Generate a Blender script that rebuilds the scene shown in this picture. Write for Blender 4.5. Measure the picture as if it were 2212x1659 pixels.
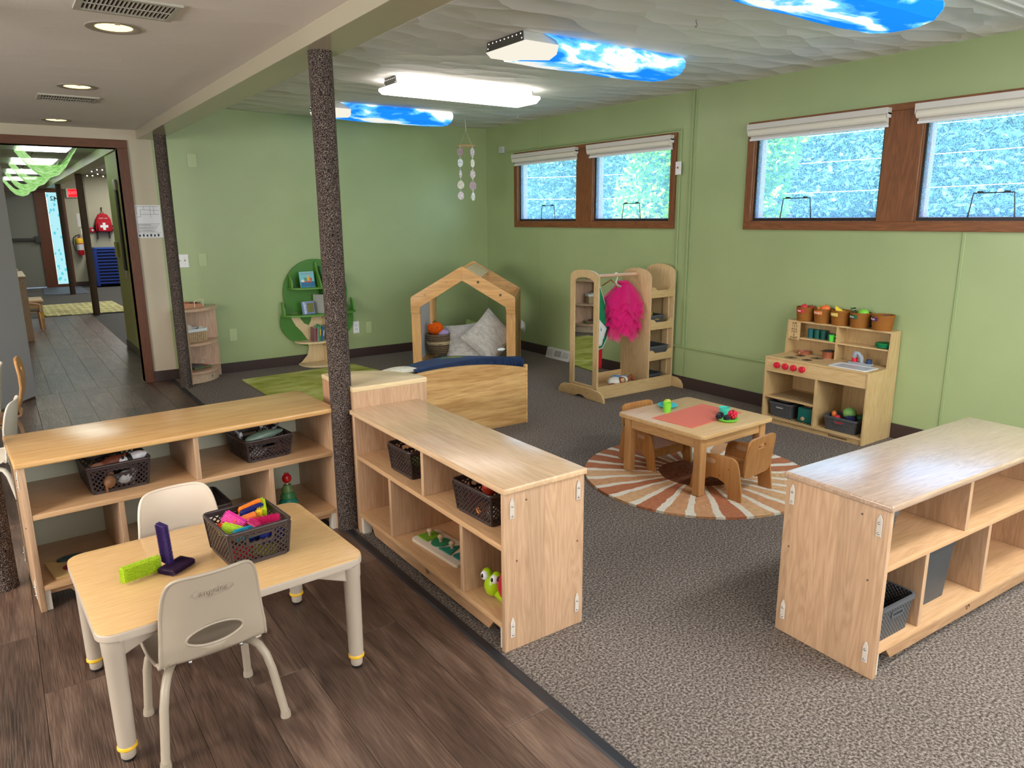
import bpy, bmesh, math, random
from mathutils import Vector, Matrix
S = bpy.context.scene
for o in list(bpy.data.objects): bpy.data.objects.remove(o)
COL = S.collection
PI = math.pi
# ---------------------------------------------------------------- camera
cam_d = bpy.data.cameras.new('camera')
cam = bpy.data.objects.new('camera', cam_d); COL.objects.link(cam)
cam_d.sensor_width = 36; cam_d.lens = 1567.83 / 2212 * 36; cam_d.clip_start = .02
_R = ((0.81662468, -0.57712887, -0.00681186), (-0.13441549, -0.17869081, -0.9746805), (0.56129904, 0.79686377, -0.22349838))
m = Matrix.Identity(4)
for i in range(3):
    m[i][0] = _R[0][i]; m[i][1] = -_R[1][i]; m[i][2] = -_R[2][i]
m[0][3], m[1][3], m[2][3] = -4.7679, -7.2510, 1.455
cam.matrix_world = m
S.camera = cam
# ---------------------------------------------------------------- world, sun, exposure
w = bpy.data.worlds.new('World'); S.world = w; w.use_nodes = True
nt = w.node_tree; bg = nt.nodes['Background']
sky = nt.nodes.new('ShaderNodeTexSky'); sky.sky_type = 'NISHITA'; sky.sun_disc = False
sky.sun_elevation = math.radians(48); sky.sun_rotation = math.radians(250); sky.air_density = 1.2; sky.dust_density = 1.5
nt.links.new(sky.outputs[0], bg.inputs[0]); bg.inputs[1].default_value = 1.0
sd = bpy.data.lights.new('sun', 'SUN'); sd.energy = 22; sd.angle = .01; sd.color = (1, .95, .85)
sun = bpy.data.objects.new('sun', sd); COL.objects.link(sun); sun.rotation_euler = (0, math.radians(-42), math.radians(12))
S.view_settings.view_transform = 'Standard'; S.view_settings.look = 'None'
S.view_settings.exposure = 0.62; S.view_settings.gamma = 1; S.view_settings.use_curve_mapping = False

def area(name, loc, sx, sy, power, col=(1, 1, 1), rot=(0, 0, 0)):
    d = bpy.data.lights.new(name, 'AREA'); d.shape = 'RECTANGLE'; d.size = sx; d.size_y = sy; d.energy = power; d.color = col
    o = bpy.data.objects.new(name, d); COL.objects.link(o); o.location = loc; o.rotation_euler = rot
    return o
# added unseen fill lamps at ceiling height, behind the camera and to the left
for x, y, z, p, c in ((-1.7, -6.9, 2.36, 30, (.95, .97, 1)), (-1.7, -8.5, 2.36, 26, (.95, .97, 1)), (-4.5, -8.9, 2.13, 20, (1, .95, .88)), (-6.6, -5.2, 2.13, 24, (1, .93, .84)), (-6.4, -2.2, 2.13, 20, (1, .93, .84))):
    area('fill_lamp', (x, y, z), 1.2, .3, p, c)
for y in (4.0, 7.5, 10.6): area('fill_lamp', (-2.3, y, 2.44), .3, 1.2, 26, (1, .98, .92))  # added out of view to brighten the far room
# added fill panels on the solid rear and left walls, in place of daylight
area('rear_fill_light', (-2.6, -9.58, 1.55), 4.6, 1.25, 88, (.92, .96, 1), (PI / 2, 0, 0))
area('left_fill_light', (-8.18, -5.0, 1.5), 4.0, 1.2, 115, (1, .98, .95), (PI / 2, 0, -PI / 2))

# ---------------------------------------------------------------- helpers
def lin(c):
    return tuple((v / 255 / 12.92 if v / 255 <= .04045 else ((v / 255 + .055) / 1.055) ** 2.4) for v in c) + (1,)

def new_mat(name, rough=.5, metal=0, spec=.5):
    mt = bpy.data.materials.new(name); mt.use_nodes = True
    b = mt.node_tree.nodes['Principled BSDF']
    b.inputs['Roughness'].default_value = rough; b.inputs['Metallic'].default_value = metal
    b.inputs['Specular IOR Level'].default_value = spec
    return mt, mt.node_tree, b

def N(nt, t, **kw):
    n = nt.nodes.new(t)
    for k, v in kw.items():
        if k in n.inputs: n.inputs[k].default_value = v
        else: setattr(n, k, v)
    return n

def ramp(nt, stops, src=None, interp='LINEAR'):
    r = nt.nodes.new('ShaderNodeValToRGB'); r.color_ramp.interpolation = interp
    e = r.color_ramp.elements
    e[0].position, e[0].color = stops[0][0], stops[0][1]; e[1].position, e[1].color = stops[-1][0], stops[-1][1]
    for p, c in stops[1:-1]:
        x = e.new(p); x.color = c
    if src is not None: nt.links.new(src, r.inputs[0])
    return r

def math_n(nt, op, a, b=None, c=None):
    n = nt.nodes.new('ShaderNodeMath'); n.operation = op
    for i, v in enumerate((a, b, c)):
        if v is None: continue
        if isinstance(v, (int, float)): n.inputs[i].default_value = v
        else: nt.links.new(v, n.inputs[i])
    return n.outputs[0]

def coords(nt, scale=(1, 1, 1), kind='Object'):
    tc = nt.nodes.new('ShaderNodeTexCoord'); mp = nt.nodes.new('ShaderNodeMapping'); mp.inputs['Scale'].default_value = scale
    nt.links.new(tc.outputs[kind], mp.inputs[0]); return mp.outputs[0]

def add_bump(nt, b, src, dist, strength=1):
    bp = nt.nodes.new('ShaderNodeBump'); bp.inputs['Distance'].default_value = dist; bp.inputs['Strength'].default_value = strength
    nt.links.new(src, bp.inputs['Height']); nt.links.new(bp.outputs[0], b.inputs['Normal'])

_pc = {}
def plain(col, rough=.5, metal=0, spec=.5, noise=0, scale=40, bump=0):
    k = (col, rough, metal, spec, noise, scale, bump)
    if k in _pc: return _pc[k]
    mt, nt, b = new_mat('paint', rough, metal, spec)
    b.inputs['Base Color'].default_value = lin(col)
    if noise or bump:
        v = coords(nt); n = N(nt, 'ShaderNodeTexNoise', Scale=scale, Detail=5.0); nt.links.new(v, n.inputs['Vector'])
        if noise:
            c = lin(col); r = ramp(nt, [(.3, tuple(x * (1 - noise) for x in c[:3]) + (1,)), (.7, tuple(min(1, x * (1 + noise)) for x in c[:3]) + (1,))], n.outputs[0])
            nt.links.new(r.outputs[0], b.inputs['Base Color'])
        if bump: add_bump(nt, b, n.outputs[0], bump)
    _pc[k] = mt
    return mt

def emis(col, strength):
    mt = bpy.data.materials.new('glow'); mt.use_nodes = True; nt = mt.node_tree; nt.nodes.clear()
    e = N(nt, 'ShaderNodeEmission'); e.inputs[0].default_value = lin(col); e.inputs[1].default_value = strength
    o = nt.nodes.new('ShaderNodeOutputMaterial'); nt.links.new(e.outputs[0], o.inputs[0]); return mt

def wood(c1, c2, grain='x', cross='y', stave=0, rough=.38, fig=1.0, con=.7, scale=1.0, sv=.14):
    """long grain along one local axis; optional glued staves across another"""
    mt, nt, b = new_mat('wood', rough, 0, .45)
    sc = {'x': 1, 'y': 1, 'z': 1}
    s = [9 * scale] * 3; s['xyz'.index(grain)] = .9 * scale
    tc = nt.nodes.new('ShaderNodeTexCoord'); sep = nt.nodes.new('ShaderNodeSeparateXYZ'); nt.links.new(tc.outputs['Object'], sep.inputs[0])
    vec = tc.outputs['Object']
    if stave:
        idx = math_n(nt, 'FLOOR', math_n(nt, 'DIVIDE', sep.outputs['xyz'.index(cross)], stave))
        wn = N(nt, 'ShaderNodeTexWhiteNoise', noise_dimensions='1D'); nt.links.new(idx, wn.inputs['W'])
        off = nt.nodes.new('ShaderNodeVectorMath'); off.operation = 'MULTIPLY_ADD'
        nt.links.new(wn.outputs['Color'], off.inputs[0]); off.inputs[1].default_value = (3, 3, 3); nt.links.new(tc.outputs['Object'], off.inputs[2])
        vec = off.outputs[0]
    mp = nt.nodes.new('ShaderNodeMapping'); mp.inputs['Scale'].default_value = s; nt.links.new(vec, mp.inputs[0])
    n1 = N(nt, 'ShaderNodeTexNoise', Scale=1.6, Detail=3.0, Distortion=.9 * fig); nt.links.new(mp.outputs[0], n1.inputs['Vector'])
    wv = math_n(nt, 'PINGPONG', math_n(nt, 'MULTIPLY', n1.outputs[0], 9.0 * fig), .5)
    mp2 = nt.nodes.new('ShaderNodeMapping'); mp2.inputs['Scale'].default_value = [v * 12 for v in s]; nt.links.new(vec, mp2.inputs[0])
    n2 = N(nt, 'ShaderNodeTexNoise', Scale=1.0, Detail=2.0); nt.links.new(mp2.outputs[0], n2.inputs['Vector'])
    f = math_n(nt, 'ADD', math_n(nt, 'MULTIPLY', math_n(nt, 'SUBTRACT', wv, .25), .9 * con), math_n(nt, 'ADD', math_n(nt, 'MULTIPLY', math_n(nt, 'SUBTRACT', n2.outputs[0], .5), .8 * con), .5))
    r = ramp(nt, [(.2, lin(c1)), (.8, lin(c2))], f)
    out = r.outputs[0]
    if stave:
        hs = N(nt, 'ShaderNodeHueSaturation'); nt.links.new(out, hs.inputs['Color'])
        nt.links.new(math_n(nt, 'ADD', math_n(nt, 'MULTIPLY', wn.outputs[0], sv * 2), 1 - sv), hs.inputs['Value']); out = hs.outputs[0]
    nt.links.new(out, b.inputs['Base Color'])
    add_bump(nt, b, n2.outputs[0], .0006, .5)
    return mt

class MB:
    """collects shapes into one bmesh"""
    def __init__(s): s.b = bmesh.new(); s.M = Matrix.Identity(4)
    def _v(s, p): return s.b.verts.new(s.M @ Vector(p))
    def at(s, loc=(0, 0, 0), rz=0, rx=0, ry=0):
        s.M = Matrix.Translation(loc) @ Matrix.Rotation(rz, 4, 'Z') @ Matrix.Rotation(ry, 4, 'Y') @ Matrix.Rotation(rx, 4, 'X'); return s
    def box(s, x0, x1, y0, y1, z0, z1, bev=0, seg=2):
        v = [s._v(p) for p in ((x0, y0, z0), (x1, y0, z0), (x1, y1, z0), (x0, y1, z0), (x0, y0, z1), (x1, y0, z1), (x1, y1, z1), (x0, y1, z1))]
        fs = [s.b.faces.new([v[i] for i in f]) for f in ((3, 2, 1, 0), (4, 5, 6, 7), (0, 1, 5, 4), (1, 2, 6, 5), (2, 3, 7, 6), (3, 0, 4, 7))]
        if bev:
            es = list({e for f in fs for e in f.edges})
            bmesh.ops.bevel(s.b, geom=es, offset=bev, segments=seg, affect='EDGES', profile=.6)
        return s
    def prism(s, pts, h0, h1, axis='z', bev=0, seg=2):
        """2-D outline (counter-clockwise) pushed along an axis. axis x: pts=(y,z); y: pts=(x,z); z: pts=(x,y)"""
        def m3(p, h): return {'z': (p[0], p[1], h), 'x': (h, p[0], p[1]), 'y': (p[0], h, p[1])}[axis]
        a = [s._v(m3(p, h0)) for p in pts]; c = [s._v(m3(p, h1)) for p in pts]; n = len(pts); fs = []
        fs.append(s.b.faces.new(a[::-1])); fs.append(s.b.faces.new(c))
        for i in range(n): fs.append(s.b.faces.new((a[i], a[(i + 1) % n], c[(i + 1) % n], c[i])))
        if bev:
            es = list({e for f in fs[:2] for e in f.edges}); bmesh.ops.bevel(s.b, geom=es, offset=bev, segments=seg, affect='EDGES', profile=.6)
        return s
    def ring(s, outer, inner, h0, h1, axis='z'):
        """plate with one hole; outer and inner have the same count"""
        def m3(p, h): return {'z': (p[0], p[1], h), 'x': (h, p[0], p[1]), 'y': (p[0], h, p[1])}[axis]
        L = [[s._v(m3(p, h)) for p in q] for q in (outer, inner) for h in (h0, h1)]; n = len(outer)
        for i in range(n):
            j = (i + 1) % n
            for a, c in ((0, 1), (3, 2), (2, 0), (1, 3)): s.b.faces.new((L[a][i], L[a][j], L[c][j], L[c][i]))
        return s
    def tube(s, pts, r, n=10, cap=True, closed=False):
        pts = [Vector(p) for p in pts]; rs = r if isinstance(r, (list, tuple)) else [r] * len(pts); rings = []
        up = Vector((0, 0, 1)); k = len(pts); prev = None
        for i, p in enumerate(pts):
            if closed: t = pts[(i + 1) % k] - pts[i - 1]
            else: t = pts[min(i + 1, k - 1)] - pts[max(i - 1, 0)]
            t.normalize()
            if prev is None:
                a = t.cross(up)
                if a.length < .05: a = t.cross(Vector((1, 0, 0)))
            else: a = prev - t * prev.dot(t)
            a.normalize(); prev = a; c = t.cross(a)
            rings.append([s._v(p + (a * math.cos(q) + c * math.sin(q)) * rs[i]) for q in (2 * PI * j / n for j in range(n))])
        for i in range(k if closed else k - 1):
            A, B = rings[i], rings[(i + 1) % k]
            for j in range(n): s.b.faces.new((A[j], A[(j + 1) % n], B[(j + 1) % n], B[j]))
        if cap and not closed:
            s.b.faces.new(rings[0][::-1]); s.b.faces.new(rings[-1])
        return s
    def lathe(s, prof, c=(0, 0, 0), n=24, sx=1, sy=1, cap0=True, cap1=True):
        """profile of (radius, z)"""
        R = []
        for r, z in prof:
            R.append([s._v((c[0] + r * sx * math.cos(2 * PI * j / n), c[1] + r * sy * math.sin(2 * PI * j / n), c[2] + z)) for j in range(n)])
        for A, B in zip(R, R[1:]):
            for j in range(n): s.b.faces.new((A[j], A[(j + 1) % n], B[(j + 1) % n], B[j]))
        if cap0 and prof[0][0] > 1e-5: s.b.faces.new(R[0][::-1])
        if cap1 and prof[-1][0] > 1e-5: s.b.faces.new(R[-1])
        return s
    def ball(s, c, r, n=14, k=9):
        rx, ry, rz = r if isinstance(r, tuple) else (r, r, r)
        mt = s.M @ Matrix.Translation(c) @ Matrix.Diagonal((rx, ry, rz, 1))
        bmesh.ops.create_uvsphere(s.b, u_segments=n, v_segments=k, radius=1, matrix=mt); return s
    def done(s, weld=0):
        if weld: bmesh.ops.remove_doubles(s.b, verts=s.b.verts, dist=weld)
        bmesh.ops.recalc_face_normals(s.b, faces=s.b.faces); return s.b

def obj(name, mb, mat, parent=None, smooth=None, label=None, kind=None):
    me = bpy.data.meshes.new(name)
    b = mb.done() if isinstance(mb, MB) else mb
    b.to_mesh(me); b.free()
    if mat is not None: me.materials.append(mat)
    if smooth:
        me.polygons.foreach_set('use_smooth', [True] * len(me.polygons))
        try: me.set_sharp_from_angle(angle=math.radians(smooth if smooth > 1 else 40))
        except Exception: pass
    o = bpy.data.objects.new(name, me); COL.objects.link(o)
    if parent is not None: o.parent = parent
    if label: o['label'] = label
    if kind: o['kind'] = kind
    return o

def tag(o, label, cat, group=None):
    o['label'] = label; o['category'] = cat
    if group: o['group'] = group
    return o

def thing(name, label, cat, loc=(0, 0, 0), rz=0, group=None, rot=None):
    o = bpy.data.objects.new(name, None); COL.objects.link(o); o.empty_display_size = .05
    o.location = loc; o.rotation_euler = rot if rot else (0, 0, rz); tag(o, label, cat, group); return o

def struct(name, mb, mat, smooth=None, parent=None):
    o = obj(name, mb, mat, parent, smooth)
    if parent is None: o['kind'] = 'structure'
    return o

def copy_thing(r, loc, rz=None, label=None, group=None, rot=None):
    n = r.copy(); COL.objects.link(n); n.location = loc
    if rz is not None: n.rotation_euler = (0, 0, rz)
    if rot is not None: n.rotation_euler = rot
    if label: n['label'] = label
    if group: n['group'] = group
    for ch in [c for c in KIDS(r)]:
        c = ch.copy(); COL.objects.link(c); c.parent = n
        for g in KIDS(ch):
            d = g.copy(); COL.objects.link(d); d.parent = c
    return n

def KIDS(o): return [c for c in bpy.data.objects if c.parent == o]

def text(name, body, size, mat, parent=None, loc=(0, 0, 0), rot=(0, 0, 0), depth=.0004, sx=1, align='CENTER', bold=0):
    cu = bpy.data.curves.new(name, 'FONT'); cu.body = body; cu.size = size; cu.extrude = depth; cu.align_x = align; cu.align_y = 'CENTER'; cu.offset = bold
    cu.resolution_u = 3
    t = bpy.data.objects.new(name, cu); COL.objects.link(t)
    bpy.context.view_layer.update()
    me = bpy.data.meshes.new_from_object(t.evaluated_get(bpy.context.evaluated_depsgraph_get()))
    bpy.data.objects.remove(t)
    me.materials.clear(); me.materials.append(mat)
    if sx < 0: me.flip_normals()
    o = bpy.data.objects.new(name, me); COL.objects.link(o); o.location = loc; o.rotation_euler = rot; o.scale = (sx, 1, 1)
    if parent: o.parent = parent
    return o

def rrect(w, h, r, n=5, cx=0, cy=0):
    out = []
    for qx, qy, a0 in ((w / 2 - r, h / 2 - r, 0), (-w / 2 + r, h / 2 - r, PI / 2), (-w / 2 + r, -h / 2 + r, PI), (w / 2 - r, -h / 2 + r, 1.5 * PI)):
        for i in range(n + 1):
            a = a0 + PI / 2 * i / n; out.append((cx + qx + r * math.cos(a), cy + qy + r * math.sin(a)))
    return out

def ell(a, b, n=24, cx=0, cy=0, a0=0): return [(cx + a * math.cos(a0 + 2 * PI * i / n), cy + b * math.sin(a0 + 2 * PI * i / n)) for i in range(n)]
# ================================================================ materials used widely
GREEN = plain((157, 173, 123), .36, 0, .5, .05, 2.2, .0008)
CREAM = plain((196, 186, 164), .55, 0, .4, .04, 2, .0008)
WALLY = plain((172, 180, 110), .5, 0, .4, .04, 2)
BASEB = plain((62, 47, 44), .42)
WHITE = plain((232, 232, 232), .4)
OFFW = plain((215, 212, 205), .5)
STEEL = plain((190, 190, 192), .3, 1)
DARKM = plain((28, 27, 27), .45)
RED = plain((205, 30, 55), .35)
W_CAS = wood((142, 88, 48), (104, 62, 32), 'y', 'z', rough=.5, scale=1)
W_CASZ = wood((138, 86, 47), (102, 60, 32), 'z', 'y', rough=.5, scale=1)
W_CASX = wood((116, 70, 38), (86, 48, 25), 'x', 'z', rough=.5, scale=1)
MX = wood((212, 172, 130), (190, 148, 106), 'x', 'y', .085, .3, sv=.05)
MZ = wood((204, 169, 136), (176, 140, 108), 'z', 'y', .085, .36, sv=.09)
MXE = wood((198, 160, 122), (170, 128, 92), 'x', 'z', 0, .35)
TOPX = wood((222, 190, 154), (202, 166, 128), 'x', 'y', .095, .2, .7, sv=.07)
TOPW = wood((226, 182, 122), (206, 156, 98), 'x', 'y', .12, .22, .5, sv=.05)
BX = wood((216, 186, 136), (194, 160, 110), 'x', 'z', 0, .4)
BZ = wood((216, 186, 136), (194, 160, 110), 'z', 'y', 0, .4)
BEDGE = plain((226, 200, 158), .45)
HX = wood((214, 168, 106), (188, 138, 80), 'x', 'z', .05, .4, .6, sv=.08)
HZ = wood((212, 166, 106), (186, 138, 80), 'z', 'x', .045, .4, .6, sv=.08)
PINE = wood((226, 184, 122), (178, 130, 74), 'x', 'z', .115, .42, .45, con=.8, scale=.8, sv=.07)
TX = wood((222, 186, 136), (204, 162, 110), 'x', 'y', 0, .35, .7)
TZ = wood((204, 158, 104), (182, 132, 82), 'z', 'y', 0, .4, .7)
CH = wood((196, 142, 84), (170, 114, 62), 'z', 'x', 0, .38, .7)
CHE = plain((176, 128, 92), .45)

def carpet_mat():
    mt, nt, b = new_mat('carpet', .95, 0, .1)
    v = coords(nt); n = N(nt, 'ShaderNodeTexNoise', Scale=120.0, Detail=2.0, Roughness=.6); nt.links.new(v, n.inputs['Vector'])
    n3 = N(nt, 'ShaderNodeTexNoise', Scale=1.6, Detail=2.0); nt.links.new(v, n3.inputs['Vector'])
    r = ramp(nt, [(.36, lin((76, 67, 62))), (.5, lin((116, 106, 98))), (.64, lin((156, 146, 138)))], n.outputs[0])
    hs = N(nt, 'ShaderNodeHueSaturation'); nt.links.new(r.outputs[0], hs.inputs['Color']); nt.links.new(math_n(nt, 'ADD', math_n(nt, 'MULTIPLY', n3.outputs[0], .3), .85), hs.inputs['Value'])
    nt.links.new(hs.outputs[0], b.inputs['Base Color']); add_bump(nt, b, n.outputs[0], .006); return mt
CARPET = carpet_mat()

def sleeve_mat():
    mt, nt, b = new_mat('pole_carpet', .95, 0, .1)
    v = coords(nt); n = N(nt, 'ShaderNodeTexNoise', Scale=300.0, Detail=1.0); nt.links.new(v, n.inputs['Vector'])
    r = ramp(nt, [(.38, lin((28, 23, 22))), (.53, lin((74, 63, 58))), (.64, lin((144, 131, 122)))], n.outputs[0])
    nt.links.new(r.outputs[0], b.inputs['Base Color']); add_bump(nt, b, n.outputs[0], .004); return mt
SLEEVE = sleeve_mat()

def plank_mat():
    mt, nt, b = new_mat('vinyl_plank', .33, 0, .5)
    oi = nt.nodes.new('ShaderNodeObjectInfo'); tc = nt.nodes.new('ShaderNodeTexCoord')
    off = nt.nodes.new('ShaderNodeVectorMath'); off.operation = 'ADD'
    mul = math_n(nt, 'MULTIPLY', oi.outputs['Random'], 37.0); cmb = nt.nodes.new('ShaderNodeCombineXYZ')
    for i in range(3): nt.links.new(mul, cmb.inputs[i])
    nt.links.new(tc.outputs['Object'], off.inputs[0]); nt.links.new(cmb.outputs[0], off.inputs[1])
    def nz(scale, det, dist=0.0, s=2.0):
        mp = nt.nodes.new('ShaderNodeMapping'); mp.inputs['Scale'].default_value = scale; nt.links.new(off.outputs[0], mp.inputs[0])
        n = N(nt, 'ShaderNodeTexNoise', Scale=s, Detail=det, Distortion=dist); nt.links.new(mp.outputs[0], n.inputs['Vector']); return n.outputs[0]
    a = nz((5, .9, 5), 4.0, 1.2); g = nz((90, 5, 90), 3.0); c = nz((2, 2, 2), 3.0)
    f = math_n(nt, 'ADD', math_n(nt, 'MULTIPLY', a, .6), math_n(nt, 'ADD', math_n(nt, 'MULTIPLY', g, .42), math_n(nt, 'MULTIPLY', oi.outputs['Random'], .16)))
    r = ramp(nt, [(.36, lin((50, 38, 32))), (.58, lin((90, 70, 59))), (.8, lin((130, 107, 92)))], f)
    nt.links.new(r.outputs[0], b.inputs['Base Color'])
    add_bump(nt, b, math_n(nt, 'ADD', a, g), .0022); return mt
PLANK = plank_mat()

def ceil_mat(strong):
    mt, nt, b = new_mat('ceiling_paint', .6, 0, .3)
    b.inputs['Base Color'].default_value = lin((228, 226, 224) if strong else (226, 220, 214))
    v = coords(nt, (1.6, 3.2, 1))
    nn = N(nt, 'ShaderNodeTexNoise', Scale=1.2, Detail=2.0); nt.links.new(v, nn.inputs['Vector'])
    mix = nt.nodes.new('ShaderNodeVectorMath'); mix.operation = 'MULTIPLY_ADD'; nt.links.new(nn.outputs['Color'], mix.inputs[0]); mix.inputs[1].default_value = (.5, .5, .5); nt.links.new(v, mix.inputs[2])
    vo = N(nt, 'ShaderNodeTexVoronoi', Scale=1.9); nt.links.new(mix.outputs[0], vo.inputs['Vector'])
    sub = nt.nodes.new('ShaderNodeVectorMath'); sub.operation = 'SUBTRACT'; sc = nt.nodes.new('ShaderNodeVectorMath'); sc.operation = 'SCALE'; sc.inputs['Scale'].default_value = 1.0
    nt.links.new(mix.outputs[0], sub.inputs[0]); nt.links.new(vo.outputs['Position'], sub.inputs[1])
    sp = nt.nodes.new('ShaderNodeSeparateXYZ'); nt.links.new(sub.outputs[0], sp.inputs[0])
    sc2 = nt.nodes.new('ShaderNodeSeparateColor'); nt.links.new(vo.outputs['Color'], sc2.inputs[0])
    tilt = math_n(nt, 'ADD', math_n(nt, 'MULTIPLY', sp.outputs[1], math_n(nt, 'ADD', math_n(nt, 'MULTIPLY', sc2.outputs[0], 1.2), -.1)), math_n(nt, 'MULTIPLY', sp.outputs[0], math_n(nt, 'SUBTRACT', sc2.outputs[1], .5)))
    h = math_n(nt, 'ADD', math_n(nt, 'POWER', vo.outputs['Distance'], 2.0), math_n(nt, 'MULTIPLY', tilt, .6))
    v2 = coords(nt); n2 = N(nt, 'ShaderNodeTexNoise', Scale=70.0, Detail=3.0); nt.links.new(v2, n2.inputs['Vector'])
    hh = math_n(nt, 'ADD', math_n(nt, 'MULTIPLY', h, 1.0 if strong else .25), math_n(nt, 'MULTIPLY', n2.outputs[0], .03))
    add_bump(nt, b, hh, .024 if strong else .012); return mt
CEIL_R = ceil_mat(True); CEIL_L = ceil_mat(False)

# ================================================================ the room
# floors
CX = -3.545     # line where carpet meets planks
struct('floor_carpet', MB().box(CX, .2, -9.6, .0, -.06, 0), CARPET)
fl = struct('floor', MB().box(-8.2, CX, -9.6, 0, -.08, -.008).box(-5.2, -2.2, 0, 6.05, -.08, -.008), plain((30, 24, 22), .7))
ver = {}
def plank(x0, y0, wd, ln):
    k = (round(wd, 3), round(ln, 3))
    if k not in ver:
        mb = MB().box(.0006, wd - .0006, .0008, ln - .0008, -.0079, 0, .0009, 1); o = obj('plank', mb, PLANK, fl); ver[k] = o.data
    else:
        o = bpy.data.objects.new('plank', ver[k]); COL.objects.link(o); o.parent = fl
    o.location = (x0, y0, 0)
random.seed(4)
PW, PL = .182, 1.22
for i in range(9):
    x = CX - PW * (i + 1); y = -6.35 + random.choice((-.9, -.6, -.3, 0)) + (.41 * i) % .6
    while y < 0:
        l = min(PL, 0 - y)
        if l > .05 and y + l > -6.9: plank(x, y, PW, l)
        y += PL
for i in range(7):
    x = -3.6 - PW * (i + 1) + .0; y = -(.37 * i) % 1.22 - 1.22
    while y < 6.05:
        a = max(y, 0); l = min(y + PL, 6.05) - a
        if l > .03: plank(x, a, PW, l)
        y += PL
struct('trim_1', MB().prism([(CX - .022, 0), (CX + .018, 0), (CX + .012, .006), (CX - .016, .007)], -9.5, -.02, 'y'), plain((38, 38, 42), .5))
# ceilings and beam
struct('ceiling', MB().box(-3.6, .2, -9.6, .0, 2.437, 2.6), CEIL_R)
struct('ceiling_hall', MB().box(-8.2, -3.6, -9.6, 0, 2.21, 2.6), CEIL_L)
struct('trim_2', MB().box(-3.615, -3.44, -9.5, -.001, 2.138, 2.45, .004), plain((172, 164, 142), .25))
# back wall: green, then cream round the doorway
DX0, DX1, DZ = -4.63, -3.772, 2.055
struct('wall_back', MB().box(-3.50, .0, 0, .12, 0, 2.5), GREEN)
struct('wall_back_cream', MB().box(DX1, -3.50, 0, .12, 0, 2.3).box(-8.2, DX0, 0, .12, 0, 2.3).box(DX0, DX1, 0, .12, DZ, 2.3), CREAM)
# right wall with two window openings
WIN = ((-2.896, -.573), (-5.93, -3.607)); WZ0, WZ1 = 1.354, 2.132
mb = MB(); ys = [-9.6, -5.90, -3.637, -2.866, -.603, .12]
mb.box(0, .14, -9.6, .12, 0, WZ0 + .03).box(0, .14, -9.6, .12, WZ1 - .03, 2.6)
for a, c in ((-9.6, -5.90), (-3.637, -2.866), (-.603, .12)): mb.box(0, .14, a, c, WZ0 + .03, WZ1 - .03)
struct('wall_right', mb, GREEN)
struct('wall_left', MB().box(-8.3, -8.2, -9.6, .12, 0, 2.6), CREAM)
struct('wall_rear', MB().box(-8.2, .14, -9.7, -9.6, 0, 2.6), CREAM)
struct('window_3', MB().ring([(-4.98, .85), (-.22, .85), (-.22, 2.25), (-4.98, 2.25)], [(-4.9, .925), (-.3, .925), (-.3, 2.175), (-4.9, 2.175)], -9.6, -9.55, 'y'), WHITE)  # frame added round the rear fill panel; the wall has no opening
struct('window_4', MB().ring([(-7.08, .82), (-2.92, .82), (-2.92, 2.18), (-7.08, 2.18)], [(-7.0, .9), (-3.0, .9), (-3.0, 2.1), (-7.0, 2.1)], -8.2, -8.15, 'x'), WHITE)  # frame added round the left fill panel; solid wall behind
# panel joints, battens and surface raceway on the right wall (painted green)
GR2 = plain((150, 168, 116), .4)
tr = [(-1.030, -1.014, .10, 1.35), (-1.030, -1.014, 2.163, 2.437), (-3.06, -3.046, .35, 2.437), (-5.205, -5.185, .1, 1.354), (-3.089, -3.077, .1, 2.437)]
for i, (a, c, z0, z1) in enumerate(tr): struct('trim_%d' % (3 + i), MB().box(-.007 if i != 2 else -.014, 0, a, c, z0, z1, .002, 1), GR2)
struct('trim_8', MB().box(-.016, 0, -3.90, -2.0, .350, .366, .003, 1), GR2)
struct('trim_9', MB().box(-.014, 0, -2.93, -.42, 2.148, 2.162, .003, 1).box(-.014, 0, -2.945, -2.93, .9, 2.162, .003, 1), GR2)
for nm, mb in (('baseboard_back', MB().box(-3.50, 0, -.012, 0, 0, .096, .003, 1).box(DX1 + .077, -3.50, -.012, 0, 0, .096, .003, 1)),
               ('baseboard_right', MB().box(-.012, 0, -9.5, -.012, 0, .1, .003, 1))):
    struct(nm, mb, BASEB)
# door casing
W_DR = wood((110, 64, 36), (80, 44, 24), 'z', 'x', rough=.5)
cs = struct('trim_10', MB().prism([(DX1, -.018), (DX1 + .077, -.018), (DX1 + .077, .0), (DX1 + .005, .14), (DX1, .14)], 0, DZ, bev=.003), W_DR)
struct('trim_11', MB().box(DX0 - .07, DX1 + .077, -.018, .14, DZ, DZ + .069, .004), W_CASX)
struct('trim_12', MB().box(DX0 - .07, DX0, -.018, .14, 0, DZ, .004), W_DR)

# windows
def screen_mat():
    mt = bpy.data.materials.new('insect_screen'); mt.use_nodes = True; nt = mt.node_tree; nt.nodes.clear()
    v = coords(nt); n = N(nt, 'ShaderNodeTexNoise', Scale=160.0, Detail=1.0); nt.links.new(v, n.inputs['Vector'])
    r = ramp(nt, [(.42, (.10, .10, .10, 1)), (.75, (.62, .62, .62, 1))], n.outputs[0])
    t = N(nt, 'ShaderNodeBsdfTransparent'); d = N(nt, 'ShaderNodeBsdfTranslucent'); d.inputs[0].default_value = lin((190, 220, 255))
    mx = N(nt, 'ShaderNodeMixShader'); nt.links.new(r.outputs[0], mx.inputs[0]); nt.links.new(t.outputs[0], mx.inputs[1]); nt.links.new(d.outputs[0], mx.inputs[2])
    o = nt.nodes.new('ShaderNodeOutputMaterial'); nt.links.new(mx.outputs[0], o.inputs[0]); return mt
SCREEN = screen_mat()
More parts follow.
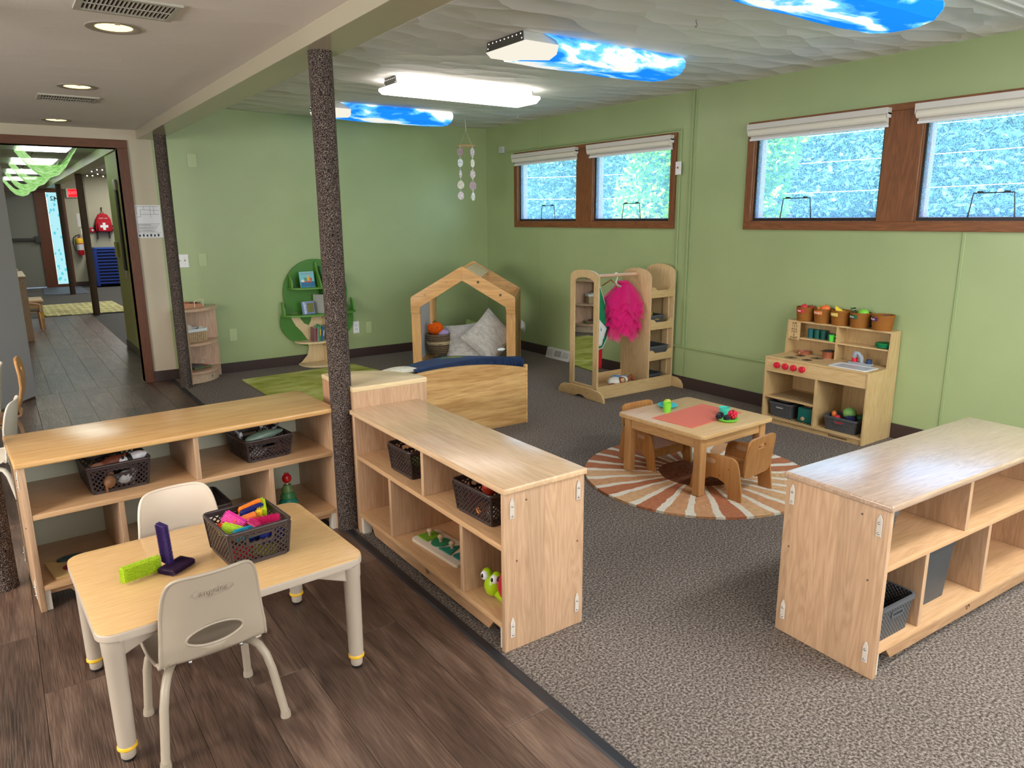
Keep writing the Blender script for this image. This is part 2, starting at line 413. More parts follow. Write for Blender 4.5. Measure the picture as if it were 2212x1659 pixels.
def glass_mat():
    mt = bpy.data.materials.new('window_glass'); mt.use_nodes = True; nt = mt.node_tree; nt.nodes.clear()
    t = N(nt, 'ShaderNodeBsdfTransparent'); t.inputs[0].default_value = (.9, .97, 1, 1); g = N(nt, 'ShaderNodeBsdfGlossy'); g.inputs['Roughness'].default_value = .03
    lw = N(nt, 'ShaderNodeFresnel'); lw.inputs[0].default_value = 1.45; ge = nt.nodes.new('ShaderNodeNewGeometry'); ff = math_n(nt, 'MULTIPLY', lw.outputs[0], math_n(nt, 'SUBTRACT', 1.0, ge.outputs['Backfacing']))
    mx = N(nt, 'ShaderNodeMixShader'); nt.links.new(ff, mx.inputs[0]); nt.links.new(t.outputs[0], mx.inputs[1]); nt.links.new(g.outputs[0], mx.inputs[2])
    o = nt.nodes.new('ShaderNodeOutputMaterial'); nt.links.new(mx.outputs[0], o.inputs[0]); return mt
GLASS = glass_mat()
VINYL = plain((206, 168, 150), .45); FR_AL = plain((225, 228, 232), .35)
BLIND = plain((206, 203, 196), .6); BLIND_L = plain((224, 219, 204), .6)
bl_txt = [('second', 'left', 'smaller'), ]
blabels = ['white roller blind over the left pane of the far window', 'white roller blind over the right pane of the far window',
           'white roller blind over the left pane of the near window', 'white roller blind at the right edge of the photo over the near window']
bi = 0
for wi, (ya, yb) in enumerate(WIN):
    root = thing('window_%d' % (wi + 1), '', 'window'); del root['label']; del root['category']; root['kind'] = 'structure'
    e = .058
    obj('casing', MB().box(-.02, .0, ya, yb, WZ0, WZ0 + e, .003).box(-.022, .0, ya, yb, WZ1 - e * .7, WZ1, .003), W_CAS, root)
    obj('casing', MB().box(-.02, 0, yb - e, yb, WZ0 + e, WZ1 - e * .7, .003).box(-.02, 0, ya, ya + e, WZ0 + e, WZ1 - e * .7, .003), W_CASZ, root)
    ym = (ya + yb) / 2
    obj('mullion', MB().box(-.018, .06, ym - .118, ym + .118, WZ0 + e, WZ1 - e * .7, .003), W_CASZ, root)
    for pa, pb in ((ym + .118, yb - e), (ya + e, ym - .118)):
        z0, z1 = WZ0 + e, WZ1 - e * .7
        obj('jamb', MB().box(-.005, .10, pb - .006, pb, z0, z1).box(-.005, .10, pa, pa + .006, z0, z1).box(-.005, .1, pa, pb, z0, z0 + .006).box(-.005, .1, pa, pb, z1 - .006, z1), W_CASZ, root)
        obj('screen_frame', MB().ring([(pa + .006, z0 + .006), (pb - .006, z0 + .006), (pb - .006, z1 - .006), (pa + .006, z1 - .006)],
            [(pa + .02, z0 + .026), (pb - .02, z0 + .026), (pb - .02, z1 - .02), (pa + .02, z1 - .02)], .012, .032, 'x'), DARKM, root)
        sash = obj('sash', MB().ring([(pa + .006, z0 + .006), (pb - .006, z0 + .006), (pb - .006, z1 - .006), (pa + .006, z1 - .006)],
            [(pa + .022, z0 + .03), (pb - .03, z0 + .03), (pb - .03, z1 - .03), (pa + .022, z1 - .03)], .045, .10, 'x'), VINYL, root)
        obj('pane', MB().box(.07, .074, pa + .015, pb - .02, z0 + .02, z1 - .02), GLASS, sash)
        obj('screen', MB().box(.02, .0203, pa + .018, pb - .018, z0 + .024, z1 - .018), SCREEN, root)
        # latch bracket frame at the bottom of the screen
        yc = (pa + pb) / 2 - (.02 if wi == 0 else -.12 if pb > ym else -.06); hw, hz = .118, .16
        if wi == 1: hw, hz = .125, .165
        obj('screen_bracket', MB().tube([(.006, yc + hw, z0 + .02), (.006, yc + hw - .018, z0 + hz), (.006, yc - hw + .018, z0 + hz), (.006, yc - hw, z0 + .02)], .0042, 6)
            .box(0, .014, yc + .055, yc + .085, z0 + hz, z0 + hz + .01).box(0, .014, yc - .085, yc - .055, z0 + hz, z0 + hz + .01), DARKM, root)
        # blind, a thing of its own
        bt = thing('roller_blind', blabels[bi], 'blind', (-.022, (pa + pb) / 2, 2.112), group=None); bi += 1
        hl = (pb - pa) / 2 + .035
        obj('head_rail', MB().prism([(0, 0), (-.052, 0), (-.05, -.036), (-.03, -.042), (0, -.042)], -hl, hl, 'y', .002), BLIND, bt)
        obj('fabric_roll', MB().tube([(-.028, -hl + .01, -.062), (-.028, hl - .01, -.062)], .024, 16), BLIND_L, bt, 40)
        obj('fabric', MB().box(-.0095, -.006, -hl + .01, hl - .01, -.104, -.05), BLIND, bt)
        obj('bottom_rail', MB().box(-.022, -.004, -hl + .008, hl - .008, -.116, -.100, .004), FR_AL, bt)
        obj('pull_tab', MB().ring(ell(.022, .010, 12, 0, -.106), ell(.017, .006, 12, 0, -.106), -.026, -.022, 'x'), FR_AL, bt)
        obj('end_bracket', MB().box(-.045, -.002, -hl, -hl + .004, -.06, -.03).box(-.045, -.002, hl - .004, hl, -.06, -.03), WHITE, bt)

# ================================================================ poles
def pole(x, y, r, z1, label, mat=SLEEVE):
    t = thing('support_pole', label, 'pole', (x, y, 0), group=None)
    obj('carpet_sleeve', MB().lathe([(r * 1.0, 0), (r * 1.02, .01), (r, .03), (r, z1)], n=40), mat, t, 40)
    obj('seam', MB().box(-.003, .003, r - .0005, r + .0012, .0, z1), plain((20, 18, 18), .9), t)
    return t
pole(-3.532, -4.115, .05, 2.138, 'tall brown carpet-wrapped pole between the two front shelf units')
pole(-3.508, -.435, .048, 2.138, 'brown carpet-wrapped pole beside the quarter-round shelf at the doorway')
pole(-4.905, -3.85, .048, 2.21, 'brown carpet-wrapped pole cut off by the left edge of the photo')

# ================================================================ ceiling lights
def cloud_mat(seed, dx):
    mt = bpy.data.materials.new('sky_print_cover'); mt.use_nodes = True; nt = mt.node_tree; nt.nodes.clear()
    tc = nt.nodes.new('ShaderNodeTexCoord'); mp = nt.nodes.new('ShaderNodeMapping'); mp.inputs['Location'].default_value = (seed, dx, 0); mp.inputs['Scale'].default_value = (2.2, 5.2, 5.2)
    nt.links.new(tc.outputs['Object'], mp.inputs[0])
    n = N(nt, 'ShaderNodeTexNoise', Scale=1.1, Detail=7.0, Roughness=.52, Distortion=.4); nt.links.new(mp.outputs[0], n.inputs['Vector'])
    r = ramp(nt, [(.47, (.008, .17, .66, 1)), (.555, (.13, .48, .88, 1)), (.60, (.95, .92, .87, 1))], n.outputs[0])
    st = ramp(nt, [(.54, (.8, .8, .8, 1)), (.6, (.5, .5, .5, 1))], n.outputs[0])
    sp = nt.nodes.new('ShaderNodeSeparateXYZ'); nt.links.new(tc.outputs['Object'], sp.inputs[0])
    e = N(nt, 'ShaderNodeEmission'); nt.links.new(r.outputs[0], e.inputs[0]); nt.links.new(st.outputs[0], e.inputs[1])
    d = N(nt, 'ShaderNodeBsdfDiffuse'); nt.links.new(r.outputs[0], d.inputs[0]); ad = N(nt, 'ShaderNodeAddShader')
    nt.links.new(e.outputs[0], ad.inputs[0]); nt.links.new(d.outputs[0], ad.inputs[1])
    o = nt.nodes.new('ShaderNodeOutputMaterial'); nt.links.new(ad.outputs[0], o.inputs[0]); return mt
HOUS = plain((190, 190, 186), .45); ENDP = plain((120, 120, 116), .4, .6)
def holes(mb, w, x, z, n):
    for i in range(n): mb.box(x - .0016, x, -w + 2 * w * i / (n - 1) - .003, -w + 2 * w * i / (n - 1) + .003, z - .003, z + .003)
    return mb
def sky_light(yc, seed, label, sag):
    t = thing('ceiling_light', label, 'ceiling light', (-1.645, yc, 2.437), group='ceiling lights with blue sky covers')
    L, W = .625, .175
    obj('housing', MB().box(-L, L, -W, W, -.05, 0, .003), HOUS, t)
    ep = obj('end_plate', MB().prism([(-W, 0), (W, 0), (W + .005, -.05), (-W - .005, -.05)], -L - .004, -L, 'x'), ENDP, t)
    obj('end_plate', MB().prism([(-W, 0), (W, 0), (W + .005, -.05), (-W - .005, -.05)], L, L + .004, 'x'), ENDP, t)
    obj('knockout_hole', holes(holes(MB(), W - .02, -L - .0042, -.012, 9), W - .01, -L - .0042, -.036, 2), emis((255, 250, 240), 1.2), ep)
    obj('lens', MB().prism([(-W - .02, -.05), (W + .02, -.05), (W - .03, -.088), (-W + .03, -.088)], -L, L, 'x'), emis((255, 248, 230), .62), t)
    # cloth cover draped round the lens, open at the left end
    mb = MB(); nx, ny = 26, 12; g = []
    prof = [(-W - .012, .0), (-W - .034, -.03), (-W - .030, -.055), (-W + .01, -.092), (-W + .09, -.108), (0, -.112), (W - .09, -.108), (W - .01, -.092), (W + .030, -.055), (W + .034, -.03), (W + .012, .0)]
    random.seed(seed)
    ph = [random.random() * 6 for _ in range(4)]
    for i in range(nx + 1):
        u = i / nx; x = -L + .13 + u * (2 * L - .12); row = []
        for k, (py, pz) in enumerate(prof):
            taper = 0
            wv = .0022 * math.sin(u * 13 + ph[0] + k) + .0012 * math.sin(u * 29 + ph[1] + 2 * k)
            xx = x - (.12 * math.sin(PI * k / (len(prof) - 1)) ** .5 * (1 - u) ** 3 * (-1 if k < 5 else .2)) 
            drop = -sag * math.sin(PI * u) * (1 if 2 < k < 8 else 0)
            row.append(mb._v((xx, py * (1 if u < .97 else 1 - (u - .97) * 2), min(-.001, pz + wv * (1 if 1 < k < 9 else .2) + drop))))
        g.append(row)
    for i in range(nx):
        for k in range(len(prof) - 1): mb.b.faces.new((g[i][k], g[i + 1][k], g[i + 1][k + 1], g[i][k + 1]))
    mb.b.faces.new([mb.b.verts.new(v.co) for v in g[-1]])
    o = obj('sky_cover', mb, cloud_mat(seed * 1.7, seed * .61), t, 25)
    so = o.modifiers.new('s', 'SOLIDIFY'); so.thickness = .0015
    return t
sky_light(-.78, 1, 'ceiling light with blue sky cloth cover nearest the back wall', .004)
sky_light(-3.66, 3, 'ceiling light with blue sky cloth cover between plain light and corner of near window', .006)
sky_light(-5.22, 8, 'ceiling light with blue sky cloth cover cut off by the top edge', .006)
t = thing('plain_ceiling_light', 'white ceiling light with ribbed clear lens and no cloth cover', 'ceiling light', (-1.675, -2.23, 2.437))
L = .61
obj('housing', MB().prism([(-.085, 0), (.085, 0), (.1, -.055), (-.1, -.055)], -L + .01, L - .01, 'x', .002), HOUS, t)
ep = obj('end_plate', MB().prism([(-.085, -.001), (.085, -.001), (.1, -.055), (-.1, -.055)], -L + .005, -L + .01, 'x'), ENDP, t)
obj('end_plate', MB().prism([(-.085, -.001), (.085, -.001), (.1, -.055), (-.1, -.055)], L - .01, L - .005, 'x'), ENDP, t)
obj('knockout_hole', holes(holes(MB(), .07, -L + .0052, -.014, 6), .085, -L + .0052, -.042, 2), emis((255, 250, 240), 1), ep)
def lens_mat():
    mt = bpy.data.materials.new('ribbed_lens'); mt.use_nodes = True; nt = mt.node_tree; nt.nodes.clear()
    v = coords(nt, (0, 1, 0)); wv = N(nt, 'ShaderNodeTexWave', Scale=9.0, bands_direction='Y'); nt.links.new(v, wv.inputs['Vector'])
    r = ramp(nt, [(0, lin((255, 240, 225))), (1, lin((255, 252, 245)))], wv.outputs[0]); e = N(nt, 'ShaderNodeEmission'); e.inputs[1].default_value = 4.5
    nt.links.new(r.outputs[0], e.inputs[0]); o = nt.nodes.new('ShaderNodeOutputMaterial'); nt.links.new(e.outputs[0], o.inputs[0]); return mt
obj('lens', MB().prism([(-.178, -.052), (.178, -.052), (.185, -.07), (.13, -.10), (-.13, -.10), (-.185, -.07)], -L, L, 'x', .004), lens_mat(), t)

# recessed lights
rl = ['round recessed ceiling light nearest the camera, below the large vent', 'round recessed ceiling light just behind the small ceiling vent', 'round recessed ceiling light farthest back, above the doorway']
for i, (x, y) in enumerate(((-4.245, -3.75), (-4.235, -2.15), (-4.225, -.43))):
    if i == 0:
        t0 = t = thing('recessed_light', rl[0], 'ceiling light', (x, y, 2.21), group='recessed lights in the lower ceiling')
        obj('trim_ring', MB().lathe([(.105, 0), (.103, -.004), (.09, -.006), (.07, -.002), (.068, -.0002)], n=40, cap0=False, cap1=False), plain((150, 140, 128), .35), t, 40)
        obj('lens', MB().lathe([(.069, -.0005), (.05, -.003), (0.0001, -.004)], n=32, cap0=False), emis((255, 222, 140), 2.2), t, 40)
        obj('clip', MB().box(-.01, .01, -.1, -.085, -.009, -.004, .002), plain((170, 150, 130), .35), t)
    else: copy_thing(t0, (x, y, 2.21), 0, rl[i])
# ceiling vents
def vent(cx, cy, wx, wy, label, n):
    t = thing('ceiling_vent', label, 'vent', (cx, cy, 2.21))
    obj('frame', MB().ring([(-wx, -wy), (wx, -wy), (wx, wy), (-wx, wy)], [(-wx + .022, -wy + .022), (wx - .022, -wy + .022), (wx - .022, wy - .022), (-wx + .022, wy - .022)], -.008, 0), plain((172, 168, 156), .5), t)
    obj('duct', MB().box(-wx + .022, wx - .022, -wy + .022, wy - .022, -.0012, -.0002), plain((40, 38, 36), .9), t)
    for i in range(n):
        x = -wx + .026 + (2 * wx - .052) * (i + .5) / n
        mb = MB().at((x, 0, -.005), 0, 0, .5).box(-.0035, .0035, -wy + .022, wy - .022, -.0008, .0008)
        obj('louver', mb, plain((160, 155, 142), .5), t)
    obj('center_bar', MB().box(-wx + .022, wx - .022, -.004, .004, -.008, -.005), plain((172, 168, 156), .5), t)
vent(-4.245, -4.11, .165, .12, 'large ceiling vent cut off by the top left edge', 20)
vent(-4.245, -1.66, .165, .12, 'small ceiling vent between two recessed lights', 20)
# ceiling hooks
for i, (x, y, l) in enumerate(((-1.66, -4.5, 'small metal ceiling hook right of the middle sky light'), (-.42, -1.2, 'small white ceiling hook near the window wall'))):
    o = obj('ceiling_hook', MB().tube([(x, y, 2.437), (x, y, 2.425), (x + .008, y, 2.416), (x + .008, y, 2.406), (x, y, 2.40), (x - .008, y, 2.406)], .0018, 6), plain((70, 70, 70), .4) if i == 0 else WHITE, None, 40); tag(o, l, 'hook')

# ================================================================ small things on the walls
GPL = plain((176, 190, 140), .4)
def plate(x, z, w, h, mat, label, name='blank_wall_plate', kind='blank', cat='wall plate'):
    t = thing(name, label, cat, (x, 0, z))
    obj('plate', MB().box(-w / 2, w / 2, -.006, 0, -h / 2, h / 2, .003), mat, t)
    scr = MB()
    if kind == 'blank': scr.ball((0, -.006, h * .3), .003, 8, 5).ball((0, -.006, -h * .3), .003, 8, 5)
    if kind == 'switch':
        for sx in (-.023, .023):
            obj('toggle', MB().box(sx - .004, sx + .004, -.018, -.005, -.004, .012, .001), plain((170, 150, 110), .4), t); scr.ball((sx, -.006, .03), .0025, 8, 5).ball((sx, -.006, -.03), .0025, 8, 5)
    if kind == 'one':
        obj('toggle', MB().box(-.004, .004, -.018, -.005, -.004, .012, .001), plain((170, 110, 90), .4), t); scr.ball((0, -.006, .03), .0025, 8, 5)
    if kind == 'outlet':
        for sz in (-.02, .02):
            soc = obj('socket', MB().prism([(p[0], p[1] + sz) for p in rrect(.033, .028, .01)], -.008, -.005, 'y'), plain((222, 222, 228), .4), t)
            obj('slot', MB().box(-.007, -.005, -.0085, -.008, sz - .004, sz + .005).box(.005, .007, -.0085, -.008, sz - .004, sz + .005), DARKM, soc)
    obj('screw', scr, STEEL if kind != 'blank' else mat, t); return t
plate(-3.18, 1.975, .083, .12, GPL, 'green-painted blank wall plate high on the back wall')
plate(-3.352, 1.088, .112, .118, WHITE, 'white double light switch beside the doorway pole', 'light_switch', 'switch', 'light switch')
plate(-3.172, 1.09, .074, .118, GPL, 'green-painted blank wall plate right of the double light switch')
plate(-2.962, .365, .072, .122, GPL, 'green-painted blank wall plate low beside the quarter-round shelf')
plate(-1.694, .325, .068, .125, WHITE, 'white outlet right of the tree bookshelf', 'wall_outlet', 'outlet', 'outlet')
plate(-1.548, .31, .066, .128, GPL, 'green-painted blank wall plate right of the white outlet')
t = plate(0, 0, .062, .105, WHITE, 'white light switch at right side of the far window', 'wall_switch', 'one', 'light switch'); t.location = (-.022, -2.934, 1.845); t.rotation_euler = (0, 0, PI / 2 * -1)
o = obj('cable_box', MB().box(-.03, 0, -.372, -.298, 2.15, 2.22, .003), plain((196, 200, 200), .5)); tag(o, 'small white square cable box left of the far window', 'cable box')
# notice on the cream wall
t = thing('posted_notice', 'white paper evacuation plan posted on cream wall left of pole', 'paper', (-3.592, -.001, 1.443))
obj('sheet', MB().box(-.105, .105, -.001, 0, -.141, .141), plain((228, 230, 236), .5), t)
ink = MB(); random.seed(2)
for i in range(16): ink.box(-.09, -.09 + random.uniform(.10, .18), -.0016, -.001, -.02 - i * .0045 - (i // 5) * .004, -.0185 - i * .0045 - (i // 5) * .004)
for a in range(6): ink.box(-.09 + a * .03, -.075 + a * .03, -.0016, -.001, -.131, -.112 + (a % 2) * .004)
for x0, x1, z0, z1 in ((-.09, .09, .128, .130), (-.09, -.088, .06, .13), (.02, .022, .03, .13), (-.06, .02, .1, .102), (-.06, -.058, .04, .1), (-.09, -.06, .04, .042), (-.06, .09, .06, .062), (.05, .052, .06, .128), (-.03, -.028, .1, .128), (.02, .09, .095, .097)):
    ink.box(x0, x1, -.0016, -.001, z0, z1)
obj('print', ink, plain((60, 62, 70), .6), t)

# shell mobile
SHX, SHY = -.64, -.6
t = thing('shell_mobile', 'hanging mobile of capiz shells strung from a wooden hoop in the corner', 'mobile', (SHX, SHY, 2.437))
obj('hook', MB().tube([(-.006, 0, .0), (-.006, 0, -.02), (0, 0, -.05), (0, 0, -.105), (.006, 0, -.115)], .0022, 6), WHITE, t, 40)
obj('hoop', MB().tube([(.088 * math.cos(a), .088 * math.sin(a), -.262) for a in (2 * PI * i / 28 for i in range(28))], .0065, 8, closed=True), plain((206, 168, 120), .5), t, 40)
ang = (3.35, 5.0, .15)
cords = MB()
for a in ang: cords.tube([(0, 0, -.11), (.085 * math.cos(a), .085 * math.sin(a), -.262), (.085 * math.cos(a), .085 * math.sin(a), -.80)], .0009, 5)
obj('cord', cords, plain((210, 205, 190), .7), t)
shc = [(150, 120, 125), (205, 215, 212), (190, 180, 190), (215, 212, 196), (200, 190, 192)]
random.seed(12)
for si, a in enumerate(ang):
    x, y = .085 * math.cos(a), .085 * math.sin(a)
    for k in range(5):
        z = -.325 - k * .108 - .004 * si; rw = random.choice((.014, .022, .028, .032)) if k != 3 else .036
        if si == 2 and k < 3: rw = .017
        mb = MB(); mb.M = Matrix.Translation((x, y, z)) @ Matrix.Rotation(-.55 + random.uniform(-.25, .25), 4, 'Z')
        pts = [(rw * math.cos(q) * (1 + .08 * math.sin(3 * q + k)), .042 * math.sin(q) * (1 if math.sin(q) < 0 else 1.0)) for q in (2 * PI * i / 16 for i in range(16))]
        mb.prism(pts, -.0018, .0018, 'y', .0012, 1)
        c = shc[(k + si * 2) % 5]
        sh = obj('shell', mb, plain(c, .3, 0, .6, .35, 60), t, 40)
        obj('bead', MB().ball((x, y, z + .053), .0055, 8, 6), plain((232, 228, 210), .4), t, 40)
# ================================================================ open shelf units
CLIP = plain((205, 196, 184), .4)
def clip(mb, x, y, z, sg=1):
    """snap connector plate on an outside face (normal -x for sg=-1, +x for sg=1)"""
    a, b = (x, x + .005) if sg > 0 else (x - .005, x)
    mb.prism([(y - .009, z - .033), (y + .009, z - .033), (y + .009, z + .022), (y + .002, z + .040), (y - .002, z + .040), (y - .009, z + .022)], a, b, 'x', .0015, 1)
def shelf_unit(label, loc, rz, Wd, Dp, tops, bots, backmat, topmat=TOPX, ends=(True, True), stamp=None):
    t = thing('shelf_unit', label, 'shelf', loc, rz)
    T = .021
    obj('top_board', MB().box(-.012, Wd + .012, -.010, Dp + .004, .577, .6, .007, 3), topmat, t, 40)
    for x in (0, Wd - T):
        sp = obj('side_panel', MB().box(x, x + T, 0, Dp, 0, .577, .004), MZ, t, 40)
        sc = MB()
        sg = 1 if x > 0 else -1; xf = Wd if x > 0 else 0
        for y in (.03, Dp - .03):
            for z in (.52, .085):
                mb = MB(); clip(mb, xf, y, z, sg); pc = obj('connector', mb, CLIP, t)
                for dz in (-.022, .012): obj('screw', MB().ball((xf + sg * .005, y, z + dz), .0045, 8, 5), STEEL, pc, 40)
        ds = MB()
        for y, z in ((.05, .33), (Dp - .03, .33), (.09, .54)): ds.ball((xf, y, z), .0035, 8, 5)
        obj('dowel_screw', ds, plain((90, 70, 55), .5), sp)
    obj('shelf_board', MB().box(T, Wd - T, .001, Dp - .006, .369, .391, .004), MX, t, 40)
    obj('shelf_board', MB().box(T, Wd - T, .001, Dp - .006, .083, .105, .004), MX, t, 40)
    for x in tops: obj('divider', MB().box(x - T / 2, x + T / 2, .004, Dp - .006, .391, .577, .002), MZ, t)
    for x in bots: obj('divider', MB().box(x - T / 2, x + T / 2, .004, Dp - .006, .105, .369, .002), MZ, t)
    obj('back_panel', MB().box(T, Wd - T, Dp - .006, Dp - .001, .083, .577), backmat, t)
    # plinth with notched ends
    def pl(y): return [(T, .083), (T, .060), (T + .085, .060), (T + .115, .022), (Wd - T - .115, .022), (Wd - T - .085, .060), (Wd - T, .060), (Wd - T, .083)]
    obj('plinth', MB().prism(pl(0), .022, .04, 'y'), MXE, t)
    for x in (T, Wd - T - .02): obj('foot_block', MB().box(x, x + .02, .008, .05, 0, .083, .002), plain((214, 204, 190), .45), t)
    if stamp:
        s = MB()
        for dx, dz, ww, hh in ((-.014, .008, .002, .022), (-.008, .008, .009, .002), (-.008, .0, .007, .002), (-.004, -.004, .002, .016), (.006, .006, .002, .02), (.002, .010, .012, .002), (.003, .002, .010, .002), (.012, -.002, .002, .012), (-.012, -.008, .012, .002)):
            s.box(Wd * .52 + dx, Wd * .52 + dx + ww, .0212, .022, .052 + dz - hh / 2, .052 + dz + hh / 2)
        obj('brand_stamp', s, plain((66, 40, 24), .6), t)
    return t
PANEL_W = plain((186, 188, 168), .5)
s1 = shelf_unit('long low shelf unit behind the laminate table, with a whitish back', (-4.797, -4.175, 0), math.radians(3.3), 1.235, .44, (.617,), (.317, .92), PANEL_W, TOPW)
s2 = shelf_unit('shelf unit beside the floor seam, its end panel facing the camera', (-3.515, -4.197, 0), -PI / 2, 1.225, .345, (.655,), (.353, .94), MX, TOPX, stamp=True)
_t3 = wood((196, 168, 144), (164, 134, 110), 'x', 'y', .095, .2, 1.2, sv=.05)
_b3 = _t3.node_tree.nodes['Principled BSDF']; _b3.inputs['Coat Weight'].default_value = 1; _b3.inputs['Coat Roughness'].default_value = .3; _b3.inputs['Coat IOR'].default_value = 1.6; _b3.inputs['Coat Tint'].default_value = (1, 1, 1, 1)
s3 = shelf_unit('shelf unit at right edge with sky light reflected on top', (-2.648, -6.232, 0), math.radians(-2.5), 1.22, .372, (.50,), (.262, .68), MX, _t3, stamp=True)
st = obj('sticker', MB().box(-.0, .0006, .04, .12, .545, .562), plain((170, 185, 215), .5), s2); st.location = (.0212, 0, 0)
st2 = obj('sticker_print', MB().box(.0007, .001, .045, .065, .548, .560).box(.0007, .001, .07, .112, .551, .553).box(.0007, .001, .07, .105, .556, .558), plain((40, 70, 140), .5), s2); st2.location = (.0212, 0, 0)
def on1(x, y, z=0): c, s = math.cos(math.radians(3.3)), math.sin(math.radians(3.3)); return (-4.797 + x * c - y * s, -4.175 + x * s + y * c, z)
def on3(x, y, z=0): c, s = math.cos(math.radians(-2.5)), math.sin(math.radians(-2.5)); return (-2.648 + x * c - y * s, -6.232 + x * s + y * c, z)
R1, R3 = math.radians(3.3), math.radians(-2.5)

# quarter-round units
def arc(r, cx, cy, a0, a1, n=20): return [(cx + r * math.cos(a0 + (a1 - a0) * i / n), cy + r * math.sin(a0 + (a1 - a0) * i / n)) for i in range(n + 1)]
t = thing('corner_unit', 'quarter-round corner unit joining the two front shelves, taller than both', 'shelf', (-3.502, -4.186, 0))
q = [(0, 0)] + arc(.385, 0, 0, 0, PI / 2)
obj('top_board', MB().prism([(p[0] + .001 * 0, p[1]) for p in q], .676, .7, 'z', .004), wood((232, 212, 172), (214, 186, 140), 'x', 'y', .3, .35, 1.2), t, 40)
obj('side_panel', MB().box(0, .383, .0, .02, 0, .676, .002), MZ, t)
obj('side_panel', MB().box(0, .02, .02, .383, 0, .676, .002), wood((196, 156, 124), (170, 128, 98), 'z', 'y', .09, .4, sv=.06), t)
for z in (.08, .38): obj('shelf_board', MB().prism([(.02, .02)] + arc(.36, 0, 0, .06, PI / 2 - .06), z, z + .02, 'z', .003), MX, t)

t = thing('quarter_round_shelf', 'quarter-round wooden shelf in the corner beside the light switch', 'shelf', (-3.455, -.02, 0))
# local: corner at origin, arc towards +x, -y
R_ = .345
def qarc(r, n=18): return [(0, 0), (0, -r)] + [(r * math.sin(a), -r * math.cos(a)) for a in (PI / 2 * i / n for i in range(1, n + 1))]
QW = wood((222, 188, 160), (196, 156, 126), 'x', 'y', 0, .35)
QZ = wood((220, 188, 162), (188, 148, 120), 'z', 'x', .085, .4, sv=.09)
obj('top_board', MB().prism(qarc(R_ + .01), .655, .678, 'z', .005), QW, t, 40)
obj('side_panel', MB().box(0, .02, -R_ + .0, 0, 0, .655, .003), MZ, t)
obj('back_panel', MB().box(.02, R_, -.018, 0, .0, .655, .003), QZ, t)
for z in (.345, .085): obj('shelf_board', MB().prism(qarc(R_ - .006), z, z + .022, 'z', .005), QW, t, 40)
out = qarc(R_ - .03)[1:]; inn = [(p[0] * .93, p[1] * .93) for p in out]
obj('plinth', MB().prism(out + inn[::-1], .0, .083, 'z'), wood((226, 200, 170), (200, 168, 134), 'x', 'z', 0, .4), t, 40)
obj('brand_stamp', MB().box(.207, .211, -.2432, -.242, .03, .055).box(.2, .218, -.2432, -.242, .045, .047), plain((66, 40, 24), .6), t)

# toy tray of tuned bars on the quarter-round shelf
t = thing('handled_toy_tray', 'small wooden tray with cream wire handle on top of the quarter-round shelf', 'toy', (-3.345, -.15, .678), .25)
obj('tray', MB().prism([(-.085, 0), (.085, 0), (.075, .028), (-.07, .042)], -.06, .06, 'y', .002), plain((196, 138, 104), .5), t)
for i in range(8): obj('bar', MB().box(-.07 + i * .018, -.058 + i * .018, -.055, .055, .044 - i * .0014, .050 - i * .0014, .001), plain([(190, 60, 50), (200, 150, 90), (60, 60, 62), (190, 60, 50), (70, 90, 120), (60, 60, 62), (190, 110, 60), (80, 90, 70)][i], .5), t)
obj('handle', MB().tube([(.0, -.066, .0), (.0, -.066, .055), (.01, -.064, .062), (.085, -.05, .066), (.09, -.048, .06), (.09, -.048, 0)], .0035, 8), plain((240, 228, 200), .4), t, 40)

# wicker basket with white liner
def weave_mat(c1, c2, s=60):
    mt, nt, b = new_mat('weave', .7)
    v = coords(nt, (1, 1, 1)); br = N(nt, 'ShaderNodeTexBrick'); 
    n = N(nt, 'ShaderNodeTexNoise', Scale=float(s), Detail=3.0); nt.links.new(v, n.inputs['Vector'])
    sp = nt.nodes.new('ShaderNodeSeparateXYZ'); nt.links.new(v, sp.inputs[0])
    f = math_n(nt, 'SINE', math_n(nt, 'MULTIPLY', sp.outputs[2], 700.0)); g = math_n(nt, 'SINE', math_n(nt, 'MULTIPLY', math_n(nt, 'ADD', sp.outputs[0], sp.outputs[1]), 330.0))
    h = math_n(nt, 'ADD', math_n(nt, 'MULTIPLY', math_n(nt, 'MULTIPLY', f, g), .25), n.outputs[0])
    r = ramp(nt, [(.3, lin(c2)), (.65, lin(c1))], h); nt.links.new(r.outputs[0], b.inputs['Base Color']); add_bump(nt, b, h, .003)
    nt.nodes.remove(br); return mt
t = thing('wicker_basket', 'white-lined wicker basket on the middle shelf of the quarter-round shelf', 'basket', (-3.352, -.172, .367), .38)
wb = MB(); a, b_, h_ = .085, .055, .115
wb.ring(rrect(.19, .13, .01), rrect(.178, .118, .008), .0, h_).prism(rrect(.185, .125, .01), 0, .004)
obj('body', wb, weave_mat((206, 178, 138), (120, 88, 58), 90), t)
for i in range(9): obj('stake', MB().tube([(-.08 + i * .02, -.067, .004), (-.08 + i * .02, -.067, h_)], .0022, 6), plain((222, 200, 160), .6), t)
obj('liner', MB().ring(rrect(.2, .14, .012), rrect(.176, .116, .008), h_ - .022, h_ + .004), plain((228, 232, 234), .8), t)
c = obj('rolled_paper', MB().at((-3.31, -.15, .46), .3, 1.2).lathe([(.024, -.07), (.025, .07)], n=18), plain((190, 180, 172), .35)); tag(c, 'short grey cardboard roll sticking out of the wicker basket', 'roll')
c = obj('crumpled_cloth', MB().ball((-3.395, -.16, .487), (.035, .03, .045), 12, 8), plain((222, 214, 200), .8, 0, .3, .1, 60, .004), None, 40); tag(c, 'pale crumpled cloth at the left side of the wicker basket', 'cloth')
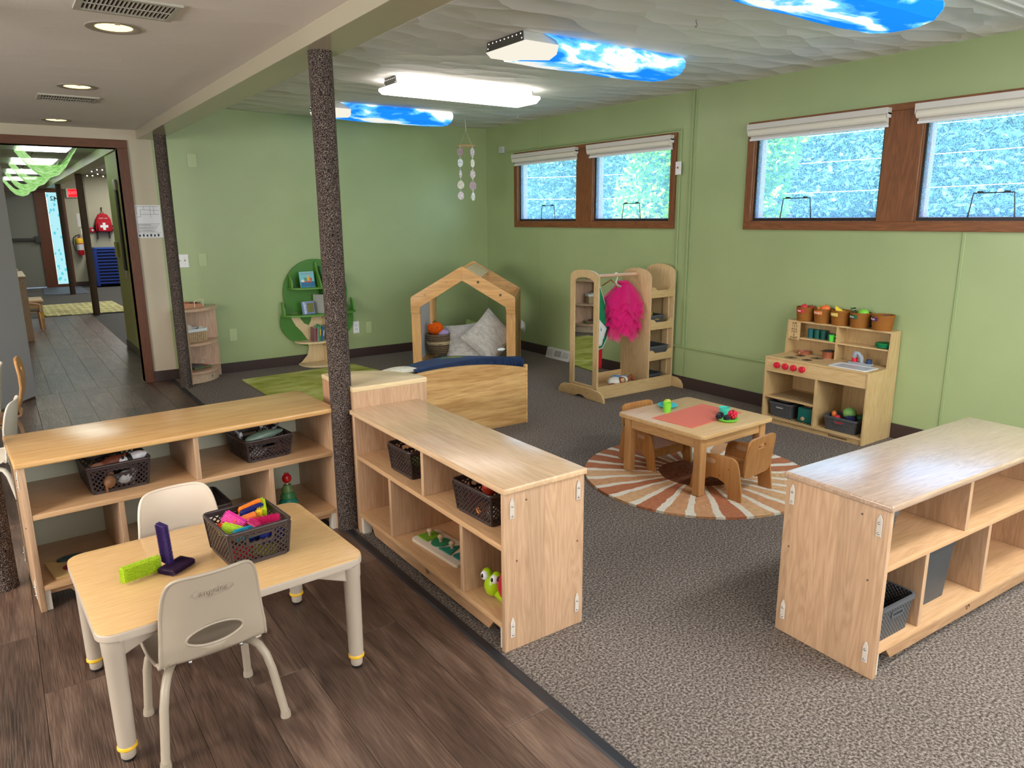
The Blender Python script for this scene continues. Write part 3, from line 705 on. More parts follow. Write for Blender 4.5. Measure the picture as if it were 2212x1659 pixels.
for i, (dx, dz, col, w_, lab) in enumerate(((.0, .107, (120, 88, 66), .2, 'brown-edged board book at bottom of the pile in the quarter-round shelf'), (.008, .119, (86, 120, 60), .19, 'green-framed board book on the pile in the quarter-round shelf'), (-.03, .131, (90, 92, 98), .15, 'grey slate board lying on top of the pile in the quarter-round shelf'))):
    b = thing('board_book', lab, 'book', (-3.345 + dx, -.155, dz), .2 + .25 * i)
    obj('cover', MB().box(-w_ / 2, w_ / 2, -.07, .07, 0, .011, .002), plain(col, .5), b)
    obj('cover_picture', MB().box(-w_ / 2 + .014, w_ / 2 - .014, -.056, .056, .011, .0115), plain([(180, 160, 130), (196, 150, 110), (60, 62, 66)][i], .5), b)
c = obj('red_toy_piece', MB().at((-3.275, -.2, .137), .5).box(-.016, .016, -.012, .012, 0, .008, .003), RED); tag(c, 'small red toy piece on the pile of board books', 'toy')

# ================================================================ tree bookshelf
TG = plain((66, 122, 38), .4, 0, .5, .06, 3); TGD = plain((40, 92, 22), .45); TGE = plain((88, 142, 52), .45)
BT = wood((226, 206, 164), (208, 182, 138), 'z', 'x', 0, .45)
t = thing('tree_bookshelf', 'bookshelf shaped like a tree, green crown and pale trunk, against the green wall', 'bookshelf', (-2.12, -.018, 0))
def blob(n=44):
    R = []
    for i in range(n + 1):
        z = .172 + (1.062 - .172) * (1 - math.cos(PI * i / n)) / 2
        f = lambda c, rz, rx: rx * math.sqrt(max(0, 1 - ((z - c) / rz) ** 2))
        a_, b_ = f(.44, .27, .388), f(.725, .338, .335); h = .03
        R.append((max(a_, b_) + h * math.exp(-abs(a_ - b_) / h) * .25 * (1 if min(a_, b_) > .05 else 0), z))
    R = [(max(x, .002), z) for x, z in R]
    return R + [(-x, z) for x, z in R[::-1]]
obj('crown_panel', MB().prism(blob(), -.018, 0, 'y', .003), TG, t, 40)
def trunk():
    L = [(-.225, .012), (-.19, .035), (-.135, .09), (-.115, .16), (-.12, .25), (-.17, .33), (-.235, .40), (-.275, .48), (-.265, .53), (-.205, .53), (-.185, .47), (-.15, .42), (-.10, .395), (-.075, .44), (-.06, .53), (.0, .55)]
    return L + [(-x, z) for x, z in L[::-1][1:]]
obj('trunk_panel', MB().prism(trunk()[::-1], -.026, -.018, 'y', .002), BT, t, 40)
def half_board(w, d, z, mat, name, th=.018, wave=0):
    pts = [(-w, -.026)] + [(-w * math.cos(PI * i / 24), -.026 - d * math.sin(PI * i / 24) ** .6 * (1 + wave * math.cos(3 * PI * i / 24 * 2))) for i in range(1, 24)] + [(w, -.026)]
    return obj(name, MB().prism(pts[::-1], z, z + th, 'z', .003), mat, t, 40)
half_board(.29, .19, .775, TGE, 'shelf_board', .016, .03)
half_board(.385, .235, .512, TGE, 'shelf_board', .016, .03)
half_board(.26, .21, .232, BT, 'trunk_shelf', .018, .03)
half_board(.235, .275, .0, BT, 'base_board', .018)
def fin(x, z0, z1, d0, d1, mat, name):
    pts = [(-.026, z0), (-.026 - d0, z0)] + [(-.026 - (d0 + (d1 - d0) * k / 8) - .012 * math.sin(PI * k / 4), z0 + (z1 - z0) * k / 8) for k in range(1, 9)] + [(-.026, z1 + .01)]
    return obj(name, MB().prism(pts[::-1], x - .008, x + .008, 'x', .002), mat, t, 40)
fin(.0, .791, 1.03, .16, .02, TGE, 'center_divider'); fin(.035, .528, .775, .2, .14, TGD, 'center_divider'); fin(.045, .25, .512, .13, .12, BT, 'trunk_divider'); fin(.045, .018, .232, .24, .15, BT, 'trunk_divider')
for x, z in ((-.27, .791), (.27, .791), (-.365, .528), (.365, .528)):
    pts = [(-.026, z), (-.026 - .085, z)] + [(-.026 - .085 * math.cos(PI / 2 * k / 8), z + .125 * math.sin(PI / 2 * k / 8)) for k in range(1, 9)]
    obj('end_bracket', MB().prism(pts[::-1], x - .008, x + .008, 'x', .002), TGE, t, 40)
def book(x, z, w_, h_, th, col, lab, rz=0.0, lean=0.0, y=-.12, face=False, spine=None, extra=None):
    """spine-out book; face=True turns the cover to the front"""
    b = thing('book', lab, 'book', (x, y, z), rz, rot=(0, lean, rz) if not face else (-.18, 0, rz))
    if face:
        obj('cover', MB().box(-w_ / 2, w_ / 2, -th / 2, th / 2, 0, h_, .0015), plain(col, .35), b)
        obj('pages', MB().box(-w_ / 2 + .004, w_ / 2 - .002, -th / 2 + .002, th / 2 - .002, h_, h_ + .0008), plain((230, 226, 214), .8), b)
        if extra: extra(b, w_, h_, th)
    else:
        obj('cover', MB().box(-th / 2, th / 2, -w_ / 2, w_ / 2, 0, h_, .0015), plain(col, .4), b)
        obj('pages', MB().box(-th / 2 + .002, th / 2 - .002, -w_ / 2 + .004, w_ / 2 + .0006, .003, h_ + .0006), plain((230, 226, 214), .8), b)
        if spine: obj('spine_label', MB().box(-th / 2 + .002, th / 2 - .002, -w_ / 2 - .0006, -w_ / 2, h_ * .35, h_ * .75), plain(spine, .5), b)
    return b
def harbor(b, w_, h_, th):
    y = -th / 2
    def bx(n, x0, x1, z0, z1, c, d=1): obj(n, MB().box(x0 * w_, x1 * w_, y - .0006 * d, y, z0 * h_, z1 * h_), plain(c, .4), b)
    bx('sea_print', -.48, .48, .02, .36, (50, 110, 150)); bx('boat_print', -.2, .3, .32, .40, (220, 90, 60), 2); bx('house_print', -.22, -.02, .42, .62, (90, 150, 110), 2)
    bx('house_print', .0, .14, .42, .74, (240, 170, 40), 2); bx('house_print', .18, .32, .42, .60, (210, 80, 60), 2); bx('boat_print', -.42, -.22, .34, .5, (235, 225, 210), 3)
    mb = MB()
    for i in range(9): mb.prism([(w_ * (-.4 + i * .095), h_ * .9), (w_ * (-.36 + i * .095), h_ * .83), (w_ * (-.33 + i * .095), h_ * .9)], y - .0008, y, 'y')
    obj('bunting_print', mb, plain((205, 70, 60), .4), b)
def artbook(b, w_, h_, th):
    y = -th / 2
    obj('cover_print', MB().box(-w_ * .1, w_ * .44, y - .0006, y, h_ * .12, h_ * .86), plain((120, 118, 60), .5, 0, .3, .6, 90), b)
    text('title', 'MONET', .034, WHITE, b, (-w_ * .3, y - .0006, h_ * .5), (PI / 2, -PI / 2, 0), .0002, bold=.0008)
book(-2.235, .791, .155, .155, .012, (120, 195, 205), 'face-out picture book with harbor and bunting on the top tree shelf', .12, face=True, y=-.135, extra=harbor)
book(-2.085, .791, .15, .2, .014, (84, 150, 96), 'green picture book upright just right of the top tree divider', 0, .07, y=-.12)
book(-2.055, .791, .14, .17, .016, (170, 52, 40), 'dark red book half hidden by the pole on the top tree shelf', 0, .05, spine=(200, 160, 60), y=-.12)
book(-2.255, .528, .13, .125, .022, (120, 138, 185), 'small blue square art book facing out on the middle tree shelf', .18, face=True, y=-.165, extra=artbook)
book(-2.13, .528, .15, .185, .02, (168, 168, 164), 'thick grey book upright left of the wavy tree divider', .45, 0, y=-.14)
book(-2.108, .528, .14, .17, .008, (120, 52, 48), 'thin dark red book between grey book and tree divider', .15, .03, y=-.14)
book(-2.045, .528, .15, .22, .012, (205, 72, 72), 'tall leaning red book right of the middle tree divider', 0, -.09, y=-.15)
book(-2.02, .528, .14, .175, .012, (226, 216, 170), 'cream book beside the tall red book on middle tree shelf', 0, -.04, y=-.15)
for i, (dx, h_, c, sc, l) in enumerate(((0, .14, (128, 84, 90), None, 'wide maroon book at left end of lowest tree shelf row'), (.022, .135, (190, 80, 110), None, 'thin pink book beside the maroon one on lowest tree shelf'),
    (.036, .15, (96, 170, 120), None, 'light green paperback in the lowest tree shelf row'), (.052, .165, (70, 140, 90), (240, 190, 40), 'tallest green book with yellow and red spine on lowest tree shelf'), (.069, .155, (60, 96, 150), None, 'dark blue book in the lowest tree shelf row'),
    (.085, .145, (70, 110, 130), (210, 220, 225), 'blue-grey book at the right end of lowest tree shelf row'))):
    book(-2.225 + dx, .25, .11, h_, .02 if i == 0 else .012, c, l, 0, .07 + .01 * i, spine=sc, y=-.15)
for i, (c, l) in enumerate((((60, 76, 96), 'flat dark blue book at the bottom of the small stack behind the pole'), ((206, 200, 190), 'flat pale book in the middle of the small stack behind the pole'), ((70, 84, 90), 'flat slate book on top of the small stack behind the pole'))):
    b = thing('book', l, 'book', (-1.975, -.15, .2505 + i * .0105)); obj('cover', MB().box(-.055, .055, -.04, .04, 0, .0095, .001), plain(c, .4), b); obj('pages', MB().box(-.053, .0555, -.0385, .0385, .002, .0075), plain((230, 226, 214), .8), b)

# ================================================================ playhouse frame
HT = math.radians(-39.1)
t = thing('playhouse_frame', 'wooden house-shaped play frame with whiteboard side in the room corner', 'playhouse', (-1.22, -1.418, 0), HT)
w2, dp, ze, zr, pw, th = .495, .918, .731, 1.016, .087, .02
sl = (zr - ze) / w2
hb = .125
def gable(y0, nm):
    # two rafter boards meeting at the ridge, with vertical drops on the posts
    for sg in (-1, 1):
        pts = [(sg * w2, ze - .155), (sg * w2, ze - .012), (sg * (w2 - .012), ze + .006), (sg * .012, zr - .004), (0, zr), (0, zr - .135), (sg * (w2 - pw), ze - .09), (sg * (w2 - pw), ze - .155)]
        if sg > 0: pts = pts[::-1]
        o = obj('rafter_board', MB().prism(pts, y0, y0 + th, 'y', .004), HX, t, 40)
        for u in (.3, .72):
            dd = MB(); x = sg * w2 * u; z = zr - sl * abs(x) - .06; dd.M = Matrix.Translation((x, y0 - .0005, z)) @ Matrix.Rotation(PI / 2, 4, 'X'); dd.lathe([(.013, 0), (.013, .001)], n=16)
            obj('peg_hole', dd, plain((96, 78, 48) if y0 < .3 and sg > 0 else (186, 142, 88), .6), o)
        obj('corner_post', MB().box(sg * w2 - (pw if sg > 0 else 0), sg * w2 + (pw if sg < 0 else 0), y0 + .001 + (th if y0 < .3 else -.02), y0 + (th if y0 < .3 else -.02) + .02, 0, ze - .05, .003), HZ, t)
gable(0, 'front'); gable(dp - th, 'rear')
obj('cross_plate', MB().at((.09, dp / 2, zr - .03 - sl * .09 + .012), 0, 0, math.atan(sl)).box(-.085, .085, -dp / 2 + th, dp / 2 - th, -.008, .008, .002), wood((226, 196, 140), (206, 170, 116), 'y', 'x', 0, .4), t)
obj('cross_bar', MB().box(-.01, .01, th, dp - th, zr - .1, zr - .03, .002).box(w2 - .022, w2 - .002, th, dp - th, ze - .06, ze - .0, .002).box(-w2 + .002, -w2 + .022, th, dp - th, ze - .06, ze, .002), HX, t)
obj('side_panel', MB().box(w2 - .016, w2 - .004, .04, dp - .04, .03, ze - .06, .002), wood((196, 150, 92), (170, 122, 70), 'z', 'y', .1, .45), t)
obj('whiteboard', MB().box(-w2 + .026, -w2 + .034, .045, dp - .1, .085, ze - .06, .002), plain((206, 212, 222), .3, 0, .5, .05, 4), t)
obj('base_rail', MB().box(-w2 + .02, -w2 + .06, .04, dp - .04, 0, .085, .003), HX, t)
obj('base_rail', MB().box(w2 - .06, w2 - .02, .04, dp - .04, 0, .085, .003), HX, t)
def hpt(x, y, z): c, s = math.cos(HT), math.sin(HT); return (-1.22 + x * c - y * s, -1.418 + x * s + y * c, z)
# fur cushions
def cushion(name, label, w_, h_, d_, mat, loc, rot, cat='cushion', par=None, pinch=.0, fuzz=0):
    mb = MB(); n = 14; G = {}
    for sd in (1, -1):
        for i in range(n + 1):
            for j in range(n + 1):
                u, v = i / n * 2 - 1, j / n * 2 - 1; e = max(abs(u), abs(v))
                if e > .999 and sd < 0: G[(sd, i, j)] = G[(1, i, j)]; continue
                f = (1 - u * u) ** .42 * (1 - v * v) ** .42 if e < .999 else 0
                px = u * w_ / 2 * (1 - pinch * (1 - v * v)); pz = v * h_ / 2 * (1 - pinch * (1 - u * u))
                G[(sd, i, j)] = mb._v((px, sd * d_ / 2 * f, pz))
    for sd in (1, -1):
        for i in range(n):
            for j in range(n): mb.b.faces.new((G[(sd, i, j)], G[(sd, i + 1, j)], G[(sd, i + 1, j + 1)], G[(sd, i, j + 1)]))
    t = thing(name, label, cat, loc, 0, rot=rot)
    obj('pad', mb, mat, t, 60)
    obj('piping', MB().tube([(w_ / 2 * u * (1 - pinch * (1 - v * v)), 0, h_ / 2 * v * (1 - pinch * (1 - u * u))) for u, v in [(-1 + 2 * k / 10, -1) for k in range(10)] + [(1, -1 + 2 * k / 10) for k in range(10)] + [(1 - 2 * k / 10, 1) for k in range(10)] + [(-1, 1 - 2 * k / 10) for k in range(10)]], .004, 6, closed=True), mat, t, 60)
    return t
def fur_mat(c):
    mt, nt, b = new_mat('fur', .95, 0, .1); v = coords(nt, (1, 1, 2.2)); n = N(nt, 'ShaderNodeTexNoise', Scale=14.0, Detail=6.0, Roughness=.7, Distortion=1.0); nt.links.new(v, n.inputs['Vector'])
    r = ramp(nt, [(.3, lin(tuple(x * .82 for x in c))), (.7, lin(c))], n.outputs[0]); nt.links.new(r.outputs[0], b.inputs['Base Color']); add_bump(nt, b, n.outputs[0], .02); return mt
FUR = fur_mat((226, 221, 212))
VX = -32.0 * PI / 180
cushion('fur_cushion', 'light grey fur cushion lying against the playhouse back behind the wicker basket', .46, .42, .15, FUR, hpt(-.03, .50, .215), (-.45, -.14, HT), pinch=.09)
cushion('fur_cushion', 'light grey fur cushion standing on its corner beside the right playhouse post', .42, .42, .16, FUR, hpt(.215, .38, .29), (-.38, .78, HT + .05), pinch=.09)
cushion('green_cushion', 'olive green cushion peeking out between the two grey fur cushions', .36, .36, .12, plain((124, 142, 84), .9, 0, .1, .1, 20), hpt(.08, .66, .23), (-.3, .2, HT), pinch=.08)
cushion('white_cushion', 'small white cushion corner poking out at right side of the playhouse', .10, .10, .05, plain((214, 214, 214), .9), hpt(.53, .66, .365), (-.2, .5, HT + 1.2), pinch=.08)
# basket of soft toys
def rope_mat():
    mt, nt, b = new_mat('seagrass', .85, 0, .2); tc = nt.nodes.new('ShaderNodeTexCoord'); sp = nt.nodes.new('ShaderNodeSeparateXYZ'); nt.links.new(tc.outputs['Object'], sp.inputs[0])
    v = coords(nt); n = N(nt, 'ShaderNodeTexNoise', Scale=70.0, Detail=4.0); nt.links.new(v, n.inputs['Vector']); n2 = N(nt, 'ShaderNodeTexNoise', Scale=9.0, Detail=2.0); nt.links.new(v, n2.inputs['Vector'])
    h = math_n(nt, 'ADD', math_n(nt, 'SINE', math_n(nt, 'MULTIPLY', sp.outputs[2], 330.0)), math_n(nt, 'MULTIPLY', n.outputs[0], 2.2))
    r = ramp(nt, [(.25, lin((62, 50, 38))), (.8, lin((150, 128, 100)))], math_n(nt, 'MULTIPLY', math_n(nt, 'ADD', h, .6), .34))
    band = math_n(nt, 'LESS_THAN', math_n(nt, 'ABSOLUTE', math_n(nt, 'SUBTRACT', math_n(nt, 'ADD', sp.outputs[2], math_n(nt, 'MULTIPLY', n2.outputs[0], .03)), .135)), .014)
    mx = N(nt, 'ShaderNodeMix', data_type='RGBA'); nt.links.new(band, mx.inputs[0]); nt.links.new(r.outputs[0], mx.inputs[6]); mx.inputs[7].default_value = lin((206, 184, 142))
    nt.links.new(mx.outputs[2], b.inputs['Base Color']); add_bump(nt, b, h, .003); return mt
bl = hpt(-.325, .48, .105)
t = thing('seagrass_basket', 'round dark seagrass basket of soft toys inside the playhouse', 'basket', bl)
obj('body', MB().lathe([(.09, 0), (.108, .02), (.118, .08), (.12, .15), (.118, .2), (.114, .204), (.110, .2), (.112, .15), (.1, .03), (.02, .02)], n=36), rope_mat(), t, 50)
obj('rim', MB().tube([(.117 * math.cos(a), .117 * math.sin(a), .203) for a in (2 * PI * i / 30 for i in range(30))], .006, 8, closed=True), plain((130, 108, 84), .8), t, 50)
ox = (bl[0] - .03, bl[1] - .0, .367)
t = thing('orange_plush', 'round orange fruit plush with smiling face in the seagrass basket', 'soft toy', ox, -.55)
def plush(c, b=.004): return plain(c, .95, 0, .1, .06, 60, b)
obj('body', MB().ball((0, 0, 0), (.082, .07, .068), 24, 16), plush((236, 98, 22)), t, 60)
obj('eye', MB().ball((-.03, -.063, .012), (.005, .003, .006), 10, 8).ball((.022, -.066, .016), (.005, .003, .006), 10, 8), plain((20, 14, 12), .2), t, 60)
obj('mouth', MB().tube([(-.012, -.0685, .006), (-.004, -.071, .002), (.004, -.071, .003), (.01, -.07, .008)], .0012, 6), plain((60, 26, 16), .5), t)
obj('cheek', MB().ball((-.048, -.054, -.002), (.006, .003, .004), 10, 6).ball((.044, -.056, .006), (.006, .003, .004), 10, 6), plush((246, 160, 140)), t)
lf = MB()
for a in range(4): lf.at((0, 0, .066), a * PI / 2 + .4).prism([(0, 0), (.012, .010), (.026, .0), (.012, -.010)], 0, .004)
lf.at().tube([(0, 0, .064), (.003, 0, .088)], .004, 8)
obj('leaf', lf, plush((46, 122, 60)), t)
obj('blossom', MB().ball((-.036, -.03, .056), (.016, .012, .006), 10, 6), plush((240, 226, 214)), t)
t = thing('lilac_plush', 'lilac plush toy lying in front of the orange plush', 'soft toy', (bl[0] + .035, bl[1] - .045, .320), -.3)
obj('body', MB().ball((0, 0, 0), (.062, .045, .036), 20, 12), plush((176, 160, 206)), t, 60)
obj('ear', MB().ball((.035, -.01, .03), (.02, .01, .008), 10, 8).ball((-.02, -.02, .028), (.012, .01, .008), 10, 8), plush((150, 134, 190)), t, 60)

# ================================================================ nest lounge: arched bench with pad
t = thing('arched_bench', 'low wooden bench with an arched pine back panel facing the camera', 'bench', (-2.345, -3.10, 0), math.radians(-2))
hw = .605
arch = [(-hw, .0), (hw, 0)] + [(x, .405 + .073 * (1 - (x / hw) ** 2)) for x in [hw - 2 * hw * i / 20 for i in range(21)]]
obj('back_panel', MB().prism(arch, -.024, 0, 'y', .004), PINE, t, 40)
for x in (-hw - .001, hw - .017): obj('side_panel', MB().prism([(-.03, 0), (.58, 0), (.58, .33), (.5, .39), (-.03, .432)], x, x + .018, 'x', .005), PINE, t, 40)
obj('seat_board', MB().box(-hw + .018, hw - .018, 0, .56, .37, .388, .002), BX, t)
# pad: domed quilt with gathered border
def arcz(x): return .382 + .030 * (1 - ((x - .22) / .45) ** 2)
def pdep(x): return .12 + .34 * (1 - min(1, ((x - .12) / .50) ** 2))
DEN = plain((22, 42, 74), .8, 0, .3, .25, 30); 
def map_mat():
    mt, nt, b = new_mat('map_print', .8); v = coords(nt); n = N(nt, 'ShaderNodeTexNoise', Scale=3.4, Detail=4.0); nt.links.new(v, n.inputs['Vector'])
    r = ramp(nt, [(.5, lin((24, 52, 98))), (.58, lin((28, 60, 104))), (.61, lin((76, 110, 48))), (.75, lin((140, 130, 66)))], n.outputs[0]); nt.links.new(r.outputs[0], b.inputs['Base Color']); return mt
t = thing('blue_pad', 'thick navy pad with gathered border lying on the arched bench', 'pad', (-2.345, -3.09, 0), math.radians(-2))
mb = MB(); g = []; nx = 90
for i in range(nx + 1):
    x = -.21 + .81 * i / nx; row = []
    gat = .0045 * math.sin(i * 1.9) + .003 * math.sin(i * .83)
    for y, dz in ((.03, .0), (.004 + gat, .012), (-.008 + gat * 1.6, .038), (-.006 + gat * 1.3, .062), (.012, .080 + gat * .6), (.05, .086)):
        row.append(mb._v((x, y, arcz(x) + dz)))
    g.append(row)
for i in range(nx):
    for k in range(5): mb.b.faces.new((g[i][k], g[i + 1][k], g[i + 1][k + 1], g[i][k + 1]))
mb.b.faces.new([r[0] for r in g[:1]] + g[0][1:]); mb.b.faces.new(g[-1][::-1])
obj('gathered_border', mb, DEN, t, 60)
mb = MB(); g = [[mb._v((-.21 + .81 * i / 20, .05 + pdep(-.21 + .81 * i / 20) * k / 8, arcz(-.21 + .81 * i / 20) + (.086 - .006 * k if k < 8 else 0) + .003 * math.sin(k + i * .6))) for k in range(9)] for i in range(21)]
for i in range(20):
    for k in range(8): mb.b.faces.new((g[i][k], g[i + 1][k], g[i + 1][k + 1], g[i][k + 1]))
o = obj('map_cover', mb, map_mat(), t, 60)
so = o.modifiers.new('s', 'SOLIDIFY'); so.thickness = .02
t = cushion('ivory_cushion', 'ivory cushion with a teal edge at the left end of the arched bench', .24, .2, .07, plain((222, 218, 200), .9, 0, .1, .12, 50, .006), (-2.62, -2.86, .438), (PI / 2 - .12, 0, .1))
obj('teal_edge', MB().box(-.1, .1, -.034, -.026, .07, .09, .003), plain((60, 140, 140), .8), t)
o = obj('crumpled_tissue', MB().ball((-1.73, -2.80, .487), (.035, .02, .012), 10, 6), plain((210, 220, 214), .8, 0, .2, .1, 60, .004), None, 40); tag(o, 'small crumpled white cloth on the right end of the navy pad', 'cloth')

# rugs
def grug():
    mt, nt, b = new_mat('green_pile', .95, 0, .1); v = coords(nt, (1, 1.6, 1)); n = N(nt, 'ShaderNodeTexNoise', Scale=3.2, Detail=5.0, Distortion=.5); nt.links.new(v, n.inputs['Vector'])
    n2 = N(nt, 'ShaderNodeTexVoronoi', Scale=2.6); nt.links.new(v, n2.inputs['Vector'])
    r = ramp(nt, [(.32, lin((138, 144, 60))), (.5, lin((170, 174, 88))), (.7, lin((200, 200, 130)))], n.outputs[0])
    mx = N(nt, 'ShaderNodeMix', data_type='RGBA', blend_type='MULTIPLY'); r2 = ramp(nt, [(.2, (.78, .84, .55, 1)), (.24, (1, 1, 1, 1))], n2.outputs['Distance'])
    mx.inputs[0].default_value = 1; nt.links.new(r.outputs[0], mx.inputs[6]); nt.links.new(r2.outputs[0], mx.inputs[7]); nt.links.new(mx.outputs[2], b.inputs['Base Color']); add_bump(nt, b, n.outputs[0], .012); return mt
o = obj('green_rug', MB().prism([(-3.03, -.44), (-3.02, -2.25), (-1.62, -2.2), (-1.90, -.36)], 0.0005, .011, 'z', .003), grug()); tag(o, 'yellow-green patterned area rug in front of the tree bookshelf', 'rug')
def sunrug():
    mt, nt, b = new_mat('sun_pile', .95, 0, .1); tc = nt.nodes.new('ShaderNodeTexCoord'); sp = nt.nodes.new('ShaderNodeSeparateXYZ'); nt.links.new(tc.outputs['Object'], sp.inputs[0])
    n = N(nt, 'ShaderNodeTexNoise', Scale=7.0, Detail=3.0); nt.links.new(tc.outputs['Object'], n.inputs['Vector'])
    nf = N(nt, 'ShaderNodeTexNoise', Scale=45.0, Detail=4.0); nt.links.new(tc.outputs['Object'], nf.inputs['Vector'])
    ang = math_n(nt, 'ADD', math_n(nt, 'DIVIDE', math_n(nt, 'ARCTAN2', sp.outputs[1], sp.outputs[0]), 2 * PI), .5)
    a = math_n(nt, 'ADD', math_n(nt, 'MULTIPLY', ang, 27.0), math_n(nt, 'MULTIPLY', math_n(nt, 'SUBTRACT', n.outputs[0], .5), .38))
    fr = math_n(nt, 'FRACT', a); idx = math_n(nt, 'FLOOR', a)
    wn = N(nt, 'ShaderNodeTexWhiteNoise', noise_dimensions='1D'); nt.links.new(idx, wn.inputs['W'])
    seg = ramp(nt, [(0, lin((186, 120, 88))), (.40, lin((214, 172, 130))), (.75, lin((206, 156, 116)))], wn.outputs[0], 'CONSTANT')
    hs = N(nt, 'ShaderNodeHueSaturation'); nt.links.new(seg.outputs[0], hs.inputs['Color']); nt.links.new(math_n(nt, 'ADD', math_n(nt, 'MULTIPLY', nf.outputs[0], .5), .75), hs.inputs['Value'])
    wm = math_n(nt, 'GREATER_THAN', fr, .70)
    m1 = N(nt, 'ShaderNodeMix', data_type='RGBA'); nt.links.new(wm, m1.inputs[0]); nt.links.new(hs.outputs[0], m1.inputs[6]); m1.inputs[7].default_value = lin((232, 224, 208))
    rad = math_n(nt, 'SQRT', math_n(nt, 'ADD', math_n(nt, 'POWER', sp.outputs[0], 2.0), math_n(nt, 'POWER', sp.outputs[1], 2.0)))
    cm = math_n(nt, 'LESS_THAN', math_n(nt, 'ADD', rad, math_n(nt, 'MULTIPLY', n.outputs[0], .04)), .235)
    m2 = N(nt, 'ShaderNodeMix', data_type='RGBA'); nt.links.new(cm, m2.inputs[0]); nt.links.new(m1.outputs[2], m2.inputs[6])
    cr = ramp(nt, [(.3, lin((104, 62, 46))), (.7, lin((142, 92, 70)))], nf.outputs[0]); nt.links.new(cr.outputs[0], m2.inputs[7])
    nt.links.new(m2.outputs[2], b.inputs['Base Color']); add_bump(nt, b, nf.outputs[0], .012); return mt
o = obj('sunburst_rug', MB().prism(ell(.643, .643, 96), .0005, .013, 'z', .004), sunrug(), None, 40); o.location = (-1.614, -4.618, 0); tag(o, 'round orange and cream sunburst rug under the small table', 'rug')

# floor register
t = thing('floor_register', 'white metal floor register against the right baseboard', 'vent', (0, -1.40, 0))
obj('body', MB().prism([(-.075, 0), (-.013, 0), (-.013, .105), (-.045, .105)], -.19, .19, 'y', .003), plain((206, 206, 202), .45), t)
obj('damper_plate', MB().prism([(-.0705, .03), (-.0725, .03), (-.0535, .088), (-.0515, .088)], -.06, .05, 'y'), plain((150, 150, 148), .5), t)
sl_ = MB()
for i in range(18):
    y = -.175 + i * .02
    if abs(y + .005) > .07: sl_.at((-.0625, y, .058), 0, 0, .33).box(-.0022, -.0002, -.003, .003, -.03, .03)
obj('slot', sl_, plain((166, 166, 164), .6), t)

# ================================================================ dress-up centre
t = thing('dress_up_center', 'birch dress-up stand with mirror, hanging rod and side shelves', 'wardrobe', (-.90, -2.80, 0))
# local x runs to the wall, y across
def archp(w_, z1, rise, z0=0, n=14): return [(-w_, z0), (w_, z0), (w_, z1 - rise)] + [(w_ * math.cos(PI * i / n), z1 - rise + rise * math.sin(PI * i / n) ** .8) for i in range(1, n)] + [(-w_, z1 - rise)]
PB = wood((214, 186, 142), (188, 156, 110), 'z', 'y', 0, .4, 1.2)
hwid = .17
def mirror_frame():
    n = 16
    O = archp(hwid, 1.045, .06, .06, n); I = archp(.118, .985, .045, .11, n)
    return O, I
O, I = mirror_frame()
obj('mirror_frame', MB().ring(O, I, -.018, 0, 'x'), PB, t, 40)
mm, nt_, b_ = new_mat('mirror', .02, 1); b_.inputs['Base Color'].default_value = (.82, .84, .82, 1)
obj('mirror', MB().prism(archp(.121, .988, .047, .107), -.012, -.008, 'x'), mm, t)
obj('screw', MB().ball((-.018, .155, .09), .005, 8, 5).ball((-.018, -.155, .09), .005, 8, 5).ball((-.045, .09, .05), .005, 8, 5).ball((-.045, -.09, .05), .005, 8, 5), plain((120, 96, 60), .4), t)
obj('mirror_back', MB().prism(archp(.16, 1.03, .055, .065), .0, .004, 'x'), PB, t)
def foot(x):
    pts = [(-.285, 0), (-.07, 0)] + [(-.07 + .14 * i / 8, .03 * math.sin(PI * i / 8)) for i in range(1, 8)] + [(.07, 0), (.285, 0), (.285, .03), (.26, .065), (.22, .085), (.12, .092), (-.12, .092), (-.22, .085), (-.26, .065), (-.285, .03)]
    obj('foot', MB().prism(pts, x, x + .018, 'x', .004), BX, t, 40)
foot(-.045); foot(.868)
MX1 = .565
for x, z1 in ((MX1, 1.035), (.848, 1.06)): obj('arched_panel', MB().prism(archp(hwid, z1, .085, 0), x, x + .016, 'x', .003), PB, t, 40)
obj('rod', MB().tube([(0, 0, .985), (MX1, 0, .985)], .0135, 16), wood((226, 190, 158), (206, 166, 132), 'x', 'y'), t, 40)
obj('rod_cup', MB().tube([(MX1 - .014, 0, .985), (MX1 - .001, 0, .985)], .026, 20).tube([(.004, 0, .985), (.014, 0, .985)], .026, 20), wood((216, 176, 140), (196, 156, 118), 'z', 'y'), t, 40)
obj('front_board', MB().box(0, .85, -hwid - .001, -hwid + .014, .0, .108, .003), BX, t)
obj('back_board', MB().box(0, .85, hwid - .014, hwid, .03, .135, .003), BX, t)
obj('floor_board', MB().box(0, .848, -hwid + .014, hwid - .014, .03, .042), BX, t)
def lip(z, y, m):
    x0, x1 = MX1 + .016, .848
    pts = [(x0, z), (x1, z), (x1, z + .088), (x1 - .03, z + .088), (x1 - .045, z + .08), (x1 - .065, z + .058), (x0 + .065, z + .058), (x0 + .045, z + .08), (x0 + .03, z + .088), (x0, z + .088)]
    obj('shelf_lip', MB().prism(pts, y, y + .012, 'y', .002), BX, t, 40)
for z in (.255, .52, .79):
    obj('shelf_board', MB().box(MX1 + .016, .848, -hwid + .012, hwid - .012, z + .005, z + .017), BX, t)
    lip(z, -hwid, 0); obj('rear_rail', MB().box(MX1 + .016, .848, hwid - .012, hwid, z, z + .04, .002), BX, t)
obj('stile', MB().box(.836, .848, -hwid + .05, -hwid + .11, .108, .79).box(.836, .848, hwid - .08, hwid - .012, .108, .79), PB, t)
def D(x, y, z): return (-.90 + x, -2.80 + y, z)

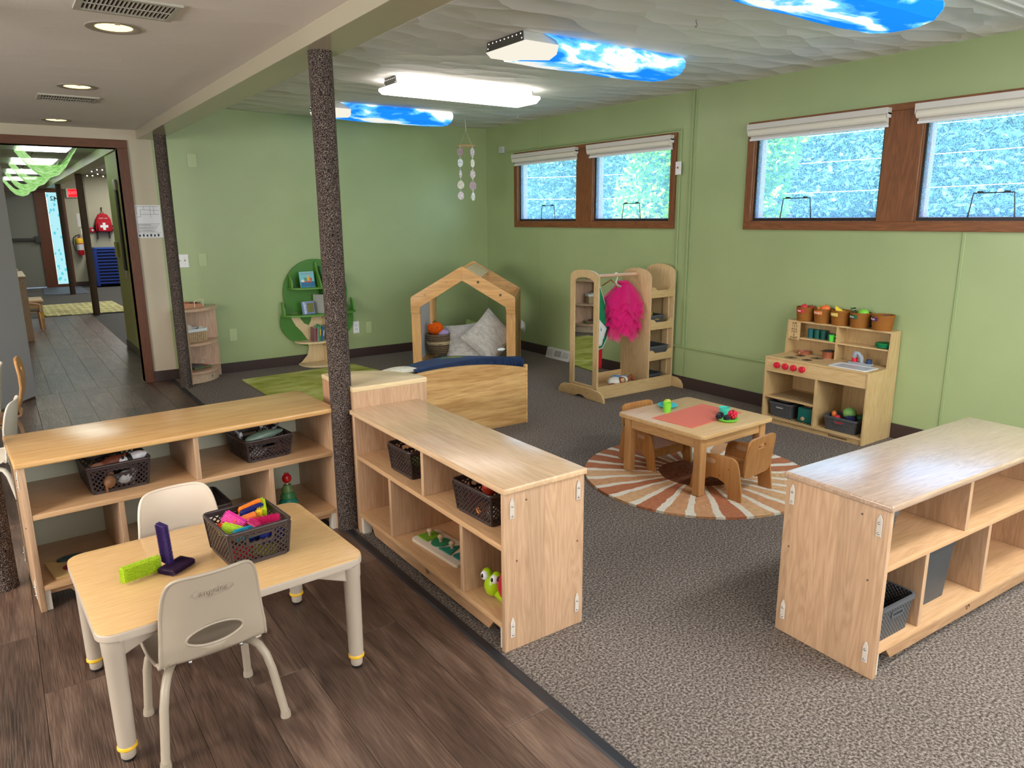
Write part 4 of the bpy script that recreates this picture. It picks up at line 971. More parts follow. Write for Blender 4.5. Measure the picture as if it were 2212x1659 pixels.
# grey plastic bins
def bin_mat(c):
    mt, nt, b = new_mat('bin_weave', .5); tc = nt.nodes.new('ShaderNodeTexCoord'); sp = nt.nodes.new('ShaderNodeSeparateXYZ'); nt.links.new(tc.outputs['Object'], sp.inputs[0])
    f = math_n(nt, 'SINE', math_n(nt, 'MULTIPLY', sp.outputs[2], 430.0)); g = math_n(nt, 'SINE', math_n(nt, 'MULTIPLY', math_n(nt, 'ADD', sp.outputs[0], sp.outputs[1]), 430.0))
    h = math_n(nt, 'MULTIPLY', f, g); r = ramp(nt, [(.35, lin(tuple(x * .45 for x in c))), (.55, lin(c))], math_n(nt, 'ADD', math_n(nt, 'MULTIPLY', h, .5), .5))
    nt.links.new(r.outputs[0], b.inputs['Base Color']); add_bump(nt, b, h, .002); return mt
GB = bin_mat((92, 94, 98)); GRIM = plain((84, 86, 90), .45)
def open_box(w_, d_, h_, taper=.1, th=.004, r=.02):
    mb = MB(); o0 = rrect(w_ * (1 - taper), d_ * (1 - taper), r * .8); o1 = rrect(w_, d_, r); i1 = rrect(w_ - 2 * th, d_ - 2 * th, r * .8); i0 = rrect(w_ * (1 - taper) - 2 * th, d_ * (1 - taper) - 2 * th, r * .7)
    L = [[mb._v((p[0], p[1], z)) for p in q] for q, z in ((o0, 0), (o1, h_), (i1, h_), (i0, th))]; n = len(o0)
    for A, B in zip(L, L[1:]):
        for i in range(n): mb.b.faces.new((A[i], A[(i + 1) % n], B[(i + 1) % n], B[i]))
    mb.b.faces.new(L[0][::-1]); mb.b.faces.new(L[3]); return mb
def grey_bin(name, label, loc, rz, w_, d_, h_, mat=None, rim=None, handle=(0, -1), hc=(40, 42, 44)):
    t = thing(name, label, 'basket', loc, rz)
    obj('body', open_box(w_, d_, h_), mat or GB, t, 50)
    obj('rim', MB().ring(rrect(w_ + .008, d_ + .008, .022), rrect(w_ - .008, d_ - .008, .017), h_ - .012, h_ + .002), rim or GRIM, t, 50)
    k = .96
    if handle[0] == 0: mb = MB().ring([(p[0], p[1] + h_ * .68) for p in rrect(.07, .024, .011)], [(p[0], p[1] + h_ * .68) for p in rrect(.056, .012, .0055)], handle[1] * d_ / 2 * k - .004, handle[1] * d_ / 2 * k + .004, 'y'); sl = MB().prism([(p[0], p[1] + h_ * .68) for p in rrect(.058, .014, .006)], handle[1] * d_ / 2 * k - .001, handle[1] * d_ / 2 * k + .001, 'y')
    else: mb = MB().ring([(p[0], p[1] + h_ * .68) for p in rrect(.07, .024, .011)], [(p[0], p[1] + h_ * .68) for p in rrect(.056, .012, .0055)], handle[0] * w_ / 2 * k - .004, handle[0] * w_ / 2 * k + .004, 'x'); sl = MB().prism([(p[0], p[1] + h_ * .68) for p in rrect(.058, .014, .006)], handle[0] * w_ / 2 * k - .001, handle[0] * w_ / 2 * k + .001, 'x')
    hd = obj('handle', mb, rim or GRIM, t, 50); obj('hand_slot', sl, plain(hc, .6), hd); return t
xs = MX1 + .016 + .1325
grey_bin('weave_basket', 'dark basket with yellow toy inside on upper dress-up shelf', D(xs - .03, -.02, .537), 0, .17, .25, .10, hc=(190, 160, 40))
grey_bin('weave_basket', 'dark grey woven basket on the middle dress-up shelf', D(xs + .0, -.02, .272), 0, .22, .27, .10)
grey_bin('weave_basket', 'dark basket down in the bottom bay of the dress-up stand', D(xs - .01, .02, .042), 0, .22, .24, .075)
o = obj('yellow_toy', MB().ball(D(xs - .02, -.04, .635), (.035, .02, .02), 12, 8), plain((214, 186, 40), .5), None, 40); tag(o, 'yellow toy lying in upper dress-up basket', 'toy')

# tutu: many crinkled tulle layers
def tulle(c, tr):
    mt, nt, b = new_mat('tulle', .8, 0, .2); b.inputs['Base Color'].default_value = lin(c); b.inputs['Alpha'].default_value = tr
    b.inputs['Sheen Weight'].default_value = .4; return mt
TUL = tulle((250, 30, 135), .42)
t = thing('pink_tutu', 'bright pink tulle tutu hanging from a white hanger on the rod', 'clothing', D(.41, 0, .925))
random.seed(31)
for ly in range(18):
    mb = MB(); nu, nv = 46, 9; L = .20 + .25 * (ly / 17) + random.uniform(-.02, .02); r1 = .235 - .05 * (ly / 17) + random.uniform(-.01, .01); ph = [random.uniform(0, 6.3) for _ in range(4)]
    g = []
    for j in range(nv + 1):
        v = j / nv; row = []
        for i in range(nu):
            a = 2 * PI * i / nu
            rr = .035 + (r1 - .035) * (v ** .75) * (1 + .18 * math.sin(7 * a + ph[0]) * v + .10 * math.sin(13 * a + ph[1] + 3 * v) * v)
            x = max(-.2, min(.145, rr * math.cos(a) * 1.0 + .02)); y = rr * math.sin(a) * .62; z = -.0 - L * v * (1 + .10 * math.sin(5 * a + ph[2])) + .02 * math.sin(9 * a + ph[3]) * v
            row.append(mb._v((x - .03 * v, y, z)))
        g.append(row)
    for j in range(nv):
        for i in range(nu): mb.b.faces.new((g[j][i], g[j][(i + 1) % nu], g[j + 1][(i + 1) % nu], g[j + 1][i]))
    obj('tulle_layer', mb.b, TUL, t, 60)
obj('waistband', MB().tube([(.045 * math.cos(a), .03 * math.sin(a), .0) for a in (2 * PI * i / 20 for i in range(20))], .009, 8, closed=True), plain((226, 20, 110), .6), t, 60)
t = thing('white_hanger', 'white plastic clothes hanger holding the pink tutu', 'hanger', D(.33, 0, .985))
obj('hook', MB().tube([(-.012, 0, -.012)] + [(.018 * math.cos(a), 0, .018 * math.sin(a)) for a in (PI - PI * 1.1 * i / 10 for i in range(11))] + [(.012, 0, -.03), (0, 0, -.05), (0, 0, -.085)], .0045, 8), WHITE, t, 60)
obj('shoulder_bar', MB().tube([(0, -.06, -.09), (0, -.03, -.08), (0, 0, -.075), (0, .03, -.08), (0, .06, -.09)], .0045, 8), WHITE, t, 60)
# apron garment pieces near the mirror
def cloth_sheet(name, label, pts, col, loc, rz=0, amp=.008, th=.003, par=None, trim=None):
    """hanging cloth: outline in (x,z), rippled in y"""
    t = thing(name, label, 'clothing', loc, rz)
    mb = MB(); n = len(pts); c = (sum(p[0] for p in pts) / n, sum(p[1] for p in pts) / n); rings = []
    for k in range(5):
        f = 1 - k / 5; rings.append([mb._v((c[0] + (p[0] - c[0]) * f, amp * math.sin(p[0] * 60 * f + p[1] * 20), c[1] + (p[1] - c[1]) * f)) for p in pts])
    for A, B in zip(rings, rings[1:]):
        for i in range(n): mb.b.faces.new((A[i], A[(i + 1) % n], B[(i + 1) % n], B[i]))
    mb.b.faces.new(rings[-1])
    o = obj('cloth', mb, plain(col, .85, 0, .2, .08, 25), t, 60); s_ = o.modifiers.new('s', 'SOLIDIFY'); s_.thickness = th
    if trim: obj('edge_trim', MB().tube([(p[0], amp * math.sin(p[0] * 60 + p[1] * 20), p[1]) for p in pts], .0055, 6, closed=True), plain(trim, .7), t, 60)
    return t
cloth_sheet('green_apron', 'green apron with white edging hanging beside the mirror frame', [(-.10, .02), (-.02, .03), (.03, -.06), (.11, -.24), (.13, -.31), (.08, -.40), (.02, -.47), (-.05, -.49), (-.12, -.47), (-.14, -.2)], (30, 130, 84), D(.14, -.03, .87), .1, trim=(220, 222, 220))
cloth_sheet('white_costume', 'white cloth costume hanging below the green apron', [(-.08, 0), (.02, .02), (.09, -.06), (.08, -.16), (.03, -.20), (-.06, -.20), (-.1, -.1)], (222, 222, 218), D(.10, -.05, .62), .15, .014)
cloth_sheet('black_costume', 'black cloth behind the green apron near the rod', [(-.06, .04), (.0, .05), (.06, -.06), (.10, -.20), (.06, -.24), (-.04, -.1)], (24, 24, 28), D(.19, .03, .83), 0, .006)
cloth_sheet('red_costume', 'red cloth hanging lowest behind the mirror', [(-.04, 0), (.07, .02), (.08, -.1), (.075, -.21), (-.04, -.22)], (186, 26, 38), D(.13, .02, .42), 0, .008)
t = thing('tan_hanger', 'empty tan hanger with thin metal hook beside the white hanger', 'hanger', D(.27, .0, .985))
obj('hook', MB().tube([(0, 0, -.02), (.0, 0, .0)] + [(0, .016 * math.cos(a), .014 * math.sin(a)) for a in (2.8 - 3 * i / 8 for i in range(9))], .002, 6), STEEL, t, 60)
obj('shoulder_bar', MB().tube([(0, -.10, -.09), (0, 0, -.035), (0, .10, -.09)], .007, 8), plain((176, 128, 90), .5), t, 60)
# rag doll lying in the bottom of the stand
t = thing('rag_doll', 'rag doll in a white and blue dress lying in the dress-up stand', 'soft toy', D(.30, -.09, .075), -.1)
SK = plush((150, 88, 60))
obj('dress', MB().ball((-.05, -.01, .035), (.07, .05, .04), 18, 12).ball((.035, 0, .04), (.06, .045, .032), 16, 10), plain((226, 222, 210), .9, 0, .1, .05, 30, .006), t, 60)
obj('blue_pattern', MB().ball((-.01, .03, .062), (.045, .03, .018), 12, 8).ball((.06, .015, .052), (.045, .03, .022), 12, 8).ball((.0, -.012, .066), (.02, .02, .012), 10, 8), plain((110, 150, 196), .9, 0, .1, .55, 55), t, 60)
obj('arm', MB().tube([(-.07, -.04, .02), (-.12, -.05, .015), (-.16, -.045, .0), (-.18, -.03, -.01)], [.018, .017, .016, .018], 10), SK, t, 60)
obj('arm', MB().tube([(.08, -.01, .04), (.12, -.0, .05), (.15, .02, .055), (.17, .02, .03), (.18, .0, .0)], [.018, .017, .017, .016, .018], 10), SK, t, 60)
obj('leg', MB().tube([(-.05, -.045, .01), (.0, -.055, .005), (.05, -.05, .0), (.09, -.04, -.01)], [.018, .018, .018, .02], 10), SK, t, 60)
obj('head', MB().ball((-.0, -.045, .045), (.036, .03, .03), 16, 12), SK, t, 60)
obj('face', MB().ball((-.004, -.06, .05), (.022, .017, .02), 14, 10), plush((214, 178, 140)), t, 60)
obj('eye', MB().ball((-.012, -.076, .054), .0028, 8, 6).ball((.004, -.077, .055), .0028, 8, 6), plain((20, 15, 12), .2), t, 60)
# ================================================================ square wooden table and cube chairs
# corners measured: L(-1.915,-4.29) B(-1.325,-4.28) R(-1.335,-4.90) F(-1.94,-4.915)
TR_ = math.radians(1.3)
TC = (-1.632, -4.597)
t = thing('square_table', 'small square maple table standing on the sunburst rug', 'table', (TC[0], TC[1], .013), TR_)
hw = .305; TZt = .344
obj('tabletop', MB().prism(rrect(2 * hw, 2 * hw, .02), TZt - .022, TZt, 'z', .006, 3), TX, t, 40)
for sx in (-1, 1):
    for sy in (-1, 1): obj('leg', MB().at((sx * (hw - .052), sy * (hw - .052), 0)).box(-.025, .025, -.025, .025, 0, TZt - .022, .008, 3), TZ, t, 40)
for sy in (-1, 1): obj('apron', MB().box(-hw + .077, hw - .077, sy * (hw - .045) - .009, sy * (hw - .045) + .009, TZt - .085, TZt - .022, .002), wood((214, 172, 120), (190, 144, 92), 'x', 'z', 0, .4), t)
for sx in (-1, 1): obj('apron', MB().box(sx * (hw - .045) - .009, sx * (hw - .045) + .009, -hw + .077, hw - .077, TZt - .085, TZt - .022, .002), wood((214, 172, 120), (190, 144, 92), 'y', 'z', 0, .4), t)
def cube_chair(label, loc, rz):
    """local: faces +y (seat opens to +y), back panel near y=-.13"""
    t = thing('cube_chair', label, 'chair', loc, rz, 'cube chairs at the square table')
    def side(x):
        o_ = [(-.165, 0), (-.085, 0), (-.082, .05), (-.06, .085), (-.02, .10), (.02, .10), (.06, .085), (.082, .05), (.085, 0), (.155, 0), (.125, .17), (.115, .20), (.09, .215), (-.02, .225), (-.10, .225), (-.125, .21), (-.14, .17)]
        mb = MB().prism(o_, x, x + .012, 'x', .003)
        return obj('side_panel', mb, CH, t, 40)
    for x in (-.155, .143):
        sp = side(x)
        obj('hand_slot', MB().prism([(p[0] + .03, p[1] + .185) for p in rrect(.062, .024, .012)], x - .0006, x + .0126, 'x'), plain((206, 170, 130), .6), sp)
        obj('screw', MB().ball((x if x < 0 else x + .012, -.08, .16), .003, 8, 5).ball((x if x < 0 else x + .012, -.03, .115), .003, 8, 5), plain((90, 66, 40), .5), sp)
    obj('seat', MB().box(-.143, .143, -.12, .12, .115, .127, .002), CH, t)
    # back panel with tulip-shaped hand hole
    n = 28
    O = [];
    for i in range(n):
        a = 2 * PI * i / n; c_, s_ = math.cos(a), math.sin(a); e = .28
        O.append((.128 * math.copysign(abs(c_) ** e, c_), .225 + .11 * math.copysign(abs(s_) ** e, s_)))
    I = []
    for i in range(n):
        a = 2 * PI * i / n; c_, s_ = math.cos(a), math.sin(a)
        I.append((.038 * math.copysign(abs(c_) ** .5, c_), .278 + .012 * s_ * (1 + .0 * c_) + (.007 * math.cos(a * 2) ** 2 if s_ > 0 else 0)))
    mb = MB(); mb.at((0, -.135, .0), 0, .14).ring(O, I, -.0, .012, 'y')
    obj('back_panel', mb, CH, t, 40)
    obj('stretcher', MB().box(-.143, .143, .08, .092, .06, .115, .002), CH, t)
    return t
c1 = cube_chair('cube chair with a hand hole in its back, in front of the square table', (-1.655, -4.885, .013), math.radians(6))
copy_thing(c1, (-1.645, -4.325, .013), PI + math.radians(-2), 'cube chair tucked under the far side of the square table')
ZT = TZt + .013
# table runner mat
def mesh_mat():
    mt, nt, b = new_mat('placemat_weave', .7); tc = nt.nodes.new('ShaderNodeTexCoord'); sp = nt.nodes.new('ShaderNodeSeparateXYZ'); nt.links.new(tc.outputs['Object'], sp.inputs[0])
    f = math_n(nt, 'SINE', math_n(nt, 'MULTIPLY', sp.outputs[0], 620.0)); g = math_n(nt, 'SINE', math_n(nt, 'MULTIPLY', sp.outputs[1], 620.0)); h = math_n(nt, 'ADD', f, g)
    r = ramp(nt, [(.3, lin((226, 78, 62))), (.7, lin((244, 150, 124)))], math_n(nt, 'ADD', math_n(nt, 'MULTIPLY', h, .3), .5)); nt.links.new(r.outputs[0], b.inputs['Base Color']); add_bump(nt, b, h, .001); return mt
o = obj('placemat', MB().box(-.235, .235, -.135, .135, 0, .0025, .001), mesh_mat()); o.location = (-1.632, -4.617, ZT); o.rotation_euler = (0, 0, math.radians(5)); tag(o, 'coral woven placemat across the small square table', 'placemat')
def plate_(loc, r, col, label):
    t = thing('toy_plate', label, 'plate', loc); obj('dish', MB().lathe([(r * .7, 0), (r, .012), (r, .016), (r * .93, .017), (r * .68, .006), (.0001, .006)], n=32, cap0=True), plain(col, .4), t, 60); return t
plate_((-1.625, -4.385, ZT + .0005), .058, (60, 196, 204), 'turquoise toy plate at far left of the square table')
plate_((-1.585, -4.79, ZT + .0005), .058, (120, 214, 70), 'lime green toy plate near the right corner of the square table')
def cup_(loc, r, h_, col, label, alpha=1, name='toy_cup', handle=False):
    t = thing(name, label, 'cup', loc)
    mt = plain(col, .35)
    if alpha < 1:
        mt, nt, b = new_mat('clear_plastic', .25); b.inputs['Base Color'].default_value = lin(col); b.inputs['Alpha'].default_value = alpha
    obj('body', MB().lathe([(r * .86, 0), (r, h_), (r * .93, h_), (r * .8, .004), (.0001, .004)], n=28), mt, t, 60)
    obj('rim', MB().tube([(r * .97 * math.cos(a), r * .97 * math.sin(a), h_) for a in (2 * PI * i / 24 for i in range(24))], .0016, 6, closed=True), mt, t, 60)
    if handle: obj('handle', MB().tube([(r * .9, 0, h_ * .8), (r * 1.5, 0, h_ * .75), (r * 1.6, 0, h_ * .5), (r * 1.4, 0, h_ * .25), (r * .88, 0, h_ * .22)], .004, 8), mt, t, 60)
    return t
cup_((-1.712, -4.462, ZT), .024, .055, (140, 226, 70), 'see-through lime toy cup in front of the turquoise plate', .8)
cup_((-1.51, -4.705, ZT), .032, .046, (64, 196, 176), 'turquoise toy cup behind the lime plate')
t = thing('toy_pear', 'yellow-green toy pear lying on the turquoise plate', 'toy food', (-1.625, -4.38, ZT + .028), .5)
obj('flesh', MB().ball((0, 0, 0), (.036, .02, .018), 18, 12).ball((.03, 0, 0), (.02, .013, .012), 12, 8), plain((200, 206, 60), .5, 0, .4, .1, 30), t, 60); obj('stem', MB().tube([(.046, 0, 0), (.058, .004, .003)], .002, 6), plain((90, 70, 30), .6), t)
t = thing('toy_bean_pod', 'dark green toy slice beside pear on the turquoise plate', 'toy food', (-1.655, -4.41, ZT + .022), .3)
obj('pod', MB().ball((0, 0, 0), (.034, .014, .01), 16, 10), plain((60, 104, 40), .5), t, 60); obj('tip', MB().ball((.033, 0, 0), (.005, .003, .003), 8, 6), plain((40, 70, 30), .5), t)
def berry(loc, r, c, label, nm):
    t = thing(nm, label, 'toy food', loc); mb = MB(); random.seed(int(loc[0] * 1e4) % 99)
    for k in range(26):
        z = 1 - 2 * (k + .5) / 26; q = k * 2.4; rr = math.sqrt(1 - z * z); mb.ball((r * .8 * rr * math.cos(q), r * .8 * rr * math.sin(q), r * .8 * z), r * .34, 8, 6)
    obj('drupelets', mb, plain(c, .35), t, 60); obj('calyx', MB().lathe([(.001, r * 1.05), (r * .4, r * .95)], n=6), plain((60, 100, 40), .6), t); return t
berry((-1.632, -4.765, ZT + .026), .016, (22, 18, 34), 'blackberry at the left of the lime toy plate', 'toy_blackberry')
berry((-1.61, -4.80, ZT + .024), .016, (24, 18, 36), 'blackberry nearest the camera on the lime toy plate', 'toy_blackberry')
berry((-1.603, -4.755, ZT + .030), .016, (20, 18, 30), 'blackberry beside the raspberry on the lime toy plate', 'toy_blackberry')
berry((-1.56, -4.80, ZT + .034), .025, (206, 30, 60), 'big red raspberry on the lime toy plate', 'toy_raspberry')

# ================================================================ play kitchen (local: width along x from far end, front -y)
KR = -PI / 2
KO = (-.352, -4.128, 0)
t = kit = thing('play_kitchen', 'birch play kitchen with red knobs, sink and storage bays', 'play kitchen', KO, KR)
KW, KD, KH, KU = .765, .345, .482, .722
uy = .24     # depth where upper part starts
KS = wood((206, 178, 130), (184, 152, 102), 'z', 'y', 0, .4, 1.0)
def kside(x): obj('side_panel', MB().prism([(0, 0), (KD, 0), (KD, KU), (uy, KU), (uy - .012, KH), (0, KH)], x, x + .014, 'x', .003), KS, kit, 40)
kside(0); kside(KW - .014)
obj('countertop', MB().box(.014, KW - .014, .002, uy + .06, KH - .012, KH, .002), BX, kit)
obj('top_board', MB().box(.014, KW - .014, uy - .002, KD, KU - .013, KU - .001, .002), BX, kit)
obj('apron_panel', MB().box(.014, KW - .014, .006, .018, .375, KH - .012, .001), BX, kit)
obj('back_panel', MB().box(.014, KW - .014, KD - .008, KD - .001, .03, KU - .013), wood((190, 160, 112), (170, 138, 92), 'z', 'x', 0, .5), kit)
obj('center_divider', MB().box(.397, .411, .004, KD - .008, .048, .375, .001), KS, kit)
obj('center_divider', MB().box(.377, .391, uy, KD - .008, KH, KU - .013, .001), KS, kit)
obj('bottom_board', MB().box(.014, KW - .014, .002, KD - .008, .034, .048, .001), BX, kit)
obj('toe_board', MB().box(.014, KW - .014, .012, .024, 0, .034), BX, kit)
obj('oven_shelf', MB().box(.014, .397, .006, KD - .008, .185, .197, .001), BX, kit)
mb = MB()
for i in range(15): mb.at((.04 + i * .0235, .03, .1971), -.05).box(0, .008, 0, .26, 0, .0006)
obj('printed_grate', mb, plain((40, 32, 26), .6), kit)
mb = MB()
for i in range(15): mb.at((.04 + i * .0235, .02, .0481), 0).box(0, .008, 0, .28, 0, .0006)
obj('printed_grate', mb, plain((40, 32, 26), .6), kit)
for x0, x1 in ((.105, .377), (.391, KW - .014)): obj('upper_shelf', MB().box(x0, x1, uy + .0, KD - .008, .592, .602, .001), BX, kit)
obj('keypad_panel', MB().box(.014, .10, uy - .003, uy + .007, .585, .709, .001), BX, kit)
INK = plain((46, 30, 18), .6)
kp = bpy.data.objects[kit.name]
text('keypad_print', '6:30\n1 2 3\n4 5 6\n7 8 9\n0\nSTART', .021, INK, kit, (.057, uy - .0035, .648), (PI / 2, 0, 0), .0002, bold=.0003)
for i in range(4):
    k = obj('knob', MB().at((.10 + i * .0655, .006, .428), 0, PI / 2).lathe([(.022, 0), (.022, .016), (.019, .02), (.0001, .02)], n=24), RED, kit, 40)
    obj('pointer', MB().at((.10 + i * .0655, -.0142, .428), 0, 0, .5).box(-.019, .019, -.004, .0, -.004, .004, .001), RED, k)
for cx_, cy_, r in ((.155, .075, .043), (.150, .195, .034), (.28, .195, .043), (.275, .085, .034)):
    mb = MB()
    for q in (1, .8, .6, .4): mb.M = Matrix.Translation((cx_, cy_, KH + .0001)); mb.ring(ell(r * q, r * q, 32), ell(r * q - .0035, r * q - .0035, 32), 0, .0005)
    mb.ring(ell(r * .22, r * .22, 32), ell(.0005, .0005, 32), 0, .0005)
    obj('printed_burner', mb, INK, kit)
def loft(cx_, cy_, o, i, zt, zb):
    mb = MB(); L = [[mb._v((cx_ + p[0], cy_ + p[1], z)) for p in q] for q, z in ((o, zt), (o, zt + .004), (i, zt + .004), ([(p[0] * .86, p[1] * .86) for p in i], zb))]; n = len(o)
    for A, B in zip(L, L[1:]):
        for k in range(n): mb.b.faces.new((A[k], A[(k + 1) % n], B[(k + 1) % n], B[k]))
    mb.b.faces.new(L[3]); return mb
obj('sink_basin', loft(.595, .105, rrect(.265, .165, .018), rrect(.235, .135, .015), KH + .0002, KH - .0), plain((222, 226, 232), .3), kit, 50)
sk = obj('sink_well', MB().prism(rrect(.232, .132, .014, 5, .595, .105), KH + .0006, KH + .0012, 'z'), plain((184, 190, 198), .3), kit)
fa = obj('faucet', MB().box(.50, .655, .205, .25, KH, KH + .014, .004).tube([(.585, .23, KH + .01), (.578, .225, KH + .05), (.565, .205, KH + .078), (.555, .185, KH + .080), (.568, .160, KH + .058)], [.016, .015, .014, .014, .013], 12), plain((150, 156, 166), .3), kit, 50)
obj('faucet_knob', MB().at((.535, .225, KH + .012)).lathe([(.017, 0), (.018, .03), (.0001, .032)], n=20), RED, fa, 40)
obj('faucet_knob', MB().at((.635, .225, KH + .012)).lathe([(.018, 0), (.019, .03), (.0001, .031)], n=20), plain((34, 60, 96), .35), fa, 40)
text('brand_print', 'Environments', .024, INK, kit, (KW - .175, .0112, .017), (PI / 2, 0, 0), .0003, bold=.0003)
def K(x, y, z): return (KO[0] + y, KO[1] - x, z)
# five felt bins
names = ['Red', 'Orange', 'Yellow', 'Green', 'Purple']; lc = [(206, 44, 56), (226, 130, 70), (222, 190, 84), (30, 96, 70), (96, 44, 110)]
BINM = plain((142, 88, 30), .7, 0, .3, .08, 8, .002)
BY = .283
for i, (x, r) in enumerate(((.108, .062), (.243, .060), (.376, .062), (.517, .064), (.670, .066))):
    yy = (BY, BY, BY, BY - .004, BY - .004)[i]
    t = thing('sorting_bin', 'brown round bin with a %s label reading %s on the play kitchen' % (names[i].lower(), names[i]), 'bin', K(x, yy, KU), KR)
    H = .10
    obj('body', MB().lathe([(r * .9, 0), (r * .97, .035), (r, .07), (r * 1.06, H), (r * .98, H), (r * .9, .01), (.0001, .008)], n=36), BINM, t, 60)
    obj('band', MB().lathe([(r * .965, .03), (r * .985, .034), (r * .975, .038)], n=36, cap0=False, cap1=False).lathe([(r * 1.005, .064), (r * 1.025, .068), (r * 1.015, .072)], n=36, cap0=False, cap1=False), BINM, t, 60)
    # label wraps the curve
    mb = MB(); R_l = r * 1.045; a0 = -PI / 2 - (.15 if i in (0, 1) else .35 if i < 4 else .5); hwL = .036 / R_l
    rows = [[mb._v(((R_l + .0012 + (z - .075) * .06) * math.cos(a), (R_l + .0012 + (z - .075) * .06) * math.sin(a), z)) for a in (a0 - hwL + 2 * hwL * k / 8 for k in range(9))] for z in (.061, .085)]
    for k in range(8): mb.b.faces.new((rows[0][k], rows[0][k + 1], rows[1][k + 1], rows[1][k]))
    lab = obj('name_label', mb, plain(lc[i], .5), t)
    tx = text('label_text', names[i], .0155, plain((235, 230, 215) if i != 2 else (250, 246, 200), .5), t, ((R_l + .003) * math.cos(a0), (R_l + .003) * math.sin(a0), .073), (PI / 2, 0, a0 + PI / 2), .0003, bold=.0004)
def fruit(nm, label, loc, r, c, sub=None, subc=None, rz=0, cat='toy food'):
    t = thing(nm, label, cat, loc, rz); obj('flesh', MB().ball((0, 0, 0), r, 20, 14), plain(c, .45, 0, .5, .08, 25), t, 60)
    if sub: sub(t)
    return t
def stem(r, c=(70, 110, 40)):
    def f(t): obj('stem', MB().tube([(0, 0, r * .85), (.003, 0, r * 1.25)], .0025, 6), plain(c, .6), t)
    return f
fruit('toy_apple', 'red toy apple at the front of the Red bin', K(.10, BY - .012, KU + .092), .026, (205, 42, 58), stem(.026))
fruit('toy_tomato', 'dark red toy tomato at the right of the Red bin', K(.14, BY + .02, KU + .085), .024, (170, 40, 48), stem(.024))
fruit('toy_orange', 'big orange fruit in the Orange bin', K(.262, BY - .01, KU + .098), (.033, .033, .028), (234, 112, 44), stem(.028))
fruit('toy_apricot', 'small yellow-orange fruit at the left of the Orange bin', K(.215, BY, KU + .090), (.024, .022, .02), (236, 160, 60), stem(.02))
t = thing('toy_banana', 'toy banana standing up in the Yellow bin', 'toy food', K(.345, BY - .0, KU + .09), KR)
obj('flesh', MB().tube([(.03, 0, -.02), (.012, 0, -.004), (-.004, 0, .012), (-.012, 0, .03)], [.012, .015, .013, .006], 10).tube([(.04, .012, -.015), (.02, .012, .0), (.0, .012, .012), (-.01, .006, .026)], [.01, .013, .011, .005], 10), plain((236, 206, 60), .5), t, 60); obj('stem', MB().tube([(-.012, 0, .028), (-.013, 0, .040)], .004, 8), plain((196, 170, 50), .6), t)
fruit('toy_lemon', 'yellow toy lemon sunk in the Yellow bin', K(.39, BY + .01, KU + .075), (.026, .022, .02), (232, 204, 70), stem(.02, (180, 160, 50)))
t = thing('toy_herb', 'dark leafy toy greens at the left of the Green bin', 'toy food', K(.468, BY - .0, KU + .10), KR)
random.seed(5); lf = MB()
for k in range(14): lf.at((random.uniform(-.02, .012), random.uniform(-.012, .012), random.uniform(-.006, .026)), random.uniform(0, 6), random.uniform(-.8, .8)).prism([(-.012, 0), (0, -.006), (.012, 0), (0, .006)], 0, .002)
obj('leaf', lf, plain((28, 84, 48), .6), t); obj('stem', MB().tube([(0, 0, -.03), (0, 0, .02)], .003, 6), plain((190, 200, 150), .6), t)
fruit('toy_apple', 'bright green toy apple in the Green bin', K(.535, BY - .006, KU + .095), (.035, .035, .028), (120, 196, 60), stem(.028))
fruit('toy_grapes', 'purple toy fruit barely showing inside the Purple bin', K(.68, BY + .02, KU + .078), (.03, .025, .02), (90, 50, 90), stem(.02))
# things on shelves of the kitchen
for i, (x, c, l) in enumerate(((.155, (24, 98, 100), 'dark teal toy cup at left end of the upper kitchen shelf'), (.205, (20, 88, 78), 'dark green toy cup second from left on the upper kitchen shelf'), (.252, (18, 80, 70), 'dark green toy cup third from left on the upper kitchen shelf'), (.305, (26, 74, 84), 'dark blue-green toy cup behind lime mug on upper kitchen shelf'))):
    cup_(K(x, .295, .602), .023, .062 if i < 3 else .045, c, l)
o = cup_(K(.333, .268, .602), .021, .045, (92, 214, 70), 'lime green toy mug with handle on the upper kitchen shelf', 1, 'toy_mug', True); o.rotation_euler = (0, 0, KR)
for i in range(3): plate_(K(.69, .288, .6025 + i * .009), .054, (20, 122 + 8 * i, 78), ['green toy plate at the bottom of the stack of three', 'green toy plate in the middle of the stack of three', 'green toy plate on top of the stack of three'][i])
t = thing('toy_pan', 'copper-coloured toy frying pan behind the left burners', 'pan', K(.12, .28, KH), KR)
CU = plain((160, 92, 64), .4)
obj('bowl', MB().lathe([(.042, 0), (.048, .02), (.046, .02), (.04, .004), (.0001, .004)], n=28), CU, t, 60); obj('handle', MB().tube([(0, -.045, .015), (.004, -.062, .013)], .007, 8), plain((190, 130, 96), .5), t, 60)
t = thing('toy_pot', 'copper-coloured toy pot with dark lid beside the frying pan', 'pot', K(.315, .275, KH), KR)
obj('bowl', MB().lathe([(.038, 0), (.042, .044), (.044, .046), (.0001, .046)], n=28), CU, t, 60); obj('lid', MB().lathe([(.043, .047), (.036, .053), (.0001, .056)], n=28), plain((50, 52, 50), .3), t, 60)
obj('handle', MB().box(-.064, -.038, -.009, .009, .036, .043, .003).box(.038, .064, -.009, .009, .036, .043, .003), CU, t)
grey_bin('weave_basket', 'grey woven basket with a cloth in the lower left bay of play kitchen', K(.125, .14, .048), KR, .185, .22, .105, hc=(190, 190, 190))
o = cushion('folded_cloth', 'folded greyish cloth lying in the basket under the oven shelf', .15, .18, .05, plain((128, 118, 108), .95, 0, .1, .12, 14), K(.125, .14, .160), (PI / 2 - .15, 0, KR), cat='cloth')
t = thing('toy_toaster', 'teal wooden toy toaster with round knob in the lower left bay', 'toy', K(.322, .085, .048), KR)
